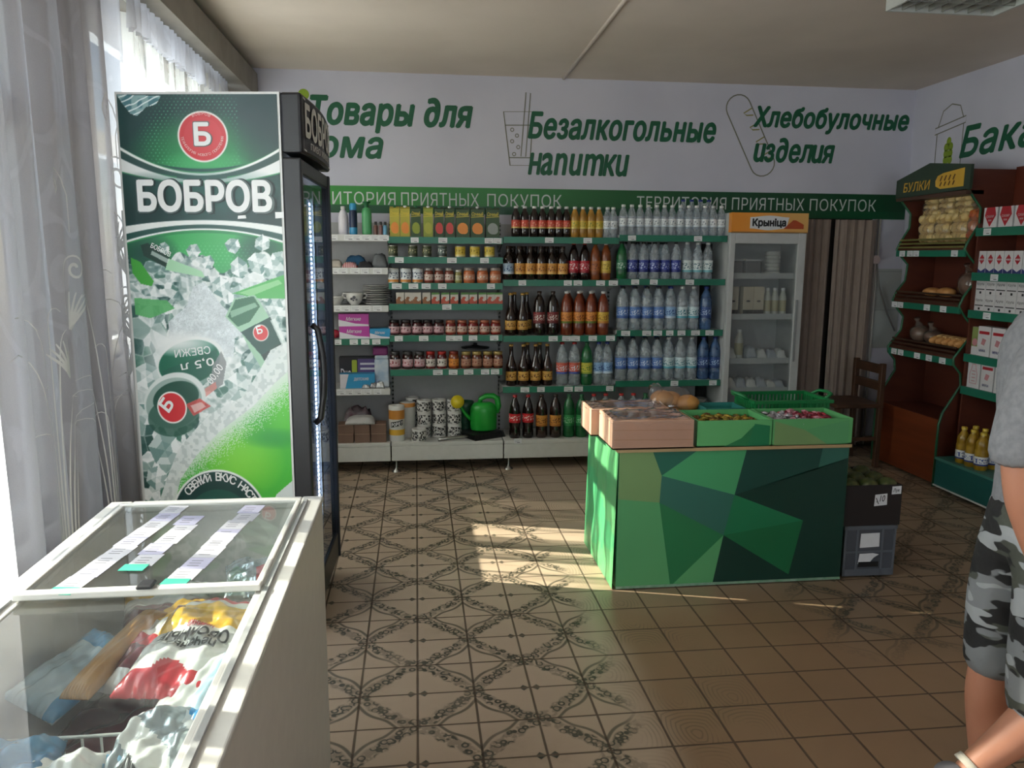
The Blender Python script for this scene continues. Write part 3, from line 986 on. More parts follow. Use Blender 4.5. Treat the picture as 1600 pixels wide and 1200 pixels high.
b.tube([(FD + .078, .06, .86), (FD + .10, .064, .88), (FD + .115, .066, .98), (FD + .118, .066, 1.05), (FD + .115, .066, 1.12), (FD + .10, .064, 1.22), (FD + .078, .06, 1.24)], .012, 8)
b.build('handle', BLACK, door)
MB(fxf).box(.02, FD, .02, FW - .02, .0, .08).build('plinth', DARK, fridge)
# illuminated canopy with the name, bulging in plan
cf = MB(fxf)
N = 12
prof = [(FD + .075 + .018 * math.sin(math.pi * i / N), FW * i / N) for i in range(N + 1)]
cf.prism([(FD, 0)] + prof + [(FD, FW)], 1.862, FH, 2)
cf.build('canopy', BLACK, fridge, bevel=.01)
b = MB()
def canopy_xf(p):
    t = p[0] / FW
    return fo(FD + .077 + .018 * math.sin(math.pi * t) + p[2], p[0], p[1])
b.xf = canopy_xf
CREAM = mat('canopy_letters', 'e6e4dc', .5)
put_text(b, 'БОБРОВ', .05, 1.925, .60, .115, bold=.08, z=.002)
put_text(b, 'ПИВО ЖИВОЕ', .12, 1.885, .44, .025, bold=.01, z=.002)
stroke(b, [(.02, 1.875), (FW - .02, 1.875), (FW - .02, 2.055), (.02, 2.055)], .006, z=.002, close=True)
b.build('canopy_lettering', CREAM, fridge)
# racks, led strip
for z in (.24, .50, .76, 1.02, 1.28, 1.54):
    rk = MB(fxf).box(.04, FD - .05, .035, FW - .035, z, z + .012).build('rack', mat('rack_wire', '9aa0a4', .4, .6) if z < .3 else bpy.data.materials['rack_wire'], fridge)
    MB(fxf).box(FD - .049, FD - .045, .035, FW - .035, z - .015, z + .03).build('price_rail', mat('rail_white', 'dfe4ea', .4) if z < .3 else bpy.data.materials['rail_white'], rk)
b = MB(fxf)
b.box(FD - .02, FD - .012, .60, .65, .22, 1.74, 0)
for k in range(72):
    z = .31 + k * .0198
    b.box(FD - .012, FD - .009, .618, .642, z, z + .009, 1)
b.build('light_strip', [mat('strip_base_glow', 'bccbe6', .4, emit=.9), mat('strip_light', 'e6efff', .4, emit=40)], fridge)  # wide base glows as well, emission added to tint the door glass bluish

# name, emblem letters and small print on the film
pf = frame(FO + FEX * .008 - FEY * .002 + Vector((0, 0, FH)), FEX, (0, 0, 1))
U = (FD - .016) / 254
FILM_MATS = [mat('film_white', 'eeefee', .35), mat('film_shadow', '5b6b69', .35), mat('film_dark', '0d2624', .35), mat('film_pink', 'ecc9c4', .35)]
film_xf = lambda p: pf((p[0] * U, -film_depth(p[1]), p[2]))


def film_text(b, body, x, y, w, h, m=0, bold=0, z=.001, rot=0.0, shear=0, centre=False):
    """x, y = lower left in film units, y downward"""
    t = MB()
    put_text(t, body, 0, 0, w, h, bold=bold, shear=shear, centre=centre)
    c, s = math.cos(rot), math.sin(rot)
    b.add([(x + p[0] * c - p[1] * s, y - (p[0] * s + p[1] * c), z + p[2] - .0012) for p in t.v], t.f, m)


def arc_text(b, body, cx, cy, r, a0, a1, h, m=0, bold=0.0, inside=False, ry=None):
    n = len(body)
    for i, ch in enumerate(body):
        if ch == ' ': continue
        a = a0 + (a1 - a0) * i / max(1, n - 1)
        x, y = cx + r * math.sin(a), cy - (ry or r) * math.cos(a)
        film_text(b, ch, x, y, None, h, m, bold, .0013, (-a if not inside else math.pi - a), centre=True)


b = MB(film_xf)
film_text(b, 'БОБРОВ', 26, 188.5, 218, 50, 2, .13, .0008)
film_text(b, 'БОБРОВ', 24, 187.5, 217, 49, 1, .11, .0022)
film_text(b, 'БОБРОВ', 25, 186, 213, 47, 0, .085, .0036)
b.build('name_lettering', FILM_MATS, fridge)
b = MB(film_xf)
film_text(b, 'Б', 120, 84, 27, 36, 1, .10, .0008)
film_text(b, 'Б', 121, 83, 24.5, 34, 0, .08, .0020)
b.build('emblem_letter', FILM_MATS, fridge)
b = MB(film_xf)
arc_text(b, 'БОБРОВ', 133, 66, 32, -.42, .42, 5, 3)
arc_text(b, 'ТЕХНОЛОГИЯ НОВОГО ПОКОЛЕНИЯ', 133, 66, 32.5, -1.75, -4.55, 4.2, 3, inside=True)
b.build('emblem_ring_lettering', FILM_MATS, fridge)
b = MB(film_xf)
arc_text(b, 'СВЕЖИЙ ВКУС НАСТОЯЩЕГО', 127, 669, 69, -.84, 1.75, 12.5, 0, .05)
b.build('slogan_lettering', FILM_MATS, fridge)
for body, x, y, w, h, bo, ro in (('Б', 51, 501, 16, 21, .08, .9), ('Б', 207, 377, 9, 12, .06, .25), ('СВЕЖИ', 126, 396, 60, 12, .02, math.pi + .12), ('0,5 л', 130, 412, 56, 14, .02, math.pi + .2), ('БОБРОВ', 38, 243, 34, 8, .03, -.45), ('00,00', 128, 458, 34, 14, 0, .9)):
    b = MB(film_xf)
    film_text(b, body, x, y, w, h, 0, bo, .001, ro)
    b.build('bottle_print', FILM_MATS, fridge)
for p in ([(184, 193), (196, 192), (197, 197), (183, 198)], [(244, 187), (258, 187), (258, 196), (244, 197)]):
    b = MB(film_xf)
    plate(b, p[::-1], 0, .0016, 0)
    b.build('sticker', FILM_MATS, fridge)
# ================================================================ wall shelving in four bays
PANELG = mat('shelf_back_panel', 'a9a9ab', .5)
SHELFG = mat('shelf_steel', 'b4b5b4', .45)
BASEW = mat('shelf_base_white', 'cfcfcb', .4)
RAILG = mat('rail_green', '1f6f58', .35)
RAILW = mat('rail_pale', 'c8c9c8', .4)
SF, SB = 5.50, 5.80
SLOT = NT('slotted_upright')
_sz = SLOT.n('SeparateXYZ', i_0=SLOT.n('NewGeometry').outputs['Position'])
SLOT.set(SLOT.b.inputs['Base Color'], SLOT.mix(SLOT.step(SLOT.m('FRACT', SLOT.m('DIVIDE', _sz.outputs[2], .03)), .4, .5), '141414', '8a8a88'))


def bay(x0, x1, levels, label, rails, panel_x1=None, feet=()):
    t = thing('shelving_bay', label, 'shelving', (0, 0, 0), 0, 'bays of the wall shelving')
    px1 = panel_x1 or x1
    MB().box(x0 + .015, px1 - .002, SB, SB + .02, .18, 1.73).build('back_panel', PANELG, t)
    MB().box(x0 + .0005, x0 + .0145, SB - .006, SB + .025, .0, 1.74).build('upright', SLOT.mat, t)
    b = MB().box(x0 + .004, x1 - .004, 5.41, 5.80, .185, .21).box(x0 + .004, x1 - .004, 5.41, 5.43, .08, .185)
    b.build('base_deck', BASEW, t, bevel=.004)
    for z, r in zip(levels, rails):
        s = MB().box(x0 + .004, x1 - .004, SF, SB - .001, z - .02, z).build('shelf', SHELFG, t)
        MB().box(x0 + .002, x1 - .002, SF - .008, SF, z - .042, z + .002).build('price_rail', RAILG if r else RAILW, s)
        for x in (x0 + .006, x1 - .009):
            MB().prism([(SB - .001, z - .02), (SB - .001, z - .10), (SF + .04, z - .03), (SF + .04, z - .02)], x, x + .003, 0).build('bracket', SHELFG, s)
    for x in feet:
        MB().lathe([(.034, 0), (.030, .008), (.012, .02), (.007, .03), (.007, .08)], 14, (x, 5.43, 0)).build('foot', STEEL, t)
    return t


LA = [1.637, 1.415, 1.16, .93, .58]
LB = [1.625, 1.49, 1.313, 1.17, .952, .712]
LC = [1.632, 1.337, .945, .580]
LD = [1.652, 1.345, .980, .612, .41]
bay(-.985, -.19, LA, 'white shelving bay with household goods just right of the drinks fridge', [0, 0, 0, 1, 0])
bay(-.19, .60, LB, 'shelving bay with juice cartons above and jars below, second from fridge', [1] * 6, feet=(-.156,))
bay(.60, 1.42, LC, 'shelving bay with dark bottles, beside the jars', [1] * 4, feet=(.637,))
t = bay(1.42, 2.212, LD, 'shelving bay with clear water bottles next to the milk fridge', [1] * 5, 2.135)
MB().box(2.14, 2.20, SB - .05, SB + .02, .21, 1.60).build('end_slot', DARK, t)

# ---------------------------------------------------------------- bottles
PET = clear('clear_plastic', 'eef3f6', .26, .06, 'e2eaf0')
PETB = clear('blue_plastic', '8fb2d8', .4, .08, '5f86b8')
PETG = clear('green_plastic', '2f9a56', .62, .08, '1c7a42')
DRK = mat('dark_beer', '1a0d08', .1, coat=.6)
COLA = mat('cola', '160705', .08, coat=.6)
BRN = mat('brown_glass', '24110a', .08, coat=.6)
AMB = clear('amber_drink', 'a85a1e', .85, .08, '8a4416')
YEL = clear('yellow_drink', 'c99a3c', .85, .08, 'b58430')
TEA = clear('tea_drink', 'a04a1c', .85, .08, '7f3312')
OIL = clear('sunflower_oil', 'd0a82e', .8, .08, 'b08a1e')
CAPS = {k: mat('cap_' + k, c, .4) for k, c in dict(white='d5d5d2', red='a81c1c', black='1b1b1c', green='16633c', blue='1c2f7c', gold='b48a3c', brown='2d1a10', yellow='d2b23a').items()}


def label_mat(name, a, b, c, scale=1.0, lo=0.0, hi=.1):
    """printed wrap: colour bands by height with a blocky print"""
    g = NT(name)
    o = g.n('TexCoord').outputs['Object']
    s = g.n('SeparateXYZ', i_0=o)
    ang = g.m('ARCTAN2', s.outputs[1], s.outputs[0])
    vec = g.n('CombineXYZ', i_0=g.m('MULTIPLY', ang, 2.2), i_1=g.m('MULTIPLY', s.outputs[2], 60.0))
    nz = g.n('TexNoise', i_Vector=vec.outputs[0])
    nz.inputs['Scale'].default_value = 1.6 * scale
    nz.inputs['Detail'].default_value = 2
    h = g.m('DIVIDE', g.m('SUBTRACT', s.outputs[2], lo), hi - lo)
    mid = g.m('MULTIPLY', g.step(h, .25, .3), g.step(h, .8, .75))
    col = g.mix(g.m('MULTIPLY', mid, g.step(nz.outputs['Fac'], .52, .56)), a, b)
    col = g.mix(g.step(h, .2, .17), col, c)
    g.set(g.b.inputs['Base Color'], col)
    g.b.inputs['Roughness'].default_value = .4
    return g.mat


PROF = {
    'small': dict(h=.214, p=[(.026, 0), (.031, .006), (.031, .06), (.029, .07), (.031, .085), (.031, .135), (.027, .16), (.017, .185), (.0125, .193), (.0125, .2)], cap=(.0145, .198, .214), lab=(.0318, .062, .118)),
    'stubby': dict(h=.235, p=[(.032, 0), (.038, .008), (.038, .135), (.034, .158), (.022, .178), (.0175, .19), (.0165, .215)], cap=(.0185, .212, .235), lab=(.0388, .04, .115)),
    'litre': dict(h=.262, p=[(.032, 0), (.037, .008), (.037, .07), (.034, .08), (.037, .095), (.037, .16), (.030, .20), (.016, .235), (.013, .242), (.013, .25)], cap=(.0155, .247, .262), lab=(.0378, .05, .135)),
    'large': dict(h=.312, p=[(.036, 0), (.0425, .01), (.0425, .075), (.039, .085), (.0425, .1), (.0425, .2), (.035, .245), (.018, .28), (.0135, .288), (.0135, .3)], cap=(.0165, .296, .312), lab=(.0432, .085, .165)),
    'longneck': dict(h=.30, p=[(.034, 0), (.039, .008), (.039, .13), (.036, .15), (.022, .19), (.015, .225), (.0135, .28), (.0135, .29)], cap=(.0155, .284, .30), lab=(.0396, .04, .105)),
    'cola': dict(h=.312, p=[(.034, 0), (.041, .012), (.041, .05), (.036, .075), (.041, .11), (.042, .185), (.034, .235), (.018, .28), (.0135, .288), (.0135, .3)], cap=(.0165, .296, .312), lab=(.0426, .115, .18)),
    'oil': dict(h=.232, p=[(.034, 0), (.039, .008), (.039, .12), (.036, .13), (.039, .14), (.034, .17), (.02, .198), (.014, .207), (.014, .22)], cap=(.0175, .214, .232), lab=(.0398, .03, .085)),
}
KINDS = {}


def kind(key, shape, body, cap, lab, labname='paper_label'):
    """meshes of one kind of bottle: lab is (colours) of its wrap"""
    P = PROF[shape]
    lo, hi = P['lab'][1], P['lab'][2]
    lm = label_mat('wrap_' + key, *lab, lo=lo, hi=hi)
    m = dict(
        h=P['h'],
        body=MB().lathe(P['p'], 18).mesh('bottle_body', body),
        cap=MB().lathe([(P['cap'][0], P['cap'][1]), (P['cap'][0], P['cap'][2] - .002), (P['cap'][0] - .002, P['cap'][2])], 14).mesh('cap', CAPS[cap]),
        lab=MB().lathe([(P['lab'][0], lo), (P['lab'][0], hi)], 18).mesh('wrap_label', lm))
    me = m['lab']
    # open ends of the wrap: drop the two end discs
    bm = bmesh.new(); bm.from_mesh(me)
    bmesh.ops.delete(bm, geom=[f for f in bm.faces if len(f.verts) > 4], context='FACES')
    bm.to_mesh(me); bm.free()
    KINDS[key] = m


def bottle(key, x, y, z, label, group, name='drink_bottle', cat='bottle'):
    k = KINDS[key]
    t = thing(name, label, cat, (x, y, z), R.uniform(-.5, .5), group)
    link('bottle_body', k['body'], t)
    link('cap', k['cap'], t)
    link('wrap_label', k['lab'], t)
    return t


kind('dark_red', 'small', DRK, 'white', ('c2402c', 'e8a080', 'd8b86a'))
kind('yellow_small', 'small', YEL, 'white', ('d3b13c', '7c8a2c', 'd8c46a'))
kind('water_small', 'small', PET, 'white', ('dfe3e6', '76828e', 'c7d3dc'))
kind('blue_cap', 'litre', PET, 'blue', ('c9d6e6', '2d4890', 'aabdd6'))
kind('stubby_gold', 'stubby', DRK, 'brown', ('d79a4a', '7a3e16', 'e0b060'))
kind('stubby_blue', 'stubby', DRK, 'brown', ('9fb4c8', '36507a', 'c4d0da'))
kind('cola_litre', 'litre', COLA, 'red', ('b3182c', 'e6c8c8', '8e1424'))
kind('amber_litre', 'litre', AMB, 'green', ('b0622a', '5c2c12', '8a4a1e'))
kind('yellow_litre', 'litre', AMB, 'white', ('d6b84a', '8a7020', 'c8a23c'))
kind('green_litre', 'litre', PETG, 'black', ('1f6a48', 'b8ccbe', '17503a'))
kind('blue_litre', 'litre', PET, 'black', ('28368e', 'aebbe0', '1e2a74'))
kind('white_litre', 'litre', PET, 'white', ('d5dfe0', '3a6a78', '6fb0bc'))
kind('long_gold', 'longneck', BRN, 'gold', ('cfa050', '6a3c16', 'b8863c'))
kind('dark_white', 'large', DRK, 'brown', ('7a2426', 'd8cfc6', '5c1a1c'))
kind('tea_orange', 'large', TEA, 'white', ('d98a3c', '7a3414', '6a7a2a'))
kind('tea_yellow', 'large', TEA, 'white', ('d8b03c', '8a4a1a', 'c07a2a'))
kind('blue_large', 'large', PET, 'black', ('5a7fc0', 'ced9ec', '3a5aa0'))
kind('pale_large', 'large', PET, 'blue', ('8fb4dc', '2f4f96', 'c8d8ea'))
kind('white_large', 'large', PET, 'white', ('cfe0e6', '2f7a8c', '5fb0c4'))
kind('bluebody', 'large', PETB, 'blue', ('2c4a86', 'a8c0e0', '1f3a72'))
kind('red_cap', 'large', PET, 'red', ('d0604e', 'dfe2ec', '4a62b0'))
kind('green_yellow', 'large', PETG, 'green', ('c8c24a', '3a7a2c', '9aa83a'))
kind('green_large', 'large', PETG, 'green', ('2f9050', '9fd0ae', '1f7a44'))
kind('cola_big', 'cola', COLA, 'red', ('c8202a', 'f0d8d4', 'b01820'))
kind('brown_gold', 'large', BRN, 'brown', ('c98a3c', '5a2c10', 'a86a2a'))
kind('sunflower', 'oil', OIL, 'yellow', ('dfe2e4', '2c4a96', '2a3f86'))


def row(key, xs, z, desc, where, group, y=5.565, one=None):
    for i, x in enumerate(xs):
        if len(xs) == 1:
            lab = f'{desc} {where}'
        else:
            lab = f'{ORD[i]} {desc} from the left {where}'
        bottle(key, x, y + R.uniform(-.006, .006), z, lab, group)


G = 'drinks on the wall shelves'
T = 'on top drinks shelf'
zC1 = lambda x: LC[0] if x < 1.42 else LD[0]
row('dark_red', [.695, .758, .825, .882, .944, .998, 1.053], LC[0], 'small dark bottle with red label', T, G)
row('yellow_small', [1.113, 1.172, 1.23, 1.288], LC[0], 'small yellow lemonade bottle', T, G)
ws = [1.348, 1.39, 1.463, 1.524, 1.585, 1.645, 1.707, 1.763, 1.82, 1.881, 1.943, 2.0, 2.062, 2.124, 2.185]
for i, x in enumerate(ws):
    bottle('water_small', x, 5.565, LC[0] if x < 1.41 else LD[0], f'{ORD[i]} small clear water bottle with white cap from the left on top shelf', G)
row('blue_cap', [1.93, 1.995, 2.06, 2.125], LD[0], 'blue-capped bottle', 'in the back row of top shelf', G, y=5.66)
T = 'on second drinks shelf'
row('stubby_blue', [.645], LC[1], 'stubby dark beer bottle with pale blue label', T, G)
row('stubby_gold', [.725, .80, .876, .953, 1.031], LC[1], 'stubby dark beer bottle with gold label', T, G)
row('stubby_gold', [.69, .77, .85, .93, 1.01], LC[1], 'stubby beer bottle', 'in back row of second drinks shelf', G, y=5.665)
row('cola_litre', [1.112, 1.19], LC[1], 'dark cola bottle with crimson label', T, G)
row('amber_litre', [1.268], LC[1], 'amber drink bottle with brown label beside the cola', T, G)
row('yellow_litre', [1.346], LC[1], 'amber drink bottle with yellow label', T, G)
row('green_litre', [1.46], LD[1], 'green glass-look bottle with dark cap', T, G)
row('blue_litre', [1.54, 1.62, 1.70, 1.78, 1.86], LD[1], 'clear water bottle with deep blue label', T, G)
row('white_litre', [1.945, 2.022, 2.10], LD[1], 'clear bottle with white and teal label', T, G)
row('blue_litre', [1.51, 1.60, 1.69, 1.78], LD[1], 'dark-capped water bottle', 'in back row of second drinks shelf', G, y=5.66)
T = 'on third drinks shelf'
row('long_gold', [.662, .748], LC[2], 'long-necked brown bottle with gold label', T, G)
row('dark_white', [.868, .966], LC[2], 'large dark bottle with red and white label', T, G)
row('tea_orange', [1.066, 1.156, 1.244], LC[2], 'large tea-coloured bottle with orange label', T, G)
row('tea_yellow', [1.332], LC[2], 'large tea-coloured bottle with yellow label', T, G)
row('tea_yellow', [1.10, 1.19, 1.28], LC[2], 'large tea-coloured bottle', 'in back row of third drinks shelf', G, y=5.67)
row('blue_large', [1.478, 1.567, 1.655, 1.743], LD[2], 'large clear bottle with mid blue label', T, G)
row('pale_large', [1.831], LD[2], 'large clear bottle with pale blue label', T, G)
row('white_large', [1.92, 2.008], LD[2], 'large clear bottle with white and teal label', T, G)
row('bluebody', [2.098], LD[2], 'large blue-tinted bottle at the end', T, G)
row('pale_large', [1.50, 1.59, 1.68, 1.77, 1.86], LD[2], 'large blue-capped bottle', 'in back row of third drinks shelf', G, y=5.672)
row('long_gold', [.70, .79], LC[2], 'long-necked brown bottle', 'in back row of third drinks shelf', G, y=5.66)
T = 'on fourth drinks shelf'
row('long_gold', [.67, .757, .845, .932], LC[3], 'long-necked brown bottle with gold label', T, G)
row('long_gold', [.80, .89], LC[3], 'long-necked brown bottle', 'in back row of fourth drinks shelf', G, y=5.66)
row('red_cap', [1.04, 1.13], LC[3], 'clear bottle with red cap and reddish label', T, G)
row('green_yellow', [1.22], LC[3], 'green bottle with yellow label', T, G)
row('pale_large', [1.31, 1.372], LC[3], 'clear bottle with pale blue label', T + ', left bay', G)
KX = [1.475, 1.565, 1.655, 1.743]
row('blue_large', KX, LD[3], 'clear bottle with mid blue label', T, G)
row('white_large', [1.832, 1.92, 2.008], LD[3], 'clear bottle with white and teal label', T, G)
row('bluebody', [2.096, 2.184], LD[3], 'blue-tinted water bottle', T, G)
row('pale_large', [1.35, 1.50, 1.59, 1.68, 1.77, 1.86], LD[3], 'blue-capped bottle', 'in back row of fourth drinks shelf', G, y=5.672)
T = 'on the white base deck'
row('cola_big', [.69, .785], .21, 'large cola bottle with bright red label', T, G, y=5.50)
row('brown_gold', [.885, .985], .21, 'large dark brown bottle with gold label', T, G, y=5.50)
row('green_large', [1.085, 1.175], .21, 'large green lemonade bottle', T, G, y=5.50)
row('red_cap', [1.265, 1.355, 1.47, 1.56], .21, 'red-capped bottle', 'behind the cardboard trays', G, y=5.50)
row('green_yellow', [1.65, 1.74], .21, 'green-capped bottle', 'behind the bread bag', G, y=5.50)

for r_, z_ in enumerate((.24, .50, .76, 1.02, 1.28)):
    for i in range(6):
        p = fo(FD - .10, .095 + .085 * i, z_ + .0125)
        bottle('water_small', p.x, p.y, p.z, f'clear bottle in the drinks fridge, {ORD[i]} from the front corner, {ORD[r_]} rack up', 'bottles in the drinks fridge')

# ---------------------------------------------------------------- cartons, tins, jars on the juice bay
def pack(name, x, y, z, w, d, h, mats, label, cat, group=None, rz=0, art=None, bevel=.002):
    """a printed pack: material 0 is the carton, art(mb) adds its front print"""
    b = MB().box(-w / 2, w / 2, -d / 2, d / 2, 0, h, 0)
    if art:
        b.xf = frame((0, -d / 2 - .0004, 0))
        art(b, w, h)
        b.xf = None
    o = b.build(name, mats, None, (x, y, z))
    o.rotation_euler = (0, 0, rz)
    return tag(o, label, cat, group)


CARTG = mat('carton_dark_green', '2f4a22', .4)
FRUIT = dict(apple='8f9a30', pear='a8a83c', red='c8443c', orange='e08a34', grey='8f948f', lime='b0a636')
FM = {k: mat('print_' + k, v, .4) for k, v in FRUIT.items()}
GOLD = mat('print_yellow', 'd8c23c', .4)


def juice_art(m):
    def art(b, w, h):
        plate(b, circ(0, h * .32, w * .40, 14, h * .2), 0, .0006, 1)
        plate(b, circ(w * .12, h * .24, w * .28, 12, h * .12), 0, .0012, 1)
        put_text(b, 'Сочный', -w * .42, h * .76, w * .84, h * .13, 2, shear=.25, bold=.03, z=.0008)
        plate(b, [(-w * .5, h * .70), (w * .5, h * .73), (w * .5, h * .75), (-w * .5, h * .72)], 0, .0006, 2)
    return art


for i, (x, w, body, fr, desc) in enumerate([(-.141, .066, 'lime', 'orange', 'yellow-green juice carton nearest the left end'), (-.071, .066, 'lime', 'orange', 'yellow-green juice carton second from the left end'),
        (.003, .066, None, 'apple', 'dark green apple juice carton'), (.086, .066, 'apple', 'pear', 'pear juice carton with pale green print'), (.161, .064, None, 'red', 'juice carton with red fruit, left of two'), (.233, .064, None, 'red', 'juice carton with red fruit, right of two'),
        (.322, .092, None, 'orange', 'wide juice carton with orange slices, left of two'), (.424, .092, None, 'orange', 'wide juice carton with orange slices, right of two'), (.53, .092, None, 'grey', 'wide dark juice carton with white print')]):
    t = thing('juice_carton', desc + ' on the top shelf', 'juice carton', (x, 5.56, LB[0]), 0, 'juice cartons on the top shelf')
    h = .205
    b = MB().box(-w / 2, w / 2, -.035, .035, 0, h * .93).prism([(-.035, h * .93), (.035, h * .93), (.01, h), (-.01, h)], -w / 2, w / 2, 0)
    b.xf = frame((0, -.0354, 0))
    juice_art(fr)(b, w, h * .95)
    b.build('carton', [FM[body] if body else CARTG, FM[fr], GOLD], t)
    MB().lathe([(.011, 0), (.011, .012), (.009, .014)], 12, (0, -.012, h * .965)).build('cap', CAPS['white'] if i % 2 else CAPS['green'], t)

TIN = mat('tin_rim', 'b6b5ae', .3, .9)


def tin_kind(key, r, h, lab):
    return MB().lathe([(r - .002, 0), (r, .002), (r, .006), (r - .001, .008), (r - .001, h - .008), (r, h - .006), (r, h - .002), (r - .003, h), (r - .004, h - .003)], 20,
                      mats=[1, 1, 1, 0, 1, 1, 1, 1]).mesh('tin', [label_mat('tin_wrap_' + key, *lab, lo=.008, hi=h - .008), TIN])


def jar_kind(key, r, h, fill, lid, lab):
    return dict(glass=MB().lathe([(r * .92, 0), (r, .005), (r, h * .68), (r * .9, h * .78), (r * .82, h * .82)], 18).mesh('jar_glass', mat('fill_' + key, fill, .08, coat=.7)),
                lid=MB().lathe([(r * .88, h * .82), (r * .9, h * .84), (r * .9, h * .98), (r * .86, h)], 18).mesh('lid', mat('lid_' + key, lid, .35, .3)),
                lab=MB().lathe([(r * 1.012, h * .14), (r * 1.012, h * .58)], 18).mesh('wrap_label', label_mat('jar_wrap_' + key, *lab, lo=h * .14, hi=h * .58)))


def tins(key, me, xs, z, desc, where, group, name='food_tin', cat='tin', y=5.56):
    for i, x in enumerate(xs):
        tag(link(name, me, None, (x, y, z)), (f'{ORD[i]} {desc} from the left {where}' if len(xs) > 1 else f'{desc} {where}'), cat, group).rotation_euler = (0, 0, R.uniform(-.4, .4))


def jars(k, xs, z, desc, where, group, y=5.56):
    for i, x in enumerate(xs):
        t = thing('food_jar', (f'{ORD[i]} {desc} from the left {where}' if len(xs) > 1 else f'{desc} {where}'), 'jar', (x, y, z), R.uniform(-.5, .5), group)
        link('jar_glass', k['glass'], t); link('lid', k['lid'], t); link('wrap_label', k['lab'], t)


G2 = 'tins on the shelf under the juice'
tins('olive', tin_kind('olive', .033, .082, ('4a5238', 'b8b08a', '39402c')), [-.156, -.021, .076], LB[1], 'small tin with olive green wrap', 'under the juice cartons', G2)
tins('sprat', tin_kind('sprat', .033, .082, ('4c5a56', 'd8dcd8', '2f3a38')), [.182], LB[1], 'small tin with grey-green wrap', 'under the juice cartons', G2)
tins('corn', tin_kind('corn', .037, .080, ('d8bc48', '8a7420', 'e6d690')), [.306, .408, .511], LB[1], 'small tin with yellow wrap', 'under the juice cartons', G2)
G3 = 'tins and jars on the third shelf'
tins('milk', tin_kind('milk', .0385, .104, ('d8dde2', '2c3f66', 'd28a3a')), [-.157, -.072, .010], LB[2], 'white and orange tin with blue lettering', 'third shelf down', G3)
jars(jar_kind('red_sauce', .033, .104, '7a3a2c', '8e8a86', ('c9b8ae', '7a3028', 'a05a4c')), [.087, .158, .229], LB[2], 'reddish jar with pale label', 'on third shelf', G3)
jars(jar_kind('slim', .025, .092, '8f8a50', 'b8b8b2', ('c2c0a0', '5a5a30', '9a985a')), [.292], LB[2], 'slim greenish jar beside peach jars', 'on third shelf', G3)
jars(jar_kind('peach', .040, .106, 'b9643a', '9a8f88', ('c98a6a', 'd8cfc0', 'a85a30')), [.368, .462, .552], LB[2], 'wide peach-coloured jar', 'on third shelf', G3)
JW = [mat('small_carton_white', 'cfc9bf', .45), mat('small_carton_brown', '8a5a36', .45), mat('small_carton_red', 'b8503a', .45), mat('small_carton_green', '5a8a44', .45)]


def mini_art(k):
    def art(b, w, h):
        plate(b, [(-w * .5, 0), (w * .5, 0), (w * .5, h * .3), (-w * .5, h * .42)], 0, .0006, 1 if k < 4 else 2)
        plate(b, circ(-w * .1, h * .45, w * .26, 10), 0, .001, 2 if k > 3 else 1)
        plate(b, circ(w * .18, h * .36, w * .2, 10), 0, .0014, 0)
        if k > 3: plate(b, [(-w * .5, h * .8), (w * .5, h * .84), (w * .5, h), (-w * .5, h)], 0, .0006, 3)
    return art


for i, x in enumerate([-.113, -.053, .003, .068, .132, .199, .262, .336, .395, .460, .519, .575]):
    pack('baby_juice_carton', x, 5.56, LB[3], .055, .045, .078, JW, f'{ORD[i]} small fruit puree carton from the left on the fourth shelf', 'carton', 'small puree cartons', 0, mini_art(i))
G5 = 'jam jars on the two lower shelves'
k1 = jar_kind('jam', .038, .104, '3a0c10', '1d1416', ('c9a8ae', '6a1824', 'a8727c'))
k2 = jar_kind('ketchup', .037, .102, '7a1814', '9a5a44', ('cdb4a6', '8a2018', 'b06a52'))
jars(k1, [-.157, -.077, .003, .075, .153], LB[4], 'dark jam jar with black lid', 'on the fifth shelf', G5)
jars(k2, [.236, .317, .396, .476, .555], LB[4], 'red sauce jar with brownish lid', 'on the fifth shelf', G5)
k3 = jar_kind('jam_tall', .038, .122, '2e0a0a', '3c3a3a', ('d0b4b8', '8a2030', 'b4808a'))
k4 = jar_kind('red_tall', .034, .122, '5e0e0e', 'a02018', ('d8d2cc', '3a2420', 'c8b8b0'))
k5 = jar_kind('amber_tall', .037, .122, '8a3c10', '7a2a1a', ('d88a3a', '7a3010', 'c06a20'))
k6 = jar_kind('mixed', .037, .118, '5c2a1a', 'a08a52', ('b48a74', '7a2820', '9a6a50'))
jars(k3, [-.156, -.067, .015], LB[5], 'tall dark jam jar with grey lid', 'on lowest jar shelf', G5)
jars(k4, [.093, .173], LB[5], 'slim red jar with white label', 'on lowest jar shelf', G5)
jars(k5, [.257], LB[5], 'amber jar with orange label', 'on lowest jar shelf', G5)
jars(k6, [.344, .421, .499, .572], LB[5], 'brown pickled vegetable jar with golden lid', 'on lowest jar shelf', G5)
tag(MB().lathe([(0, 0), (.10, .004), (.105, .012), (.04, .02), (.012, .03), (.016, .042), (0, .045)], 20).build('pan_lid', BLACK, None, (.42, 5.68, LB[5] + .1235)), 'black pan lid lying on the jars of the lowest jar shelf', 'lid')

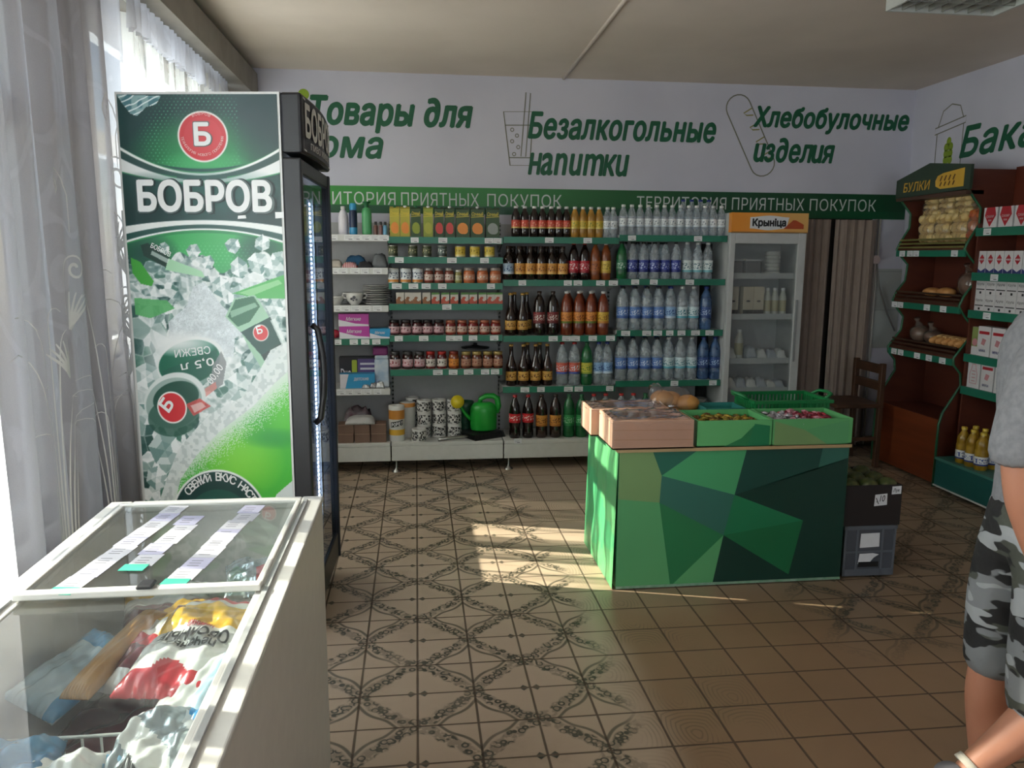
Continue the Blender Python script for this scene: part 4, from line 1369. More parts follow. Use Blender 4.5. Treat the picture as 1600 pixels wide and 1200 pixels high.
# ---------------------------------------------------------------- household goods in the left bay
PINK, BLUEP, WHT = mat('pack_magenta', 'b23a9a', .4), mat('pack_blue', '2a8fc0', .4), mat('pack_white', 'd6d3dc', .45)
AER = [mat('aerosol_navy', '1a2a48', .3), mat('aerosol_blue', '3a92c0', .3)]
t = thing('air_freshener_can', 'dark blue aerosol can on the top shelf beside the green bottle', 'aerosol can', (-.421, 5.56, LA[0]))
MB().lathe([(.026, 0), (.027, .003), (.027, .05), (.027, .15), (.022, .165)], 18, mats=[1, 1, 0, 0]).build('can', AER, t)
MB().lathe([(.024, .166), (.024, .2), (.018, .212)], 16).build('cap', AER[1], t)
t = thing('shampoo_bottle', 'green shampoo bottle with dark green cap on the top shelf', 'bottle', (-.33, 5.56, LA[0]))
MB().lathe([(.030, 0), (.033, .01), (.033, .15), (.028, .175), (.015, .185)], 18, squash=.7).build('bottle_body', mat('shampoo_green', '4a9a62', .3), t)
MB().lathe([(.014, .186), (.016, .19), (.016, .212), (.028, .218), (.028, .224)], 14).build('cap', CAPS['green'], t)
t = thing('cleaner_bottle', 'plain white cleaner bottle at the left of the top shelf', 'bottle', (-.49, 5.59, LA[0]))
MB().lathe([(.030, 0), (.034, .008), (.034, .12), (.026, .15), (.014, .17)], 18).build('bottle_body', WHT, t)
MB().lathe([(.014, .171), (.016, .173), (.016, .192)], 14).build('cap', RAILW, t)
for i, (x, c, w) in enumerate([(-.27, '6a4a44', 'first'), (-.236, '7a5a5a', 'second'), (-.206, '6aa0c0', 'third')]):
    t = thing('polish_bottle', f'{w} tiny polish bottle right of the green shampoo on the top shelf', 'bottle', (x, 5.545, LA[0]), 0, 'tiny polish bottles')
    MB().lathe([(.015, 0), (.015, .06), (.008, .068)], 14).build('bottle_body', mat('polish_%d' % i, c, .3), t)
    MB().lathe([(.009, .069), (.009, .09)], 12).build('cap', CAPS['black'], t)


def folded(name, x, y, z, w, d, h, m, label, cat, seed=1, n=8):
    """a soft folded pile or bag"""
    rr = random.Random(seed)
    b = MB()
    vs = []
    for j in range(n + 1):
        for i in range(n + 1):
            u, v = i / n, j / n
            e = (1 - abs(2 * u - 1) ** 4) * (1 - abs(2 * v - 1) ** 4)
            vs.append(((u - .5) * w, (v - .5) * d, h * (.3 + .7 * e ** .6) * rr.uniform(.8, 1.05)))
    k = len(vs)
    vs += [(p[0], p[1], 0) for p in vs]
    fs = []
    for j in range(n):
        for i in range(n):
            a = j * (n + 1) + i
            fs += [(a, a + 1, a + n + 2, a + n + 1), (k + a, k + a + n + 1, k + a + n + 2, k + a + 1)]
    for i in range(n):
        for a, c in ((i, i + 1), (n * (n + 1) + i + 1, n * (n + 1) + i), ((i + 1) * (n + 1), i * (n + 1)), (i * (n + 1) + n, (i + 1) * (n + 1) + n)):
            fs.append((c, a, k + a, k + c))
    return tag(b.add(vs, fs, 0, True).build(name, m, None, (x, y, z)), label, cat)


z = LA[1]
folded('folded_cloth', -.545, 5.58, z, .08, .12, .055, mat('cloth_cream', 'b8b0a6', .9), 'cream folded cloth at the left of the second shelf', 'cloth', 2)
STR = NT('striped_cloth')
_s = STR.n('SeparateXYZ', i_0=STR.n('TexCoord').outputs['Object'])
STR.set(STR.b.inputs['Base Color'], STR.mix(STR.step(STR.m('SINE', STR.m('MULTIPLY', _s.outputs[0], 500.0)), -.2, .2), 'a8303c', 'd8c8c8'))
folded('folded_cloth', -.45, 5.56, z, .10, .10, .04, STR.mat, 'red and white striped cloth on the second shelf', 'cloth', 3)
folded('folded_cloth', -.42, 5.69, z, .15, .12, .085, mat('cloth_blue', '2a5a80', .8), 'blue folded cloth behind the striped cloth', 'cloth', 4)
folded('folded_cloth', -.345, 5.56, z, .10, .10, .045, mat('cloth_black', '26262c', .85), 'black folded cloth on the second shelf', 'cloth', 5)
folded('plastic_bag', -.25, 5.62, z, .10, .16, .10, mat('bag_grey', '6a6e72', .35, bump=.5, bscale=40), 'crumpled grey plastic bag at the right end of the second shelf', 'bag', 6)
PORC = mat('porcelain', 'c9c8c6', .2)
z = LA[2]
t = thing('sugar_bowl', 'white two-handled bowl with grey floral print on the third shelf', 'bowl', (-.425, 5.57, z))
MB().lathe([(.025, 0), (.03, .006), (.05, .03), (.058, .06), (.06, .085), (.057, .085), (.05, .04), (.0, .02)], 22).build('bowl', PORC, t)
for s in (-1, 1):
    MB().tube([(s * .056, 0, .075), (s * .075, 0, .08), (s * .082, 0, .065), (s * .072, 0, .05), (s * .053, 0, .045)], .006, 8).build('handle', PORC, t)
b = MB(frame((0, -.0605, 0)))
for (px, pz, r) in ((0, .055, .012), (-.018, .045, .009), (.016, .04, .008), (-.006, .035, .006)):
    plate(b, circ(px, pz, r, 8), -.004 - abs(px) * .1, .0005 - abs(px) * .25, 0)
b.build('flower_print', mat('print_grey', '56565e', .4), t)
for i in range(9):
    r = .098
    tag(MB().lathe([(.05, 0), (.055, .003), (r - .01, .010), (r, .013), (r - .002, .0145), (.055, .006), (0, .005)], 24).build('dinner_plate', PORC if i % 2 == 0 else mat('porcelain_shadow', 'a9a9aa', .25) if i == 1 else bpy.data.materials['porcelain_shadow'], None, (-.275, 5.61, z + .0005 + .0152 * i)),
        f'white dinner plate in the stack of nine on the third shelf, {ORD[i]} from the bottom', 'plate', 'stacked dinner plates')
tag(MB().lathe([(.035, 0), (.04, .006), (.07, .05), (.075, .06), (.07, .058), (.035, .012), (0, .01)], 22).build('soup_bowl', PORC, None, (-.56, 5.60, z)), 'deep white bowl at the far left of the third shelf', 'bowl')
for i in range(6):
    tag(MB().lathe([(.04, 0), (.045, .003), (.078, .010), (.085, .012), (.045, .005), (0, .004)], 22).build('saucer', PORC, None, (-.44, 5.72, z + .0005 + .0135 * i)), f'white saucer in the stack behind the floral bowl, {ORD[i]} from the bottom', 'saucer', 'stacked saucers')


def pad_art(b, w, h):
    plate(b, [(-w / 2, 0), (w / 2, 0), (w / 2, h * .14), (w * .05, h * .22), (-w / 2, h * .55)], 0, .0006, 1)
    put_text(b, 'Мягкие', -w * .26, h * .45, w * .5, h * .3, 1, shear=.3, bold=.02, z=.001)


z = LA[3]
pack('hygiene_pack', -.43, 5.58, z, .205, .10, .085, [PINK, WHT], 'magenta pack on the fourth shelf, under its twin', 'pack', 'magenta packs', 0, pad_art)
pack('hygiene_pack', -.435, 5.58, z + .0855, .205, .10, .085, [PINK, WHT], 'magenta pack lying on top of another magenta pack', 'pack', 'magenta packs', .04, pad_art)
pack('wipes_pack', -.255, 5.58, z, .14, .10, .068, [BLUEP, WHT], 'blue pack beside the magenta packs on the fourth shelf', 'pack', None, 0, pad_art)
tag(MB().blob((0, 0, .03), .035, .03, .03, 0, 12, 8).build('soap_bag', mat('pack_red', 'a02838', .4), None, (-.565, 5.57, z)), 'small red packet at the left end of the fourth shelf', 'packet')
z = LA[4]


def duo_art(b, w, h):
    put_text(b, 'Duo', -w * .46, h * .25, w * .26, h * .35, 1, bold=.02)
    put_text(b, '1', -w * .16, h * .08, w * .10, h * .8, 2, bold=.05)
    plate(b, [(-w * .02, h * .06), (w * .48, h * .06), (w * .48, h * .94), (-w * .02, h * .94)], 0, .0008, 3)
    for k in range(4):
        plate(b, [(w * .04, h * (.22 + .17 * k)), (w * .42, h * (.22 + .17 * k)), (w * .42, h * (.29 + .17 * k)), (w * .04, h * (.29 + .17 * k))], 0, .0012, 1)


pack('filter_box', -.415, 5.68, z + .0015, .27, .08, .205, [mat('box_dark', '24222c', .4), WHT, mat('print_lime', 'a8b83a', .4), mat('print_violet', '5a4a80', .4)], 'dark violet box with big yellow numeral on the lowest left shelf', 'box', None, 0, duo_art)


def wipes_art(b, w, h):
    plate(b, [(-w * .5, 0), (-w * .35, 0), (-w * .25, h), (-w * .5, h)], 0, .0006, 1)
    put_text(b, 'детские', -w * .1, h * .5, w * .42, h * .25, 1, bold=.02)


pack('baby_wipes', -.42, 5.58, z, .24, .09, .10, [BLUEP, WHT], 'blue and white wipes pack in front of the dark violet box', 'pack', None, .05, wipes_art)
t = thing('detergent_bag', 'white and blue detergent bag with purple top on the lowest left shelf', 'bag', (-.25, 5.60, z))
MB().box(-.05, .05, -.035, .035, 0, .20).box(-.048, .048, -.03, .03, .20, .225).build('bag', mat('bag_pale_blue', '9fb6d0', .4, col2='d0d6de', scale=14), t, bevel=.008)
MB().box(-.06, .045, -.032, .032, .2255, .285).build('purple_top', mat('purple_plastic', '7a2a6a', .4), t, bevel=.012)
for i, (x, y, m) in enumerate([(-.36, 5.545, 'b0b2b4'), (-.305, 5.54, '8f8f92'), (-.26, 5.53, 'c2c4c6')]):
    folded('soap_sachet', x, y - .008, z, .055, .05, .03 + .01 * i, mat('foil_%d' % i, m, .25, .6, bump=.6, bscale=60), f'{ORD[i]} small foil sachet from the left in front of the wipes', 'sachet', 20 + i)
# base deck, left bay: soap cartons, towel and plates
SOAP = mat('brown_carton', '6e5346', .6, col2='7c6152', scale=9)
for r in range(2):
    for i in range(3):
        w = .105
        pack('soap_carton', -.50 + i * .112, 5.50, .21 + r * .0655, w, .12, .065, [SOAP, mat('carton_edge', '94786a', .6) if (r, i) == (0, 0) else bpy.data.materials['carton_edge']],
             f'brown soap carton, {ORD[i]} from the left in the {("bottom", "top")[r]} row on the base deck', 'carton', 'brown soap cartons', R.uniform(-.03, .03),
             lambda b, w, h: plate(b, [(-w * .5, h * .9), (w * .5, h * .9), (w * .5, h), (-w * .5, h)], 0, .0006, 1))
z = .342
folded('plastic_sack', -.40, 5.50, z, .20, .15, .05, mat('sack_clear', 'b8b6b6', .3, bump=.5, bscale=50), 'pale plastic-wrapped bundle lying on the brown soap cartons', 'bundle', 31)
folded('folded_towel', -.43, 5.67, .212, .22, .16, .22, mat('towel_dark', '6a4a52', .9, col2='8a8288', scale=20), 'dark reddish towel heap behind the soap cartons', 'towel', 32)
# base deck, juice bay: paper rolls, watering can, grater, baking sheets
ROLLW = mat('paper_roll_white', 'cdccc9', .8)
t = thing('paper_towel_roll', 'large paper towel roll in orange and yellow wrap on the base deck', 'paper roll', (-.15, 5.50, .21))
r = .056
MB().lathe([(r, 0), (r, .045), (r, .085), (r, .12), (r, .158), (r, .222), (r, .25), (r - .006, .252), (.02, .25), (.02, .2)], 26, mats=[2, 1, 2, 2, 0, 2, 2, 2, 2]).build('wrap', [mat('wrap_orange', 'c8863c', .4), mat('wrap_yellow', 'd6a83c', .4), ROLLW], t)
b = MB(lambda p: (math.sin(p[0] / r) * (r + p[2]), -math.cos(p[0] / r) * (r + p[2]), p[1]))
for i in range(12):
    x0, x1 = -.042 + .0075 * i, -.042 + .0075 * (i + 1)
    plate(b, [(x0, .108 + x0 * .2), (x1, .108 + x1 * .2), (x1, .145 + x1 * .2), (x0, .145 + x0 * .2)], .0004, .0008, 0)
for i, ch in enumerate('POPEY'):
    put_text(b, ch, -.035 + .0165 * i, .113 + (-.035 + .0165 * i) * .2, .0125, .026, 1, bold=.06, z=.0022)
b.build('print', [INK, PAPER], t)
t = thing('paper_towel_roll', 'second paper towel roll half hidden behind the orange one', 'paper roll', (-.075, 5.62, .21))
MB().lathe([(r, 0), (r, .08), (r, .22), (r, .25), (r - .006, .252), (.02, .25)], 22, mats=[2, 2, 0, 2, 2]).build('wrap', [bpy.data.materials['wrap_orange'], bpy.data.materials['wrap_yellow'], ROLLW], t)
TR = NT('toilet_roll_print')
_o = TR.n('TexCoord').outputs['Object']
_s = TR.n('SeparateXYZ', i_0=_o)
_v = TR.n('CombineXYZ', i_0=TR.m('MULTIPLY', TR.m('ARCTAN2', _s.outputs[1], _s.outputs[0]), 4.0), i_1=TR.m('MULTIPLY', _s.outputs[2], 70.0))
_n = TR.n('TexVoronoi', i_Vector=_v.outputs[0], distance='CHEBYCHEV')
_n.inputs['Scale'].default_value = .9
_rim = TR.step(TR.m('ABSOLUTE', TR.m('SUBTRACT', _s.outputs[2], .045)), .032, .036)
_f = TR.m('MULTIPLY', TR.m('SUBTRACT', 1.0, _rim), TR.step(TR.m('ABSOLUTE', TR.m('SUBTRACT', _n.outputs['Distance'], .3)), .14, .1))
TR.set(TR.b.inputs['Base Color'], TR.mix(_f, 'c9c8c6', '232326'))
TR.b.inputs['Roughness'].default_value = .7
roll_me = MB().lathe([(.05, 0), (.05, .09), (.046, .0905), (.02, .089), (.02, .04)], 24).mesh('toilet_roll', [TR.mat])
for c, (x, y, n) in enumerate([(.04, 5.58, 3), (.15, 5.60, 3), (.262, 5.58, 3), (-.04, 5.70, 3)]):
    for i in range(n):
        tag(link('toilet_roll', roll_me, None, (x + R.uniform(-.003, .003), y, .21 + .0912 * i)), f'toilet roll with black print, {ORD[i]} from the bottom of the {["left front", "middle", "right", "rear"][c]} stack', 'toilet roll', 'printed toilet rolls').rotation_euler = (0, 0, R.uniform(0, 6))
tag(link('toilet_roll', roll_me, None, (.005, 5.455, .21)), 'single toilet roll standing in front of the stacks', 'toilet roll', 'printed toilet rolls')
t = thing('watering_can', 'green plastic watering can with yellow rose on the base deck', 'watering can', (.47, 5.57, .2605), 0)
CANG = mat('green_can_plastic', '1f9a35', .35)
b = MB().lathe([(.088, 0), (.095, .01), (.098, .13), (.094, .165), (.075, .19), (.05, .2)], 24, squash=.72)
b.build('tank', CANG, t)
MB().tube([(-.03, 0, .18), (-.02, 0, .225), (.02, 0, .245), (.07, 0, .245), (.10, 0, .225), (.108, 0, .17), (.095, 0, .12)], [.018, .018, .019, .020, .022, .022, .018], 10).build('handle', CANG, t)
MB().tube([(-.075, 0, .06), (-.125, -.01, .11), (-.165, -.015, .17), (-.19, -.025, .205)], [.018, .014, .011, .010], 10).build('spout', CANG, t)
o = MB().lathe([(.011, 0), (.014, .02), (.046, .045), (.048, .052), (.0, .058)], 18).build('rose', mat('yellow_plastic', 'd8c42a', .35), t, (-.185, -.02, .20))
o.rotation_euler = (1.2, -.35, 0)
t = thing('plastic_vase', 'tall translucent green vase behind the watering can', 'vase', (.345, 5.70, .21))
MB().lathe([(.05, 0), (.055, .05), (.062, .2), (.066, .235), (.063, .235), (.052, .06), (0, .01)], 20).build('vase', clear('vase_plastic', '5a9a78', .5, .1, '3f7a5c'), t)
for i in range(5):
    tag(MB().box(-.13, .13, -.11, .11, 0, .0022).box(-.13, .13, -.11, -.106, .0022, .007).build('baking_sheet', mat('sheet_black', '2a2a2c', .35, .4) if i == 0 else bpy.data.materials['sheet_black'], None, (.46 - .004 * i, 5.57, .2105 + .0092 * i)), f'black baking sheet under the watering can, {ORD[i]} from the bottom', 'baking sheet', 'stacked baking sheets').rotation_euler = (0, 0, .5 + .02 * i)
t = thing('kitchen_tongs', 'shiny metal tongs lying on the base deck before the toilet rolls', 'tongs', (.22, 5.47, .216))
for s in (-1, 1):
    MB().tube([(-.08, -.03 + s * .004, .004), (0, -.0 + s * .012, .01), (.12, .03 + s * .012, .012), (.16, .04, .012)], [.012, .008, .006, .006], 8).build('arm', STEEL, t)
# low shelf of the water bay
for i, (x, r) in enumerate([(1.86, .06), (1.99, .05), (2.1, .055)]):
    tag(MB().lathe([(r * .6, 0), (r * .7, .004), (r, .05), (r * 1.05, .052), (r * .95, .05), (r * .6, .008), (0, .008)], 18).build('foil_bowl', mat('foil_bowl_metal', 'b4b4b2', .25, .8) if i == 0 else bpy.data.materials['foil_bowl_metal'], None, (x, 5.6, LD[4])), f'{ORD[i]} pale bowl from the left on the low shelf behind the counter', 'bowl', 'bowls on the low shelf')

# ---------------------------------------------------------------- price tags on the rails
tag_me = MB().box(-.028, .028, -.0012, 0, -.018, .018, 0)
for k in range(3):
    tag_me.box(-.023, .018 - .007 * k, -.0016, -.0012, .008 - .008 * k, .0095 - .008 * k, 1)
tag_me.box(-.004, .017, -.0016, -.0012, -.012, -.007, 1)
tag_me = tag_me.mesh('price_tag', [PAPER, mat('tag_print', '77777c', .7)])


def tags(xs, z, where, y=SF - .008):
    for i, x in enumerate(xs):
        o = link('price_tag', tag_me, None, (x, y - .0005, z - .02))
        o.rotation_euler = (0, R.uniform(-.03, .03), 0)
        o.scale = (R.uniform(.95, 1.2), 1, 1)
        tag(o, f'{ORD[i]} white price tag from the left on {where}' if len(xs) > 1 else f'lone white price tag on {where}', 'price tag', 'price tags on the shelf rails')


tags([-.555, -.445, -.394, -.334, -.274, -.214], LA[0], 'the top rail beside the fridge')
tags([-.549, -.495, -.412, -.347, -.262], LA[1], 'the rail under the folded cloths')
tags([-.543, -.483, -.414, -.345, -.267], LA[2], 'the rail under the plates')
tags([-.55, -.433, -.355, -.28], LA[3], 'the rail under the magenta packs')
tags([-.529, -.472, -.411, -.349, -.279], LA[4], 'the rail under the wipes pack')
tags([-.007, .184, .501, .56], LB[0], 'the rail under the juice cartons')
tags([-.113, .245, .47], LB[1], 'the rail under the yellow tins')
tags([-.133, -.02, .067, .178, .515], LB[2], 'the rail under the peach jars')
tags([.208], LB[3], 'the rail under the puree cartons')
tags([-.126, .046, .232, .287, .39, .539], LB[4], 'the rail under the dark jam jars')
tags([.142, .249, .358, .475, .545], LB[5], 'the rail of the lowest jar shelf')
tags([.922, 1.194], LC[0], 'the rail under the red-labelled bottles')
tags([1.511, 1.993], LD[0], 'the rail under the small water bottles')
tags([.735, 1.058, 1.13, 1.293, 1.385], LC[1], 'the rail under the stubby beers')
tags([1.544, 1.68, 1.945], LD[1], 'the rail under the blue-labelled bottles')
tags([.959, 1.055, 1.12, 1.246, 1.375], LC[2], 'the rail under the tea bottles')
tags([1.485, 1.641, 1.722, 1.812, 1.899, 2.004, 2.11], LD[2], 'the third rail of the water bay')
tags([.76, .876, 1.076, 1.151, 1.38], LC[3], 'the lowest green rail of the beer bay')
tags([1.861, 2.153], LD[3], 'the fourth rail of the water bay')
tags([.70], .225, 'the front of the base deck under the cola', 5.4095)
# ================================================================ counter with faceted green print
def film(name, c, bump=0):
    return mat(name, c, .38, var=.05, scale=3, bump=bump, bscale=14)


GC = [film('facet_olive', '7a9c66'), film('facet_leaf', '5ba56c'), film('facet_teal', '2a6a58'), film('facet_bright', '4aa36c'), film('facet_deep', '1a4a40'), film('facet_darkest', '123a30'),
      film('facet_emerald', '1f7a50'), film('facet_moss', '1a6c42'), film('facet_slate', '356e60'), film('facet_forest', '2a7a4c'), mat('pale_wood_edge', 'b59a70', .6)]
counter = thing('sales_counter', 'free-standing counter wrapped in a green faceted print in the middle of the floor', 'counter', (0, 0, 0))
CX0, CX1, CY0, CY1, CH = .885, 1.968, 3.315, 3.92, .645
b = MB().box(CX0, CX1, CY0 + .002, CY1, .004, CH, 3)
b.build('body', GC, counter)
P = dict(TL=(.885, .645), TR=(1.966, .645), BL=(.885, .004), BR=(1.968, .004), a=(1.082, .532), b=(1.428, .433), c=(1.475, .645), d=(1.037, .645), e=(1.766, .299), f=(1.385, .242), g=(1.712, .038), h=(1.142, .004), i=(1.342, .004),
         j=(1.076, .407), k=(1.966, .593), l=(1.244, .645), m=(1.823, .545), n=(1.839, .645), L=(.885, .428))
FACES = [('TL d a j L', 0), ('L j h BL', 1), ('d l a', 2), ('l c b a', 3), ('c n m b', 4), ('n TR k m', 8), ('m k b', 5), ('k BR g e b', 5), ('b e f', 6), ('f e g', 7), ('a b f j', 8), ('j f h', 9), ('f i h', 1), ('f g i', 5), ('g BR i', 5)]
b = MB(frame((0, CY0 + .002, 0)))
for s, m in FACES:
    b.add([(P[k][0], P[k][1], .002) for k in s.split()][::-1], [tuple(range(len(s.split())))], m)
b.build('front_print', GC, counter)
# the side film is loose and wrinkled
b = MB()
n, mz = 22, 20
SIDE = [(1, .62), (3, .30), (1, 0)]
vs = []
rr = random.Random(4)
ph = [rr.uniform(0, 6) for _ in range(8)]
for j in range(mz + 1):
    for i in range(n + 1):
        u, v = i / n, j / mz
        wv = .006 * math.sin(u * 21 + ph[0] + 2.2 * math.sin(v * 3 + ph[1])) + .004 * math.sin(u * 43 + v * 5 + ph[2]) + .003 * math.sin(v * 17 + u * 9)
        e = min(1, 6 * min(u, 1 - u)) * min(1, 8 * min(v, 1 - v))
        vs.append((CX0 - .004 - (wv + .006) * e - .014 * v, CY0 + .003 + (CY1 - CY0 - .003) * u, CH - (CH - .003) * v))
fs, ms = [], []
for j in range(mz):
    for i in range(n):
        k = j * (n + 1) + i
        fs.append((k, k + n + 1, k + n + 2, k + 1))
b.add(vs, fs, 0, True)
for q in range(len(b.mi)):
    j, i = divmod(q, n)
    b.mi[q] = 1 if j + i * .4 < 12 else (3 if j < 14 + i * .2 else 1)
b.build('side_print', GC, counter)
MB().box(CX0, CX1, CY0 - .0025, CY0 - .0004, .004, .016).build('worn_edge', mat('worn_film_edge', '8fae98', .6, col2='6f9a7c', scale=30), counter)
MB().box(CX0 - .012, CX1 + .004, CY0 - .012, CY1 + .01, CH, .66).build('top', GC[10], counter)

CARD = mat('cardboard', 'c09a82', .75, var=.06, bump=.1, bscale=30)
CARDI = mat('cardboard_inside', 'b08664', .75)
FILMC = clear('wrap_film', 'f8f6f6', .04, .08, gloss=2.2)


def tray(name, x0, x1, y0, y1, z0, z1, mats, label, cat, group=None, t=.008, art=None, extra=None):
    b = MB().box(x0, x1, y0, y1, z0, z0 + .006, 1)
    b.box(x0, x0 + t, y0, y1, z0, z1).box(x1 - t, x1, y0, y1, z0, z1).box(x0 + t, x1 - t, y0, y0 + t, z0, z1).box(x0 + t, x1 - t, y1 - t, y1, z0, z1)
    th = thing(name, label, cat, ((x0 + x1) / 2, (y0 + y1) / 2, z0), 0, group)
    o = Vector(th.location)
    b.v = [tuple(Vector(p) - o) for p in b.v]
    b.build('box_walls', mats, th)
    if art:
        q = MB(frame(Vector((0, y0 - .0003, 0)) - o))
        art(q)
        q.build('front_print', GC, th)
    return th, o


def wrap(th, w, d, z, seed):
    """clinging clear film over a tray"""
    rr = random.Random(seed)
    ph = [rr.uniform(0, 6) for _ in range(6)]
    b = MB(); n = 20
    vs = []
    for j in range(n + 1):
        for i in range(n + 1):
            u, v = i / n * 2 - 1, j / n * 2 - 1
            x, y, zz = u * w / 2, v * d / 2, z + .003
            e = max(abs(u), abs(v))
            if e < .8: zz -= .012 * (1 - e / .8)
            zz += .006 * math.sin(u * 7 + ph[0] + 2 * math.sin(v * 4 + ph[1])) * math.sin(v * 6 + ph[2]) + .004 * math.sin(u * 19 + v * 13 + ph[3])
            if e > .93: zz -= .022 * (e - .93) / .07; x *= 1.012; y *= 1.015
            vs.append((x, y, max(zz, z + .0015) if e < .93 else zz + .006))
    fs = [(j * (n + 1) + i, j * (n + 1) + i + 1, (j + 1) * (n + 1) + i + 1, (j + 1) * (n + 1) + i) for j in range(n) for i in range(n)]
    b.add(vs, fs, 0, True)
    b.build('clear_film', FILMC, th)


th, o = tray('cardboard_tray', .848, 1.215, 3.297, 3.56, .661, .79, [CARD, CARDI], 'cardboard tray under clear film on the front left corner of the counter', 'cardboard box', 'cardboard trays')
wrap(th, .367, .263, .129, 1)
b = MB(frame((0, -.1325, 0)))
stroke(b, [(-.18, .045), (.18, .04)], .003); stroke(b, [(-.18, .088), (.18, .084)], .0025)
b.build('fold_crease', CARDI, th)
q = clear('front_film', 'f6f0ee', .05, .05)
b = MB()
rr = random.Random(9)
n = 14
vs = [(-.19 + .38 * i / n, -.1345 - .004 - .004 * abs(math.sin(i * 1.3 + j * 2.1)), .127 - .115 * j / 6) for j in range(7) for i in range(n + 1)]
b.add(vs, [(j * (n + 1) + i, (j + 1) * (n + 1) + i, (j + 1) * (n + 1) + i + 1, j * (n + 1) + i + 1) for j in range(6) for i in range(n)], 0, True)
b.build('clear_film', q, th)
th, o = tray('cardboard_tray', .812, 1.19, 3.572, 3.80, .661, .79, [CARD, CARDI], 'cardboard tray behind another tray on the back left of the counter', 'cardboard box', 'cardboard trays')
wrap(th, .378, .228, .129, 2)
for i, (x, y) in enumerate([(.93, 3.66), (1.03, 3.70), (1.12, 3.66)]):
    tag(MB().blob((0, 0, .03), .05, .035, .028, 0, 14, 8, .06, i).build('cookie_pack', mat('baked_tan', 'b5804a', .6) if i == 0 else bpy.data.materials['baked_tan'], None, (x, y, .669)), f'{ORD[i]} baked roll from the left inside the rear cardboard tray', 'bread roll', 'rolls in the rear tray')
BIN = [film('bin_green', '60ad6c'), film('bin_inside', '4a9a4a')]


def bin_art1(q):
    q.add([(1.364, .664, .001), (1.44, .70, .001), (1.50, .76, .001), (1.47, .664, .001)][::-1], [(0, 1, 2, 3)], 9)
    q.add([(1.47, .664, .0012), (1.50, .765, .0012), (1.572, .755, .0012), (1.572, .664, .0012)][::-1], [(0, 1, 2, 3)], 6)


def bin_art2(q):
    q.add([(1.595, .664, .001), (1.595, .775, .001), (1.74, .732, .001), (1.85, .664, .001)][::-1], [(0, 1, 2, 3)], 0)
    q.add([(1.74, .732, .001), (1.95, .775, .001), (1.95, .664, .001), (1.85, .664, .001)][::-1], [(0, 1, 2, 3)], 1)


th, o1 = tray('candy_bin', 1.235, 1.582, 3.303, 3.56, .661, .782, BIN, 'green open bin of golden candies in the middle of the counter', 'bin', 'green candy bins', art=bin_art1)
th, o2 = tray('candy_bin', 1.588, 1.968, 3.303, 3.56, .661, .782, BIN, 'green open bin of red and white candies on the right of the counter', 'bin', 'green candy bins', art=bin_art2)


def candies(x0, x1, y0, y1, z, mats, label, seed, split=None):
    rr = random.Random(seed)
    b = MB()
    for k in range(190):
        x, y = rr.uniform(x0, x1), rr.uniform(y0, y1)
        a = rr.uniform(0, 3.14)
        c, s = math.cos(a), math.sin(a)
        zz = z + rr.uniform(-.01, .012) + .012 * math.sin(3 * (x - x0) / (x1 - x0))
        m = rr.randrange(len(mats)) if split is None else (0 if x < split + rr.uniform(-.03, .03) else 1 + rr.randrange(len(mats) - 1))
        b.tube([(x - c * .017, y - s * .017, zz), (x - c * .012, y - s * .012, zz), (x - c * .009, y - s * .009, zz), (x, y, zz + .001), (x + c * .009, y + s * .009, zz), (x + c * .012, y + s * .012, zz), (x + c * .017, y + s * .017, zz)],
               [.006, .0025, .007, .008, .007, .0025, .006], 6, m)
    b.box(x0 - .006, x1 + .006, y0 - .006, y1 + .006, .668, z - .012, 0)
    o = b.build('candies', mats, None)
    tag(o, label, 'candy', None, 'stuff')


candies(1.252, 1.566, 3.32, 3.543, .742, [mat('candy_gold', 'b89a3c', .3, .5), mat('candy_olive', '8a7a2c', .3, .4), mat('candy_brown', '6a4a24', .4)], 'golden and brown wrapped candies filling the middle green bin', 1)
candies(1.605, 1.952, 3.32, 3.543, .752, [mat('candy_silver', 'b9b4ba', .3, .5), mat('candy_red', 'b83244', .35, .2), mat('candy_pink', 'd0909c', .35, .2), mat('candy_wine', '8a2438', .35, .2)], 'red and silver wrapped candies filling the right green bin', 2, 1.74)
t = thing('bread_bag', 'clear bag of round golden buns at the back of the counter', 'bread', (1.28, 3.80, .661))
BUN = mat('golden_bun', 'c08a48', .55, col2='a8702e', scale=12)
for p in ((-.05, 0, .045), (.045, .01, .05), (-.0, .03, .12), (.075, -.02, .11), (-.05, .01, .13)):
    MB().blob(p, .06, .052, .045, 0, 14, 9, .03, 3).build('bun', BUN, t)
MB().blob((.0, .005, .092), .125, .085, .105, 0, 16, 10, .05, 8).build('clear_bag', FILMC, t)
MB().blob((-.09, 0, .17), .035, .03, .04, 0, 10, 7, .25, 2).build('bag_knot', FILMC, t)
tag(MB().box(-.10, .10, -.08, .08, 0, .006).box(-.1, -.094, -.08, .08, .006, .11).box(.094, .1, -.08, .08, .006, .11).box(-.094, .094, -.08, -.074, .006, .11).box(-.094, .094, .074, .08, .006, .11).build('teal_box', mat('teal_card', '2f7f78', .5), None, (1.50, 3.72, .661)), 'small open teal box behind the candy bins', 'box')
t = thing('plastic_basket', 'dark green plastic basket with end handles behind the right candy bin', 'basket', (1.83, 3.74, .661))
BG = mat('basket_green', '12743c', .4)
b = MB()
b.box(-.19, .19, -.13, .13, 0, .006)
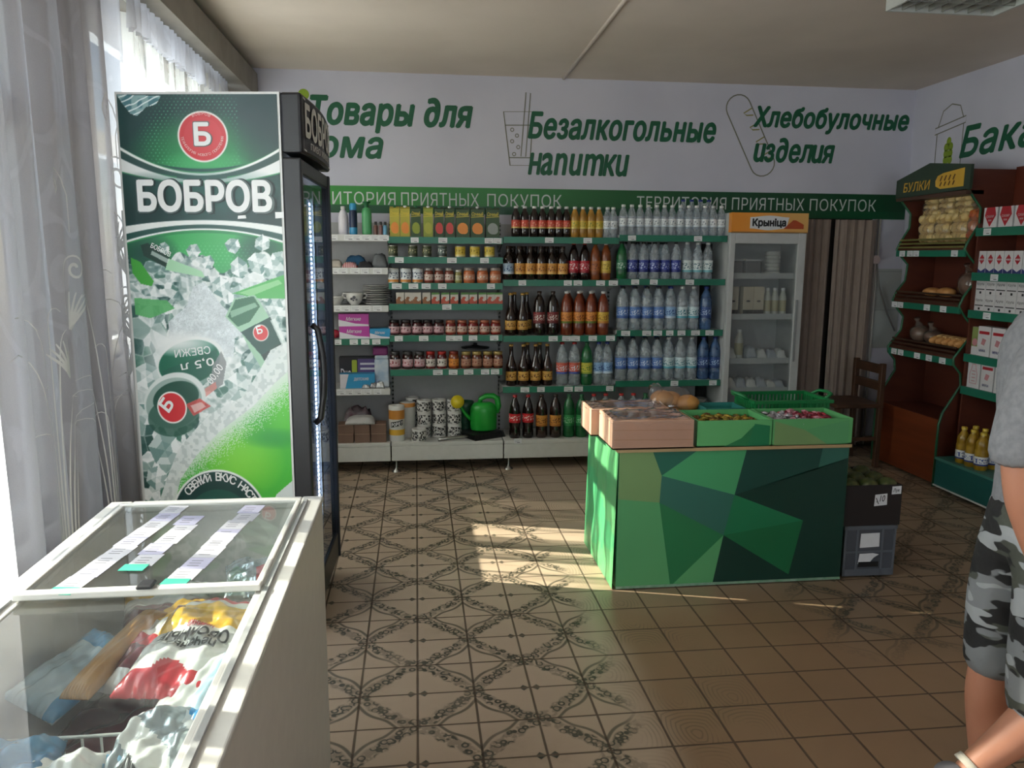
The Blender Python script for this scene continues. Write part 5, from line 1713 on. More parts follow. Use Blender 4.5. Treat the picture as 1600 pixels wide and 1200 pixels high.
for s in (-1, 1):
    for k in range(20):
        x = -.185 + k * .0195
        b.box(x - .006, x + .006, s * .128 - .002, s * .128 + .002, .004, .135)
    for k in range(13):
        y = -.122 + k * .0203
        b.box(s * .19 - .002, s * .19 + .002, y - .006, y + .006, .004, .135)
    for z in (.045, .09):
        b.box(-.19, .19, s * .128 - .0025, s * .128 + .0025, z, z + .008).box(s * .19 - .0025, s * .19 + .0025, -.128, .128, z, z + .008)
b.build('basket_walls', BG, t)
b = MB().box(-.205, .205, -.145, -.125, .135, .15).box(-.205, .205, .125, .145, .135, .15).box(-.205, -.187, -.125, .125, .135, .15).box(.187, .205, -.125, .125, .135, .15)
b.build('rim', BG, t)
for s in (-1, 1):
    MB().tube([(s * .20, -.07, .145), (s * .235, -.06, .165), (s * .245, 0, .168), (s * .235, .06, .165), (s * .20, .07, .145)], .009, 8).build('handle', BG, t)

# ---------------------------------------------------------------- crate and black box beside the counter
GREYP = mat('crate_grey', '4a4e55', .5)
t = thing('plastic_crate', 'grey plastic crate on the floor right of the counter', 'crate', (2.115, 3.49, 0), -.02)
b = MB().box(-.125, .125, -.165, .165, .01, .022)
for s in (-1, 1):
    b.box(-.125, .125, s * .16 - .005, s * .16 + .005, .01, .25).box(s * .12 - .005, s * .12 + .005, -.155, .155, .01, .25)
b.build('crate_walls', GREYP, t)
b = MB()
for s in (-1, 1):
    for x in (-.122, -.062, .062, .122):
        b.box(x - .005, x + .005, s * .165 - .004, s * .165 + .004, .012, .255)
    b.box(-.13, .13, s * .165 - .006, s * .165 + .006, .24, .258).box(s * .125 - .006, s * .125 + .006, -.171, .171, .24, .258)
    b.box(-.125, .125, s * .165 - .004, s * .165 + .004, .012, .045).box(-.125, .125, s * .165 - .003, s * .165 + .003, .125, .135)
b.build('ribs', mat('crate_rib', '5c6168', .5), t)
MB().box(-.05, .05, -.168, -.1655, .055, .08).build('grip_slot', DARK, t)
b = MB(frame((0, -.1655, 0)))
plate(b, [(-.048, .150), (.048, .154), (.046, .222), (-.046, .220)], 0, .0015, 0)
plate(b, [(-.052, .07), (.005, .075), (.025, .10), (.05, .115), (.02, .122), (-.046, .120)], 0, .0015, 0)
b.build('sticker', [PAPER], t)
t = thing('vegetable_box', 'black cardboard vegetable box with handwritten price cards on the grey crate', 'box', (2.115, 3.49, .2585), -.01)
b = MB().box(-.14, .14, -.165, .165, 0, .01)
for s in (-1, 1):
    b.box(-.14, .14, s * .16 - .005, s * .16 + .005, .01, .195).box(s * .135 - .005, s * .135 + .005, -.155, .155, .01, .195)
b.build('box_walls', mat('box_black', '1d1614', .6), t)
b = MB(frame((0, -.1652, 0)))
plate(b, [(.005, .095), (.068, .10), (.066, .155), (.007, .15)], 0, .0015, 0)
plate(b, [(.088, .15), (.134, .152), (.134, .19), (.089, .188)], 0, .0015, 0)
put_text(b, '10', .03, .117, .026, .03, 1, bold=.02, shear=.2, z=.002)
stroke(b, [(.012, .135), (.025, .105)], .004, .002, 1); stroke(b, [(.012, .115), (.022, .118)], .003, .002, 1)
put_text(b, 'Лук', .093, .158, .034, .02, 1, bold=.02, shear=.2, z=.002)
b.build('price_card', [PAPER, INK], t)
VEG = mat('dark_green_skin', '33401c', .45, col2='5a5a2a', scale=25)
rr = random.Random(3)
for i in range(9):
    x, y = -.095 + .095 * (i % 3), -.11 + .11 * (i // 3)
    tag(MB().blob((0, 0, .0), .047, .047, .042, 0, 14, 9, .05, i).build('vegetable', VEG, None, (2.115 + x, 3.49 + y, .2585 + .175)), f'dark green vegetable in the black box, {ORD[i % 3]} from left, {ORD[i // 3]} row from front', 'vegetable', 'vegetables in the black box')
tag(MB().box(-.13, .13, -.15, .15, 0, .112).build('crate_liner', mat('liner_paper', '2a241c', .8), None, (2.115, 3.49, .271)), 'dark paper packing under the vegetables in the black box', 'packing paper')
pk = MB().blob((0, 0, 0), .055, .07, .03, 0, 12, 8, .12, 3).build('snack_packet', [mat('packet_red', '8f2418', .4)], None, (2.03, 3.60, .495))
tag(pk, 'red packet lying on the vegetables in the black box', 'packet')

# ---------------------------------------------------------------- milk fridge
t = thing('milk_fridge', 'narrow white glass-door fridge with orange header between shelves and curtain', 'fridge', (2.50, 5.45, 0))
FG = mat('fridge_grey_white', 'b9bbbb', .4)
b = MB().box(-.285, -.262, .04, .37, .04, 1.815).box(.262, .285, .04, .37, .04, 1.815).box(-.262, .262, .35, .37, .04, 1.815).box(-.262, .262, .04, .35, .04, .30).box(-.262, .262, .04, .35, 1.63, 1.815)
b.build('cabinet', FG, t)
d = MB().box(-.285, -.245, 0, .038, .30, 1.675).box(.225, .285, 0, .038, .30, 1.675).box(-.245, .225, 0, .038, .30, .36).box(-.245, .225, 0, .038, 1.60, 1.675).build('door', FG, t, bevel=.004)
MB().box(-.245, .225, .012, .018, .36, 1.60).build('pane', clear('fridge_glass', 'f0f2f2', .04, .03), d)
MB().box(.232, .246, -.012, -.0005, .75, 1.2).build('handle', mat('handle_grey', '8d9091', .4), d)
MB().box(-.28, .28, .01, .04, .05, .29).build('lower_grille', mat('grille_grey', '8a8c8c', .5), t)
hd = NT('header_orange')
_x = hd.n('SeparateXYZ', i_0=hd.n('TexCoord').outputs['Object'])
hd.set(hd.b.inputs['Base Color'], hd.mix(hd.step(_x.outputs[0], -.28, .28), 'e6922c', 'd8a860'))
hd.b.inputs['Roughness'].default_value = .35
h = MB().box(-.285, .285, -.012, .04, 1.678, 1.815).build('header', hd.mat, t)
b = MB(frame((0, -.0123, 0)))
wavy = [(-.15 + .27 * k / 10, 1.70 + .006 * math.cos(k * .628)) for k in range(11)] + [(.14 - .29 * k / 10, 1.79 - .006 * math.cos(k * .628)) for k in range(11)]
plate(b, wavy, 0, .001, 0)
plate(b, [(.10, 1.705), (.25, 1.705), (.25, 1.735), (.19, 1.765), (.17, 1.765)], 0, .0016, 2)
put_text(b, 'Крыніца', -.13, 1.710, .245, .064, 1, bold=.10, z=.002)
stroke(b, [(-.28, 1.682), (.28, 1.682)], .005, .001, 3)
b.build('header_lettering', [PAPER, INK, mat('roof_red', 'b04a24', .4), mat('header_edge', 'b07838', .4)], t)
for z in (1.37, 1.075, .75, .53):
    MB().box(-.26, .26, .05, .345, z - .012, z + .006).box(-.26, .26, .045, .05, z - .02, z + .022).build('shelf', FG, t)
FX, FY = 2.50, 5.45
for i, (x, w) in enumerate([(-.20, .12), (-.06, .12)]):
    q = thing('glass_container', f'{ORD[i]} glass container from the left on the top shelf of the milk fridge', 'container', (FX + x, FY + .14, 1.3765), 0, 'containers on the top shelf of the milk fridge')
    MB().box(-w / 2, w / 2, -.05, .05, 0, .10).build('tub', mat('dim_tub', '6a6a6c', .3) if i == 0 else bpy.data.materials['dim_tub'], q, bevel=.01)
    MB().box(-w / 2 - .003, w / 2 + .003, -.053, .053, .1005, .115).build('lid', FG, q)
for i in range(6):
    tag(MB().lathe([(.05, 0), (.055, .004), (.055, .026), (.05, .028)], 16).build('cheese_pack', mat('pale_pack', 'c8c6c0', .4) if i == 0 else bpy.data.materials['pale_pack'], None, (FX + .10, FY + .13, 1.3765 + .0285 * i)), f'round pale pack stacked at top of the milk fridge, {ORD[i]} from the bottom', 'food pack', 'round packs in the milk fridge')
MILK = [mat('milk_carton', 'd0c4ae', .5), mat('milk_carton_dark', '2a2420', .5)]
for i, x in enumerate([-.205, -.09, -.01]):
    q = pack('milk_carton', FX + x, FY + .12, 1.0815, .078, .07, .21, MILK, f'{ORD[i]} beige milk carton from the left on the second shelf of the milk fridge', 'carton', 'milk cartons', 0,
             lambda b, w, h: (plate(b, [(-w * .5, 0), (w * .5, 0), (w * .5, h * .2), (-w * .5, h * .2)], 0, .0006, 1), plate(b, circ(0, h * .5, w * .2, 10, w * .1), 0, .0006, 1)))
MBT = mat('milk_plastic', 'cfcdc4', .35)
MLB = mat('milk_wrap', 'b8b08c', .4)
for i, (x, z, s) in enumerate([(.07, 1.0815, 1), (.13, 1.0815, 1), (.19, 1.0815, 1), (-.13, .7565, 1.1)]):
    q = thing('milk_bottle', (f'{ORD[i]} white milk bottle from the left on the second shelf of the milk fridge' if i < 3 else 'single white bottle on the third shelf of the milk fridge'), 'bottle', (FX + x, FY + .12, z), 0, 'milk bottles')
    MB().lathe([(.024 * s, 0), (.028 * s, .006), (.028 * s, .13 * s), (.016 * s, .165 * s), (.013 * s, .18 * s)], 16).build('bottle_body', MBT, q)
    MB().lathe([(.015 * s, .181 * s), (.015 * s, .2 * s)], 12).build('cap', PAPER, q)
    MB().lathe([(.0285 * s, .03 * s), (.0285 * s, .11 * s)], 16).build('wrap_label', MLB, q)
SACH = [mat('sachet_white', 'e2e2de', .4, bump=.4), mat('sachet_print', 'b4bac2', .4)]
k = 0
for z, xs, w in ((.7565, [-.21, -.05, .03, .11, .18], .075), (.5365, [-.20, -.12, -.04, .04, .11, .18], .08)):
    for i, x in enumerate(xs):
        o = folded('dairy_pack', FX + x, FY + .115, z, w, .11, R.uniform(.06, .10), SACH[i % 2], f'{ORD[i]} soft white pack from the left on the {"third" if z > .6 else "fourth"} shelf of the milk fridge', 'food pack', 50 + k)
        o['group'] = 'soft packs in the milk fridge'
        k += 1

# ---------------------------------------------------------------- wooden chair by the doorway
t = thing('wooden_chair', 'dark wooden chair in front of the beige doorway curtain', 'chair', (3.15, 5.38, 0))
WD = mat('dark_chair_wood', '3a2416', .5, col2='4d3220', scale=8, stretch=(1, 1, .2))
MB().box(-.19, .17, -.19, .19, .44, .47).build('seat', WD, t, bevel=.008)
for x, y, h in ((-.17, -.17, .44), (-.17, .17, .44), (.15, -.17, .76), (.15, .17, .76)):
    MB().box(x - .018, x + .018, y - .018, y + .018, 0, h).build('leg', WD, t, bevel=.004)
for z in (.60, .72):
    MB().box(.135, .155, -.15, .15, z - .035, z + .03).build('back_rail', WD, t)
for y in (-.17, .17):
    MB().box(-.15, .13, y - .01, y + .01, .2, .225).build('stretcher', WD, t)
# ================================================================ bread rack on the right wall
WOOD = mat('red_brown_wood', '7a3a1c', .42, col2='6a3016', scale=6, stretch=(1, .25, 2.5))
WOODD = mat('dark_brown_wood', '52261a', .5, col2='5c2c1c', scale=6, stretch=(1, .25, 2.5))
WOODL = mat('mid_brown_wood', 'a87a58', .5, col2='94694a', scale=6, stretch=(1, .25, 2.5))
EDGE = mat('edge_green', '1f5a3c', .45)
RY0, RY1, RXB = 4.70, 5.44, 3.775
rack = thing('bread_rack', 'tall brown bread rack with wavy green-edged sides and a yellow sign', 'rack', (0, 0, 0))
SIDEP = [(0, 3.41), (.42, 3.41), (.50, 3.43), (.58, 3.48), (.68, 3.54), (.76, 3.53), (.82, 3.475), (.86, 3.47), (.90, 3.50), (.98, 3.56), (1.08, 3.57), (1.16, 3.50), (1.20, 3.475), (1.26, 3.50), (1.34, 3.56), (1.46, 3.57), (1.53, 3.50), (1.565, 3.475),
         (1.62, 3.50), (1.72, 3.56), (1.82, 3.56), (1.90, 3.49), (1.94, 3.46), (2.06, 3.46)]
for y in (RY0, RY1 - .018):
    b = MB()
    n = len(SIDEP)
    vs = [(x, y, z) for z, x in SIDEP] + [(RXB, y, z) for z, x in SIDEP] + [(x, y + .018, z) for z, x in SIDEP] + [(RXB, y + .018, z) for z, x in SIDEP]
    fs = []
    for i in range(n - 1):
        fs += [(i, n + i, n + i + 1, i + 1), (2 * n + i, 2 * n + i + 1, 3 * n + i + 1, 3 * n + i), (i, i + 1, 2 * n + i + 1, 2 * n + i), (n + i, 3 * n + i, 3 * n + i + 1, n + i + 1)]
    fs += [(0, 2 * n, 3 * n, n), (n - 1, 2 * n - 1, 4 * n - 1, 3 * n - 1)]
    b.add(vs, fs, 0)
    sd = b.build('side_panel', WOODD, rack)
    MB().tube([(x - .002, y + .009, z) for z, x in SIDEP], .0095, 8).build('edge_strip', EDGE, sd)
MB().box(RXB, RXB + .012, RY0, RY1, .02, 2.06).build('back_panel', WOODD, rack)
MB().box(RXB - .006, RXB - .0005, RY0 + .02, RY0 + .28, .46, 1.92).build('back_strip', WOODL, rack)
MB().box(3.412, 3.43, RY0 + .018, RY1 - .018, .02, .45).build('kick_board', WOOD, rack)
MB().box(3.43, RXB, RY0 + .019, RY1 - .019, .43, .445).build('bin_floor', WOODD, rack)
for z in (.865, 1.205, 1.57):
    s = MB()
    s.add([(3.485, RY0 + .019, z - .012), (RXB - .005, RY0 + .019, z + .05), (RXB - .005, RY1 - .019, z + .05), (3.485, RY1 - .019, z - .012),
           (3.485, RY0 + .019, z), (RXB - .005, RY0 + .019, z + .062), (RXB - .005, RY1 - .019, z + .062), (3.485, RY1 - .019, z)], [(0, 1, 2, 3), (4, 7, 6, 5), (0, 4, 5, 1), (1, 5, 6, 2), (2, 6, 7, 3), (3, 7, 4, 0)])
    sh = s.build('shelf', WOODD, rack)
    MB().box(3.472, 3.484, RY0 + .004, RY1 - .004, z - .055, z - .012).build('price_rail', RAILG, sh)
    sl = MB()
    for k in range(3):
        sl.box(3.474 + .006 * k, 3.482 + .006 * k, RY0 + .02, RY1 - .02, z + .002 + .026 * k, z + .015 + .026 * k)
    sl.build('slat', mat('slat_olive', '6e6a3a', .5) if z > 1.5 else mat('slat_brown', '3f2c1e', .5), sh)
b = MB()
prof = [(RY0 - .03, 1.935), (RY1 - .0, 1.925), (RY1, 2.05), (5.08, 2.135), (RY0 - .03, 2.085)]
b.prism([(y, z) for y, z in prof], 3.435, 3.455, 0)
sg = b.build('header_sign', mat('sign_dark_green', '2c3f30', .45), rack)
MB().box(3.44, 3.56, RY0, RY1, 1.905, 1.93).build('header_ledge', mat('ledge_brown', '4a3226', .5), rack)
b = MB(frame((3.4345, 0, 0), (0, -1, 0)))
put_text(b, 'БУЛКИ', -5.35, 1.962, .29, .062, 0, bold=.03, shear=.1)
lo = [(-5.0, 1.975), (-5.005, 2.01), (-4.985, 2.04), (-4.93, 2.055), (-4.725, 2.07), (-4.725, 1.955), (-4.95, 1.955)]
plate(b, lo[::-1], 0, .0012, 0)
for k in range(4):
    x = -4.955 + .042 * k
    stroke(b, [(x, 2.005), (x + .018, 2.038)], .012, .002, 1); stroke(b, [(x, 1.972), (x + .015, 1.998)], .012, .002, 1)
b.build('sign_print', [mat('sign_yellow', 'd2a63a', .45), mat('sign_brown', '5a3a1a', .5)], sg)

# bread on the rack
LOAF = mat('loaf_crust', 'c08448', .5, col2='d8a468', scale=14)
DLOAF = mat('dark_loaf', '5a3018', .5, col2='6e3e20', scale=10)
POP = mat('pale_buns', 'e8d49c', .5, col2='d8b46a', scale=14, bump=.5, bscale=60)
ORG = mat('orange_snack', 'b8502a', .5, col2='c8742e', scale=16)
BAGF = clear('bread_bag_film', 'efe9de', .1, .12, gloss=1.5)


def bread(x, y, z, rx, ry, rz, m, label, name='bread_loaf', group=None, bag=False, cuts=0, rot=0, kn=None):
    t = thing(name, label, 'bread', (x, y, z), rot, group)
    if kn:
        rr = random.Random(kn)
        for k in range(9):
            u = (k % 3 - 1) * ry * .6; v = (k // 3 - .8) * rz * .75
            MB().blob((rr.uniform(-.01, .01), u, rz + v), rx * .8, ry * .42, rz * .45, 0, 10, 7, .08, k).build('bun', m, t)
    else:
        MB().blob((0, 0, rz), rx, ry, rz, 0, 16, 9, .02, 1).build('loaf', m, t)
    if cuts:
        b = MB()
        for k in range(cuts):
            yy = ry * (-.6 + 1.2 * k / max(1, cuts - 1))
            zt = rz + rz * math.sqrt(max(.05, 1 - (yy / ry) ** 2))
            b.tube([(-rx * .5, yy - .012, zt * .93), (0, yy, zt + .001), (rx * .5, yy + .012, zt * .93)], .006, 6)
        b.build('cuts', mat('loaf_cut', 'd8b27a', .6) if 'loaf_cut' not in bpy.data.materials else bpy.data.materials['loaf_cut'], t)
    if bag:
        MB().blob((0, 0, rz * 1.05), rx * 1.12, ry * 1.1, rz * 1.14, 0, 16, 10, .05, 4).build('clear_bag', BAGF, t)
        MB().tube([(-.01, 0, rz * 2.1), (-.02, .01, rz * 2.1 + .03), (-.03, 0, rz * 2.1 + .05)], [.03, .01, .022], 8).build('bag_knot', BAGF, t)
    return t


for i, y in enumerate([5.27, 5.10, 4.92]):
    bread(3.60, y, 1.612, .055, .08, .085, POP, f'{ORD[i]} bag of pale buns from the left on the bread rack, lower layer', 'bun_bag', 'bags of pale buns', True, 0, 0, i + 1)
    bread(3.62, y + .01, 1.796, .05, .078, .055, POP, f'{ORD[i]} bag of pale buns from the left on the bread rack, upper layer', 'bun_bag', 'bags of pale buns', True, 0, 0, i + 5)
bread(3.60, 4.785, 1.612, .055, .05, .09, ORG, 'bag of orange-red snacks at the right end of the top bread shelf', 'snack_bag', None, True, 0, 0, 9)
bread(3.63, 4.765, 1.80, .05, .045, .045, POP, 'small bag of pale rings on top of the orange snacks', 'snack_bag', None, True, 0, 0, 12)
bread(3.57, 5.13, 1.244, .055, .075, .03, LOAF, 'flat brown bun on the left of the middle bread shelf', cuts=0)
bread(3.57, 4.98, 1.244, .055, .07, .033, LOAF, 'flat brown bun near the middle of the middle bread shelf', cuts=0)
bread(3.61, 4.815, 1.258, .06, .075, .075, DLOAF, 'large dark loaf in a clear bag on the middle bread shelf', bag=True)
bread(3.60, 5.27, .912, .06, .07, .055, DLOAF, 'dark loaf in a clear bag at the left of the lowest bread shelf', bag=True)
bread(3.60, 5.115, .912, .06, .065, .045, DLOAF, 'second dark loaf in a clear bag on the lowest bread shelf', bag=True)
for i, y in enumerate([5.01, 4.945, 4.88, 4.815, 4.755]):
    bread(3.59, y, .912, .105, .034, .036, LOAF, f'{ORD[i]} long golden loaf from the left on the lowest bread shelf', 'long_loaf', 'long loaves', False, 3, .12)


def rtags(ys, z, x, where):
    for i, y in enumerate(ys):
        o = link('price_tag', tag_me, None, (x - .0005, y, z))
        o.rotation_euler = (0, 0, -math.pi / 2)
        o.scale = (1.15, 1, 1.1)
        tag(o, f'{ORD[i]} white price tag from the left on {where}', 'price tag', 'price tags on the right wall')


rtags([5.36, 5.27, 5.20, 4.80], 1.536, 3.472, 'the rail under the pale buns')
rtags([5.40, 5.33, 5.03, 4.86], 1.171, 3.472, 'the rail under the flat buns')
rtags([5.36, 5.28, 5.09, 4.96, 4.82], .831, 3.472, 'the rail under the long loaves')

# ================================================================ grocery shelf
GY0, GY1 = 3.45, 4.645
gro = thing('grocery_shelf', 'brown and teal grocery shelf on the right wall nearest the man', 'shelving', (0, 0, 0))
MB().box(RXB - .01, RXB + .01, GY0, RY0 - .002, .2, 2.075).build('back_panel', mat('oxblood_board', '5c2412', .5), gro)
MB().box(3.50, RXB - .01, GY1 - .012, GY1, .22, 1.72).build('side_panel', WOODD, gro)
MB().box(3.365, RXB + .01, GY0, GY1, .035, .205).build('base_box', mat('teal_base', '1c5a56', .4), gro, bevel=.004)
MB().box(3.36, RXB + .01, GY0, GY1 + .003, .2055, .222).build('base_deck', mat('teal_deck', '3f7a70', .45), gro)
MB().box(3.36, 3.366, GY0, GY1 + .002, .03, .04).build('base_trim', RAILW, gro)
for y in (GY1 - .08, GY0 + .08):
    MB().lathe([(.03, 0), (.012, .02), (.012, .034)], 12, (3.45, y, 0)).build('foot', BLACK, gro)
GL = [1.69, 1.415, 1.18, .90, .69]
for z in GL:
    s = MB().box(3.50, RXB - .011, GY0, GY1 - .013, z - .015, z).build('shelf', SHELFG, gro)
    MB().box(3.488, 3.4995, GY0, GY1 - .002, z - .048, z + .002).build('price_rail', RAILG, s)
rtags([4.54, 4.20], 1.667, 3.488, 'the rail under the red diamond boxes')
rtags([4.44, 4.1], 1.39, 3.488, 'the rail under the small red diamond packs')
rtags([4.47, 4.15], 1.155, 3.488, 'the rail under the two-layer white cartons')
REDP, BLUP, GRNP = mat('print_crimson', 'b02a34', .4), mat('print_navy', '3a3f7a', .4), mat('print_sage', '8a9a5a', .4)
PW = [mat('pack_paper_white', 'd2cfd0', .5), REDP, BLUP, INK, GRNP, mat('print_rose', 'c88a90', .45)]


def gpack(x, y, z, w, d, h, art, label, cat, group, name='grocery_pack', mats=PW):
    return pack(name, x, y, z, w, d, h, mats, label, cat, group, -math.pi / 2, art)


def salt(b, w, h):
    plate(b, [(0, h * .06), (w * .42, h * .62), (w * .3, h), (-w * .3, h), (-w * .42, h * .62)], 0, .0006, 1)
    put_text(b, 'САХАР', -w * .27, h * .5, w * .54, h * .12, 0, bold=.02, z=.0012)
    put_text(b, 'песок', -w * .12, h * .33, w * .24, h * .08, 0, bold=.02, z=.0012)


for i, y in enumerate([4.575, 4.445, 4.315, 4.185, 4.055]):
    gpack(3.56, y, GL[0] + .0005, .115, .07, .125, salt, f'{ORD[i]} white box with large red diamond from the left on the top grocery shelf', 'box', 'red diamond boxes')


def small(b, w, h):
    plate(b, [(0, h * .4), (w * .38, h * .62), (0, h * .85), (-w * .38, h * .62)], 0, .0006, 1)
    plate(b, [(-w * .4, h * .58), (w * .4, h * .58), (w * .4, h * .66), (-w * .4, h * .66)], 0, .0010, 0)
    put_text(b, 'СОЛЬ', -w * .3, h * .585, w * .6, h * .07, 1, bold=.03, z=.0014)
    plate(b, [(-w * .5, 0), (w * .5, 0), (w * .5, h * .22), (0, h * .08), (-w * .5, h * .22)], 0, .0006, 2)


for i, y in enumerate([4.605, 4.53, 4.455, 4.38, 4.305, 4.23]):
    gpack(3.55, y, GL[1] + .0005, .07, .06, .135, small, f'{ORD[i]} small white pack with red diamond from the left on the second grocery shelf', 'pack', 'small red diamond packs')


def tea(b, w, h):
    put_text(b, 'Крупа', -w * .38, h * .55, w * .7, h * .2, 3, bold=.0, z=.0008)
    plate(b, [(-w * .45, h * .3), (w * .4, h * .3), (w * .4, h * .36), (-w * .45, h * .36)], 0, .0006, 3)
    plate(b, [(-w * .08, h * .06), (w * .1, h * .06), (w * .1, h * .2), (-w * .08, h * .2)], 0, .0008, 3)


for r in range(2):
    for i in range(5):
        gpack(3.55, 4.59 - .088 * i, GL[2] + .0005 + r * .1005, .085, .06, .10, tea, f'small white cereal carton, {ORD[i]} from left in the {("lower", "upper")[r]} layer, third grocery shelf', 'carton', 'white cereal cartons')


def big(b, w, h):
    plate(b, [(-w * .4, h * .74), (w * .4, h * .74), (w * .4, h * .84), (-w * .4, h * .84)], 0, .0006, 1)
    plate(b, [(-w * .2, h * .40), (w * .05, h * .36), (w * .2, h * .56), (-w * .1, h * .6)], 0, .0006, 5)
    put_text(b, 'МУКА', -w * .3, h * .14, w * .5, h * .09, 2, bold=.02)


def green(b, w, h):
    plate(b, [(-w * .5, h * .3), (w * .5, h * .3), (w * .5, h), (-w * .5, h)], 0, .0006, 4)
    plate(b, circ(0, h * .45, w * .4, 12, h * .14), 0, .001, 5)


gpack(3.56, 4.60, GL[3] + .0005, .06, .07, .175, green, 'narrow green and white pack at the left of the fourth grocery shelf', 'pack', None)
for i, y in enumerate([4.51, 4.39, 4.27]):
    gpack(3.55, y, GL[3] + .0005, .11, .07, .185, big, f'{ORD[i]} white flour pack with red stripe from the left on the fourth grocery shelf', 'pack', 'flour packs')


def jarp(b, w, h):
    stroke(b, [(-w * .28, h * .16), (-w * .30, h * .5), (-w * .16, h * .74), (-w * .14, h * .86), (w * .14, h * .86), (w * .16, h * .74), (w * .30, h * .5), (w * .28, h * .16)], .005, .001, 5, True)
    for k in range(4):
        plate(b, [(-w * .14, h * (.24 + .12 * k)), (w * .14, h * (.24 + .12 * k)), (w * .14, h * (.27 + .12 * k)), (-w * .14, h * (.27 + .12 * k))], 0, .0008, 5)


for i, y in enumerate([4.57, 4.45, 4.33]):
    gpack(3.55, y, GL[4] + .0005, .11, .07, .175, jarp if i == 0 else big, f'{ORD[i]} white {"pack with outlined bottle" if i == 0 else "pack with red print"} from the left on the fifth grocery shelf', 'pack', 'white packs on the fifth grocery shelf')
for i, (x, y) in enumerate([(3.43, 4.49), (3.43, 4.405), (3.52, 4.505), (3.52, 4.42), (3.43, 4.32), (3.52, 4.335)]):
    bottle('sunflower', x, y, .2225, ['front left bottle of sunflower oil on the teal base', 'second front bottle of sunflower oil on the teal base', 'rear left bottle of sunflower oil on the teal base', 'second rear bottle of sunflower oil on the teal base', 'third front bottle of sunflower oil beside the man', 'third rear bottle of sunflower oil beside the man'][i], 'sunflower oil bottles', 'oil_bottle', 'bottle')
# ================================================================ chest freezer in the foreground
FX0, FX1, FY0, FY1, FZ = -.803, -.262, .50, 2.112, .85
FRZ = mat('freezer_white', 'd6d3cb', .35)
fz = thing('chest_freezer', 'white chest freezer with sliding glass lids in the left foreground', 'freezer', (0, 0, 0))
MB().box(FX1 - .04, FX1, FY0, FY1, .06, FZ - .012).box(FX0, FX0 + .04, FY0, FY1, .06, FZ - .012).box(FX0 + .04, FX1 - .04, FY1 - .045, FY1, .06, FZ - .012).box(FX0 + .04, FX1 - .04, FY0, FY0 + .045, .06, FZ - .012).box(FX0 + .04, FX1 - .04, FY0 + .045, FY1 - .045, .06, .30).build('cabinet', FRZ, fz, bevel=.006, seg=3)
MB().box(FX0 + .03, FX1 - .03, FY0 + .03, FY1 - .03, .0, .06).build('plinth', mat('freezer_plinth', '8f8d88', .5), fz)
RIM = mat('freezer_rim', 'cfcdc8', .3)
b = MB()
b.box(FX1 - .052, FX1 + .004, FY0, FY1 + .002, FZ - .012, FZ + .004).box(FX0 - .004, FX0 + .052, FY0, FY1 + .002, FZ - .012, FZ + .004)
b.box(FX0 + .052, FX1 - .052, FY1 - .055, FY1 + .002, FZ - .012, FZ + .004).box(FX0 + .052, FX1 - .052, FY0, FY0 + .05, FZ - .012, FZ + .004)
b.build('top_rim', RIM, fz, bevel=.005, seg=3)
RAIL = mat('lid_track_steel', 'b4b6b6', .3, .3)
MB().box(FX0 + .030, FX0 + .042, FY0 + .04, FY1 - .04, FZ + .004, FZ + .010).box(FX1 - .042, FX1 - .032, FY0 + .04, FY1 - .04, FZ + .004, FZ + .010).build('track', RAIL, fz)
GLS = clear('lid_glass', 'f2f5f5', .018, .02)
for y0, y1, z, lab in ((1.485, 2.05, FZ + .008, None), (.56, 1.53, FZ - .006, None)):
    l = MB()
    l.box(FX0 + .045, FX1 - .045, y0, y0 + .022, z, z + .014)
    l.box(FX0 + .045, FX1 - .045, y1 - .016, y1, z, z + .012).box(FX0 + .045, FX0 + .058, y0 + .022, y1 - .016, z, z + .010).box(FX1 - .058, FX1 - .045, y0 + .022, y1 - .016, z, z + .010)
    lo = l.build('lid', RIM, fz, bevel=.003)
    MB().box(FX0 + .058, FX1 - .058, y0 + .022, y1 - .016, z + .003, z + .007).build('lid_pane', GLS, lo)
    if z > FZ:
        MB().box(-.535, -.505, y0 - .006, y0 + .03, z + .0145, z + .022).build('lid_grip', BLACK, lo, bevel=.004)
MB().box(FX1 - .002, FX1 + .001, .985, .995, .62, .635).build('screw_hole', DARK, fz)

# wire basket in the near half and a divider
t = thing('wire_basket', 'white wire basket inside the near half of the chest freezer', 'basket', (-.53, 1.0, .44))
WIRE = mat('white_wire', 'c8c8c4', .4)
b = MB()
for y in (.27, -.38):
    for k in range(15):
        x = -.21 + .03 * k
        b.tube([(x, y, 0), (x, y, .27)], .0022, 5)
    for z in (.0, .1, .19, .27):
        b.tube([(-.215, y, z), (.215, y, z)], .003, 6)
for s in (-1, 1):
    for z in (.1, .19, .27):
        b.tube([(s * .215, -.38, z), (s * .215, .27, z)], .003, 6)
    for k in range(20):
        b.tube([(s * .215, -.37 + .033 * k, 0), (s * .215, -.37 + .033 * k, .27)], .0022, 5)
for k in range(16):
    b.tube([(-.215, -.38 + .043 * k, 0), (.215, -.38 + .043 * k, 0)], .0022, 5)
b.build('wires', WIRE, t)


def plastic(name, c, rough=.22, metal=0, c2=None):
    return mat(name, c, rough, metal, coat=.5, bump=.25, bscale=22, col2=c2, scale=9)


BP = dict(yellow=plastic('bag_yellow', 'd8a82a'), red=plastic('bag_red', 'b8323c'), white=plastic('bag_white', 'dcdad8'), blue=plastic('bag_blue', '4f9cd0'), pale=plastic('bag_pale', 'b8d0e0'),
          silver=plastic('bag_silver', 'b8c2c8', .2, .6), navy=plastic('bag_deep_blue', '2f6a96', c2='4a86ac'), tan=plastic('bag_tan', 'a8783c', .4), plum=plastic('bag_plum', '6a2a34'), sky=plastic('bag_sky', '8fbfe0'))


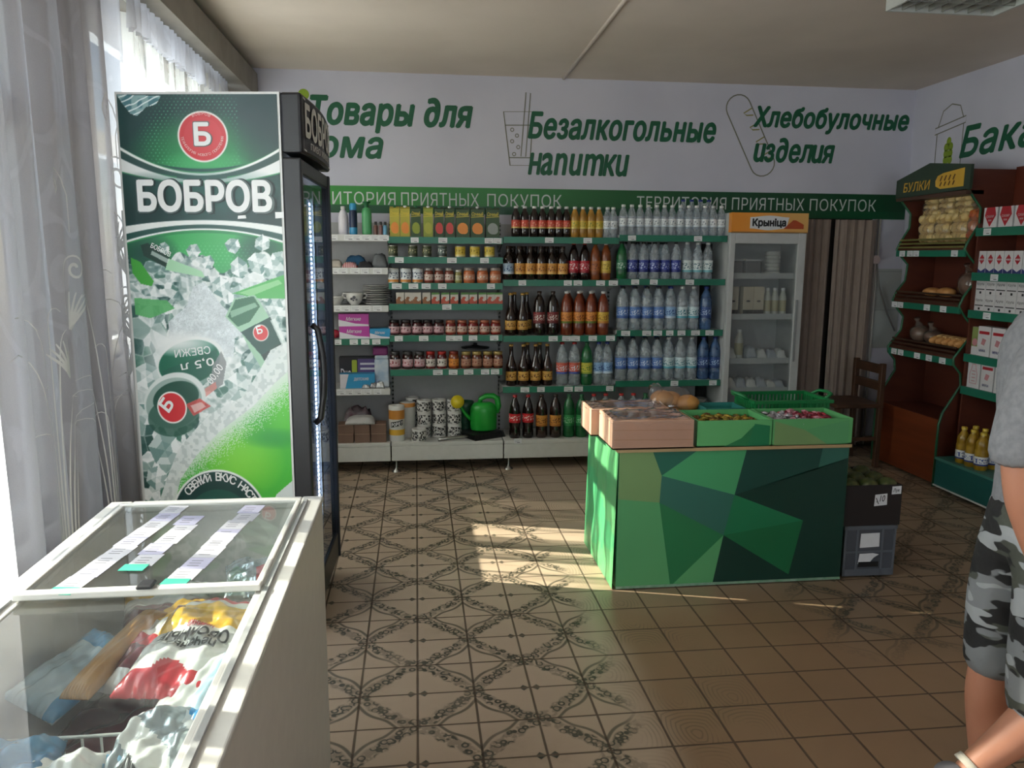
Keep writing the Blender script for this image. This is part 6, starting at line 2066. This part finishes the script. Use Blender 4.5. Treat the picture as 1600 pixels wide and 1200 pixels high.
def food_bag(loc, size, rot, zones, label, name='frozen_food_bag', seed=1, wob=1.0, writing=None, cat='food bag'):
    """soft sealed bag; zones(u, v) -> key of its print colour, u across and v along, both 0..1"""
    w, l, t = size
    rr = random.Random(seed)
    ph = [rr.uniform(0, 6) for _ in range(8)]
    n, m = 44, 56
    keys = []
    b = MB()

    def H(u, v):
        e = (max(0, 1 - abs(2 * u - 1) ** 3.2) * max(0, 1 - abs(2 * v - 1) ** 4)) ** .5
        k = math.sin(u * 9 + ph[0] + 2.5 * math.sin(v * 5 + ph[1])) * math.sin(v * 7 + ph[2] + 2 * math.sin(u * 4 + ph[3]))
        k2 = math.sin(u * 23 + v * 17 + ph[4]) * math.sin(v * 29 - u * 13 + ph[5])
        cr = .4 * math.sin(u * 60 + ph[6]) * (1 if v < .06 or v > .94 else 0)
        return t * (e * .5 + wob * (.11 * k + .04 * k2) * (.35 + e)) + .004 * cr

    vs = []
    for s in (1, -1):
        for j in range(m + 1):
            for i in range(n + 1):
                u, v = i / n, j / m
                vs.append(((u - .5) * w * (1 - .05 * math.sin(v * 3.14)), (v - .5) * l, H(u, v) if s > 0 else -H(u, v) * .5 - .0015))
    N = (n + 1) * (m + 1)
    fs, ms = [], []
    for j in range(m):
        for i in range(n):
            k = j * (n + 1) + i
            z = zones((i + .5) / n, (j + .5) / m)
            if z not in keys: keys.append(z)
            fs.append((k, k + 1, k + n + 2, k + n + 1)); ms.append(keys.index(z))
            fs.append((N + k, N + k + n + 1, N + k + n + 2, N + k + 1)); ms.append(keys.index(z))
    for i in range(n):
        fs += [(i + 1, i, N + i, N + i + 1), (m * (n + 1) + i, m * (n + 1) + i + 1, N + m * (n + 1) + i + 1, N + m * (n + 1) + i)]; ms += [ms[0], ms[-1]]
    for j in range(m):
        a, c = j * (n + 1), (j + 1) * (n + 1)
        fs += [(a, c, N + c, N + a), (c + n, a + n, N + a + n, N + c + n)]; ms += [ms[0], ms[0]]
    b.add(vs, fs, 0, True)
    b.mi[:] = ms
    th = thing(name, label, cat, loc, 0, 'frozen goods in the chest freezer')
    th.rotation_euler = rot
    b.build('bag', [BP[k] for k in keys], th)
    if writing:
        q = MB()
        for body, cx, cy, hw, hh, ang, mm in writing:
            tx = MB()
            put_text(tx, body, 0, 0, hw, hh, bold=.06, centre=True)
            c, s = math.cos(ang), math.sin(ang)
            q.add([(cx * w + p[0] * c - p[1] * s, cy * l + p[0] * s + p[1] * c, H(cx + .5 + (p[0] * c - p[1] * s) / w, cy + .5 + (p[0] * s + p[1] * c) / l) + .002 + p[2]) for p in tx.v], tx.f, mm)
        q.build('bag_print', [INK, PAPER, BP['red']], th)
    return th


def z_main(u, v):
    if v > .90: return 'red' if v < .95 else 'white'
    if v > .84: return 'white'
    if v > .56: return 'yellow'
    if v < .22 and abs(u - .45) < .30 * (1 - v / .22) + .04: return 'red'
    return 'white' if v > .12 else 'red'


def z_twin(u, v):
    if v > .62: return 'yellow'
    if v > .45: return 'white'
    if v > .32 + .2 * (u - .5): return 'red'
    return 'plum' if v > .1 else 'white'


food_bag((-.435, 1.51, .735), (.20, .31, .075), (.10, .03, -.10), z_main, 'large yellow, white and red frozen food bag in the middle of the freezer', seed=3,
         writing=[('ОВСЯНЫЕ', .0, -.06, .13, .032, math.pi, 0), ('печенье', .03, -.155, .09, .018, math.pi, 0), ('новинка', 0.02, .03, .05, .012, math.pi, 2)])
food_bag((-.535, 1.60, .70), (.16, .32, .07), (.1, -.05, -.42), z_twin, 'yellow and red frozen food bag leaning beside the larger yellow bag', seed=5)
food_bag((-.600, 1.55, .715), (.055, .30, .05), (.08, 0, -.18), lambda u, v: 'tan', 'long tan frozen pastry left of the yellow bags', 'frozen_pastry', 7, .3, cat='frozen food')
food_bag((-.672, 1.52, .69), (.12, .22, .05), (.15, .3, -.4), lambda u, v: 'blue' if v > .75 or u > .8 else 'pale', 'pale blue frozen food bag at the rear wall of the freezer', seed=9)
food_bag((-.60, 1.86, .66), (.20, .22, .06), (.1, .05, .3), lambda u, v: 'yellow' if v > .6 and u < .6 else ('plum' if v < .4 else 'white'), 'yellow and plum frozen food bag deeper in the freezer behind the yellow bags', seed=11)
food_bag((-.38, 1.88, .72), (.18, .18, .07), (.05, .0, .2), lambda u, v: 'red' if .4 < u < .6 and v < .5 else 'silver', 'silvery frozen food bag with a red spot under the far glass lid', seed=13)
food_bag((-.55, 1.90, .56), (.34, .24, .08), (0, 0, .1), lambda u, v: 'silver' if v > .4 else 'white', 'large silvery bag lying at the bottom under the far glass lid', seed=15)
food_bag((-.415, 1.33, .705), (.12, .30, .06), (.25, -.2, -.3), lambda u, v: 'white' if u < .7 else 'pale', 'rolled white frozen food bag beside the wire basket', seed=17)
food_bag((-.42, 1.16, .70), (.17, .24, .08), (.35, -.15, -.3), lambda u, v: 'silver' if math.sin(7 * u + 4 * v + 1.5 * math.sin(9 * v)) > .1 else ('blue' if math.sin(5 * v + 3 * u) > .3 else 'white'), 'shiny silver and blue ice cream bag on top in the near basket', seed=19, wob=1.5, writing=[('СНЕЖОК', 0, -.1, .09, .025, 2.4, 0)])
food_bag((-.52, 1.10, .68), (.17, .24, .08), (.2, .1, .25), lambda u, v: 'sky' if math.sin(6 * u - 5 * v + 1.2 * math.sin(8 * u)) > .2 else 'white', 'white and sky blue ice cream bag beside the silver one', seed=21, wob=1.4, writing=[('СНЕЖОК', 0, .1, .09, .025, 2.9, 0)])
food_bag((-.640, 1.14, .69), (.18, .24, .08), (.15, .12, .3), lambda u, v: 'navy', 'large deep blue frozen food bag at the left of the near basket', seed=23)
food_bag((-.585, .93, .66), (.25, .28, .09), (.1, 0, -.3), lambda u, v: 'navy' if u > .3 else 'sky', 'deep blue frozen food bag with sky blue edge at the near end of the basket', seed=25)
food_bag((-.42, .90, .66), (.2, .26, .08), (.1, -.1, .1), lambda u, v: 'pale' if v > .4 else 'white', 'pale frozen food bag at the near end of the basket beside the front wall', seed=27)
food_bag((-.52, 1.60, .55), (.40, .40, .12), (0, 0, 0), lambda u, v: 'plum' if v < .5 else 'silver', 'dark frozen food bag lying under the yellow bags', seed=29)
food_bag((-.53, 1.0, .52), (.38, .55, .12), (0, 0, 0), lambda u, v: 'pale', 'pale frozen food bag lying at the bottom of the near basket', seed=31)

# strips of price cards lying on the far lid
TEALC = mat('teal_clip', '3fa08a', .4)
LIL = mat('paper_lilac', '9f9eb4', .7)
CARDW = mat('paper_card', 'acacb4', .7)
for (xa, ya), (xb, yb), n, lab in (((-.605, 2.015), (-.672, 1.515), 9, 'long strip of price cards on the far glass lid, nearest the window'), ((-.545, 1.93), (-.578, 1.62), 5, 'short strip of price cards in the middle of the far glass lid'), ((-.415, 2.0), (-.473, 1.535), 8, 'long strip of price cards on the far glass lid, nearest the aisle')):
    t = thing('price_card_strip', lab, 'price strip', (xb, yb, FZ + .0155), 0, 'price strips on the freezer lid')
    d = Vector((xa - xb, ya - yb, 0)); L = d.length; d.normalize()
    xf = frame((0, 0, 0), (d.y, -d.x, 0), (d.x, d.y, 0))
    for k in range(n):
        b = MB(xf)
        dx = R.uniform(-.004, .004)
        z = .0006 * (k % 3)
        plate(b, [(-.026 + dx, L * k / n), (.026 + dx, L * k / n), (.026 + dx, L * (k + 1) / n + .004), (-.026 + dx, L * (k + 1) / n + .004)], z, z + .0007, 0)
        for q in range(3):
            y = L * (k + .25 + .22 * q) / n
            plate(b, [(-.016 + dx, y), (.008 + dx, y), (.008 + dx, y + .003), (-.016 + dx, y + .003)], z + .0007, z + .0010, 1)
        b.build('price_card', [LIL if k % 3 == 1 else CARDW, bpy.data.materials['tag_print']], t)
    b = MB(xf)
    plate(b, [(-.026, -.03), (.024, -.03), (.024, .004), (-.026, .004)], .0022, .0032, 0)
    b.build('clip', TEALC, t)
# ================================================================ man at the right edge, walking to the right
SKIN = NT('skin')
SKIN.set(SKIN.b.inputs['Base Color'], SKIN.mix(SKIN.noise(9, 4), 'b87c62', 'c48a70'))
SKIN.b.inputs['Roughness'].default_value = .5
SKIN.b.inputs['Subsurface Weight'].default_value = .08
SKIN.b.inputs['Subsurface Radius'].default_value = (.02, .008, .004)
SKIN.bump(SKIN.noise(120, 3), .08, .002)
SKIN = SKIN.mat


def skin_mesh(name, nodes, edges, m, parent, sub=2, smooth=True):
    me = bpy.data.meshes.new(name)
    me.from_pydata([n[0] for n in nodes], edges, [])
    me.materials.append(m)
    o = link(name, me, parent)
    md = o.modifiers.new('skin', 'SKIN')
    md.use_smooth_shade = True
    md.branch_smoothing = .4
    sk = me.skin_vertices[0].data
    for i, n in enumerate(nodes):
        r = n[1] if isinstance(n[1], tuple) else (n[1], n[1])
        sk[i].radius = r
        sk[i].use_root = (i == 0)
    q = o.modifiers.new('sub', 'SUBSURF')
    q.levels = q.render_levels = sub
    return o


def chain(nodes, edges, start, pts):
    k = start
    for p in pts:
        nodes.append(p)
        edges.append((k, len(nodes) - 1))
        k = len(nodes) - 1
    return k


man = thing('person', 'person in grey t-shirt and grey camouflage shorts walking right at the right edge', 'person', (1.56, 1.7, 0))
L = lambda x, y, z: (x - 1.5, y - 1.7, z)
N_, E_ = [(L(1.49, 1.70, .88), (.105, .098))], []
sp = chain(N_, E_, 0, [(L(1.50, 1.70, 1.00), (.105, .10)), (L(1.50, 1.70, 1.14), (.112, .105)), (L(1.50, 1.70, 1.27), (.108, .095))])
nk = chain(N_, E_, sp, [(L(1.49, 1.70, 1.36), (.080, .085)), (L(1.502, 1.70, 1.42), .052), (L(1.515, 1.70, 1.47), .050)])
hd_ = chain(N_, E_, nk, [(L(1.532, 1.70, 1.525), (.072, .064)), (L(1.540, 1.70, 1.585), (.094, .077)), (L(1.534, 1.70, 1.645), (.090, .076)), (L(1.528, 1.70, 1.69), (.055, .05))])
chain(N_, E_, hd_ - 3, [(L(1.598, 1.70, 1.508), (.034, .030))])
# near (right) arm
ra = chain(N_, E_, sp, [(L(1.41, 1.60, 1.325), .062), (L(1.315, 1.545, 1.30), .058), (L(1.250, 1.51, 1.18), .050), (L(1.225, 1.50, 1.07), .043), (L(1.243, 1.495, .98), .044), (L(1.288, 1.495, .87), .035), (L(1.34, 1.495, .775), .027)])
palm = chain(N_, E_, ra, [(L(1.362, 1.495, .735), (.034, .018)), (L(1.376, 1.495, .69), (.036, .016))])
for k, (dx, dl) in enumerate(((.030, .068), (.011, .078), (-.009, .072), (-.028, .056))):
    b0 = chain(N_, E_, palm, [(L(1.378 + dx, 1.495, .672), .009), (L(1.386 + dx * 1.1, 1.490, .672 - dl * .42), .0085), (L(1.382 + dx * 1.1, 1.480, .672 - dl * .75), .008), (L(1.372 + dx * 1.1, 1.470, .672 - dl), .0065)])
chain(N_, E_, palm - 1, [(L(1.398, 1.482, .722), .011), (L(1.418, 1.470, .695), .0095), (L(1.420, 1.462, .668), .008)])
# far (left) arm, swung forward
la = chain(N_, E_, sp, [(L(1.500, 1.80, 1.325), .065), (L(1.540, 1.865, 1.30), .058), (L(1.62, 1.89, 1.18), .050), (L(1.68, 1.895, 1.07), .043), (L(1.74, 1.89, .99), .042), (L(1.83, 1.885, .92), .034), (L(1.90, 1.88, .87), .027)])
pl = chain(N_, E_, la, [(L(1.925, 1.888, 0.840), (.034, .018)), (L(1.955, 1.886, 0.805), (.036, .016))])
for k, (dx, dl) in enumerate(((.026, .068), (.009, .078), (-.009, .072), (-.026, .056))):
    chain(N_, E_, pl, [(L(1.966 + dx * .7, 1.886, .790 + dx * .6), .009), (L(1.986 + dx * .7, 1.882, .785 + dx * .6 - dl * .35), .0085), (L(1.992 + dx * .7, 1.872, .780 + dx * .6 - dl * .7), .008)])
chain(N_, E_, pl - 1, [(L(1.955, 1.872, 0.845), .011), (L(1.980, 1.862, 0.830), .0095), (L(1.995, 1.856, 0.810), .008)])
# far (left) leg carries the weight, near (right) leg trails with the heel up
chain(N_, E_, 0, [(L(1.475, 1.79, .80), .088), (L(1.46, 1.80, .64), .074), (L(1.475, 1.80, .47), .060), (L(1.455, 1.80, .36), .058), (L(1.465, 1.80, .22), .046), (L(1.48, 1.80, .10), .036), (L(1.51, 1.80, .065), .040), (L(1.60, 1.79, .04), .036), (L(1.66, 1.785, .032), .030)])
chain(N_, E_, 0, [(L(1.475, 1.625, .80), .09), (L(1.472, 1.61, .64), .078), (L(1.49, 1.605, .485), .060), (L(1.44, 1.605, .40), .058), (L(1.36, 1.61, .325), .046), (L(1.285, 1.615, .265), .035), (L(1.265, 1.615, .225), .038), (L(1.273, 1.615, .15), .034), (L(1.298, 1.615, .085), .030)])
skin_mesh('body', N_, E_, SKIN, man)
# face
b = MB()
b.blob(L(1.630, 1.70, 1.570), .016, .012, .022, 0, 12, 9)
b.blob(L(1.636, 1.70, 1.560), .012, .014, .010, 0, 12, 9)
for s_ in (-1, 1):
    b.blob(L(1.535, 1.70 + s_ * .076, 1.575), .018, .009, .030, 0, 12, 9)
b.build('nose_and_ears', SKIN, man)
b = MB()
for s_ in (-1, 1):
    b.blob(L(1.612, 1.70 + s_ * .030, 1.592), .010, .013, .007, 0, 12, 9)
    b.blob(L(1.6195, 1.70 + s_ * .030, 1.592), .0035, .005, .005, 1, 10, 8)
b.build('eye', [PAPER, INK], man)
b = MB()
for s_ in (-1, 1):
    b.tube([L(1.618, 1.70 + s_ * .016, 1.608), L(1.622, 1.70 + s_ * .030, 1.612), L(1.606, 1.70 + s_ * .050, 1.606)], [.003, .004, .002], 6)
b.build('eyebrow', mat('brow_hair', '33291f', .8), man)
b = MB()
b.blob(L(1.622, 1.70, 1.528), .008, .022, .004, 0, 12, 8).blob(L(1.620, 1.70, 1.520), .008, .019, .0045, 0, 12, 8)
b.build('mouth', mat('lip_tone', '9a5a4e', .5), man)
b = MB().blob(L(1.518, 1.70, 1.645), .102, .088, .075, 0, 20, 14, .015)
b.blob(L(1.475, 1.70, 1.59), .055, .074, .075, 0, 16, 12, .015)
b.build('hair', mat('short_hair', '3a3028', .8, bump=.6, bscale=150), man)
# t-shirt
TEE = mat('grey_tee', '88888c', .9, col2='7a7a7f', scale=60, bump=.3, bscale=25)
b = MB()
RINGS = [(.785, 1.512, .132, .158), (.79, 1.512, .136, .162), (.86, 1.514, .132, .158), (.96, 1.516, .128, .155), (1.08, 1.515, .132, .168), (1.18, 1.512, .134, .186), (1.26, 1.508, .126, .196), (1.315, 1.503, .112, .186), (1.35, 1.50, .096, .150), (1.385, 1.500, .078, .100), (1.405, 1.503, .066, .072), (1.41, 1.504, .058, .062)]
n = 32
vs, fs = [], []
for j, (z, cx, rx, ry) in enumerate(RINGS):
    for i in range(n):
        t = 2 * math.pi * i / n
        w_ = 1 + .012 * math.sin(5 * t + 9 * z) * (1.2 - z) * 2
        p = L(cx + rx * w_ * math.cos(t), 1.70 + ry * w_ * math.copysign(abs(math.sin(t)) ** .85, math.sin(t)), z)
        vs.append(p)
for j in range(len(RINGS) - 1):
    for i in range(n):
        fs.append((j * n + i, j * n + (i + 1) % n, (j + 1) * n + (i + 1) % n, (j + 1) * n + i))
b.add(vs, fs, 0, True)
b.tube([L(1.50, 1.66, 1.32), L(1.44, 1.60, 1.325), L(1.37, 1.56, 1.315), L(1.305, 1.532, 1.275), L(1.262, 1.515, 1.20), L(1.240, 1.505, 1.13), L(1.226, 1.50, 1.075), L(1.227, 1.50, 1.073)], [.07, .082, .084, .080, .074, .070, .070, .058], 18)
b.tube([L(1.50, 1.74, 1.32), L(1.52, 1.80, 1.325), L(1.545, 1.85, 1.31), L(1.59, 1.88, 1.25), L(1.64, 1.892, 1.15), L(1.675, 1.895, 1.085), L(1.677, 1.895, 1.082)], [.07, .082, .084, .078, .072, .068, .056], 18)
o = b.build('t_shirt', TEE, man, sub=1)
# camouflage shorts
g = NT('camouflage_cloth')
tc = g.n('TexCoord').outputs['Object']
wv = g.n('Mapping', i_Vector=tc)
wv.inputs['Scale'].default_value = (.8, .8, 2.0)
wv.inputs['Rotation'].default_value = (.3, .5, 0)
n1 = g.noise(7, 2, wv.outputs[0]); n2 = g.noise(8.5, 2, g.n('Mapping', i_Vector=wv.outputs[0], i_Location=(3, 1, 2)).outputs[0]); n3 = g.noise(10, 1, g.n('Mapping', i_Vector=wv.outputs[0], i_Location=(7, 5, 1)).outputs[0])
c = g.mix(g.step(n1, .49, .51), '808386', '4c4f47')
c = g.mix(g.step(n2, .5, .52), c, '232324')
c = g.mix(g.step(n3, .60, .615), c, 'a2a5a8')
g.set(g.b.inputs['Base Color'], c)
g.b.inputs['Roughness'].default_value = .8
g.bump(g.noise(14, 3), .5, .02)
CAMO = g.mat
K_, KE = [(L(1.485, 1.70, .90), (.125, .112))], []
chain(K_, KE, 0, [(L(1.488, 1.70, .98), (.126, .112))])
chain(K_, KE, 0, [(L(1.475, 1.775, .80), .100), (L(1.465, 1.80, .64), .084), (L(1.468, 1.80, .47), .080), (L(1.47, 1.80, .385), .078)])
chain(K_, KE, 0, [(L(1.465, 1.635, .80), .106), (L(1.462, 1.612, .64), .104), (L(1.465, 1.608, .45), .104), (L(1.475, 1.606, .345), .098)])
skin_mesh('shorts', K_, KE, CAMO, man)
b = MB(frame(L(1.45, 1.487, .60), (1, 0, 0), (0, .02, 1)))
plate(b, [(-.06, -.07), (.07, -.07), (.07, .07), (-.06, .07)], 0, .006)
b.build('cargo_pocket', CAMO, man, bevel=.004)
# shoes
SHOE = mat('grey_shoe', '6c6a70', .6)
SOLE = mat('pale_sole', 'c4c0b8', .6)
b = MB()
for (x0, y, z0, pts) in ((0, 1.80, 0, [(1.475, .045, .036), (1.51, .055, .042), (1.56, .055, .042), (1.62, .045, .042), (1.68, .038, .034)]),):
    b.tube([L(p[0], y - .008 * i, p[1]) for i, p in enumerate(pts)], [p[2] for p in pts], 14)
b.build('shoe', SHOE, man)
MB().box(-.04, .20, .055, .135, .0, .014).build('sole', SOLE, man, bevel=.005)
MB().tube([L(1.217, 1.615, .262), L(1.232, 1.615, .228), L(1.245, 1.615, .17), L(1.265, 1.613, .105), L(1.305, 1.61, .04)], [.030, .044, .044, .044, .033], 14).build('shoe', SHOE, man)
MB().tube([L(1.289, 1.614, .268), L(1.275, 1.615, .256)], [.041, .0435], 14).build('sock', mat('pale_sock', 'c9c2b4', .9), man)
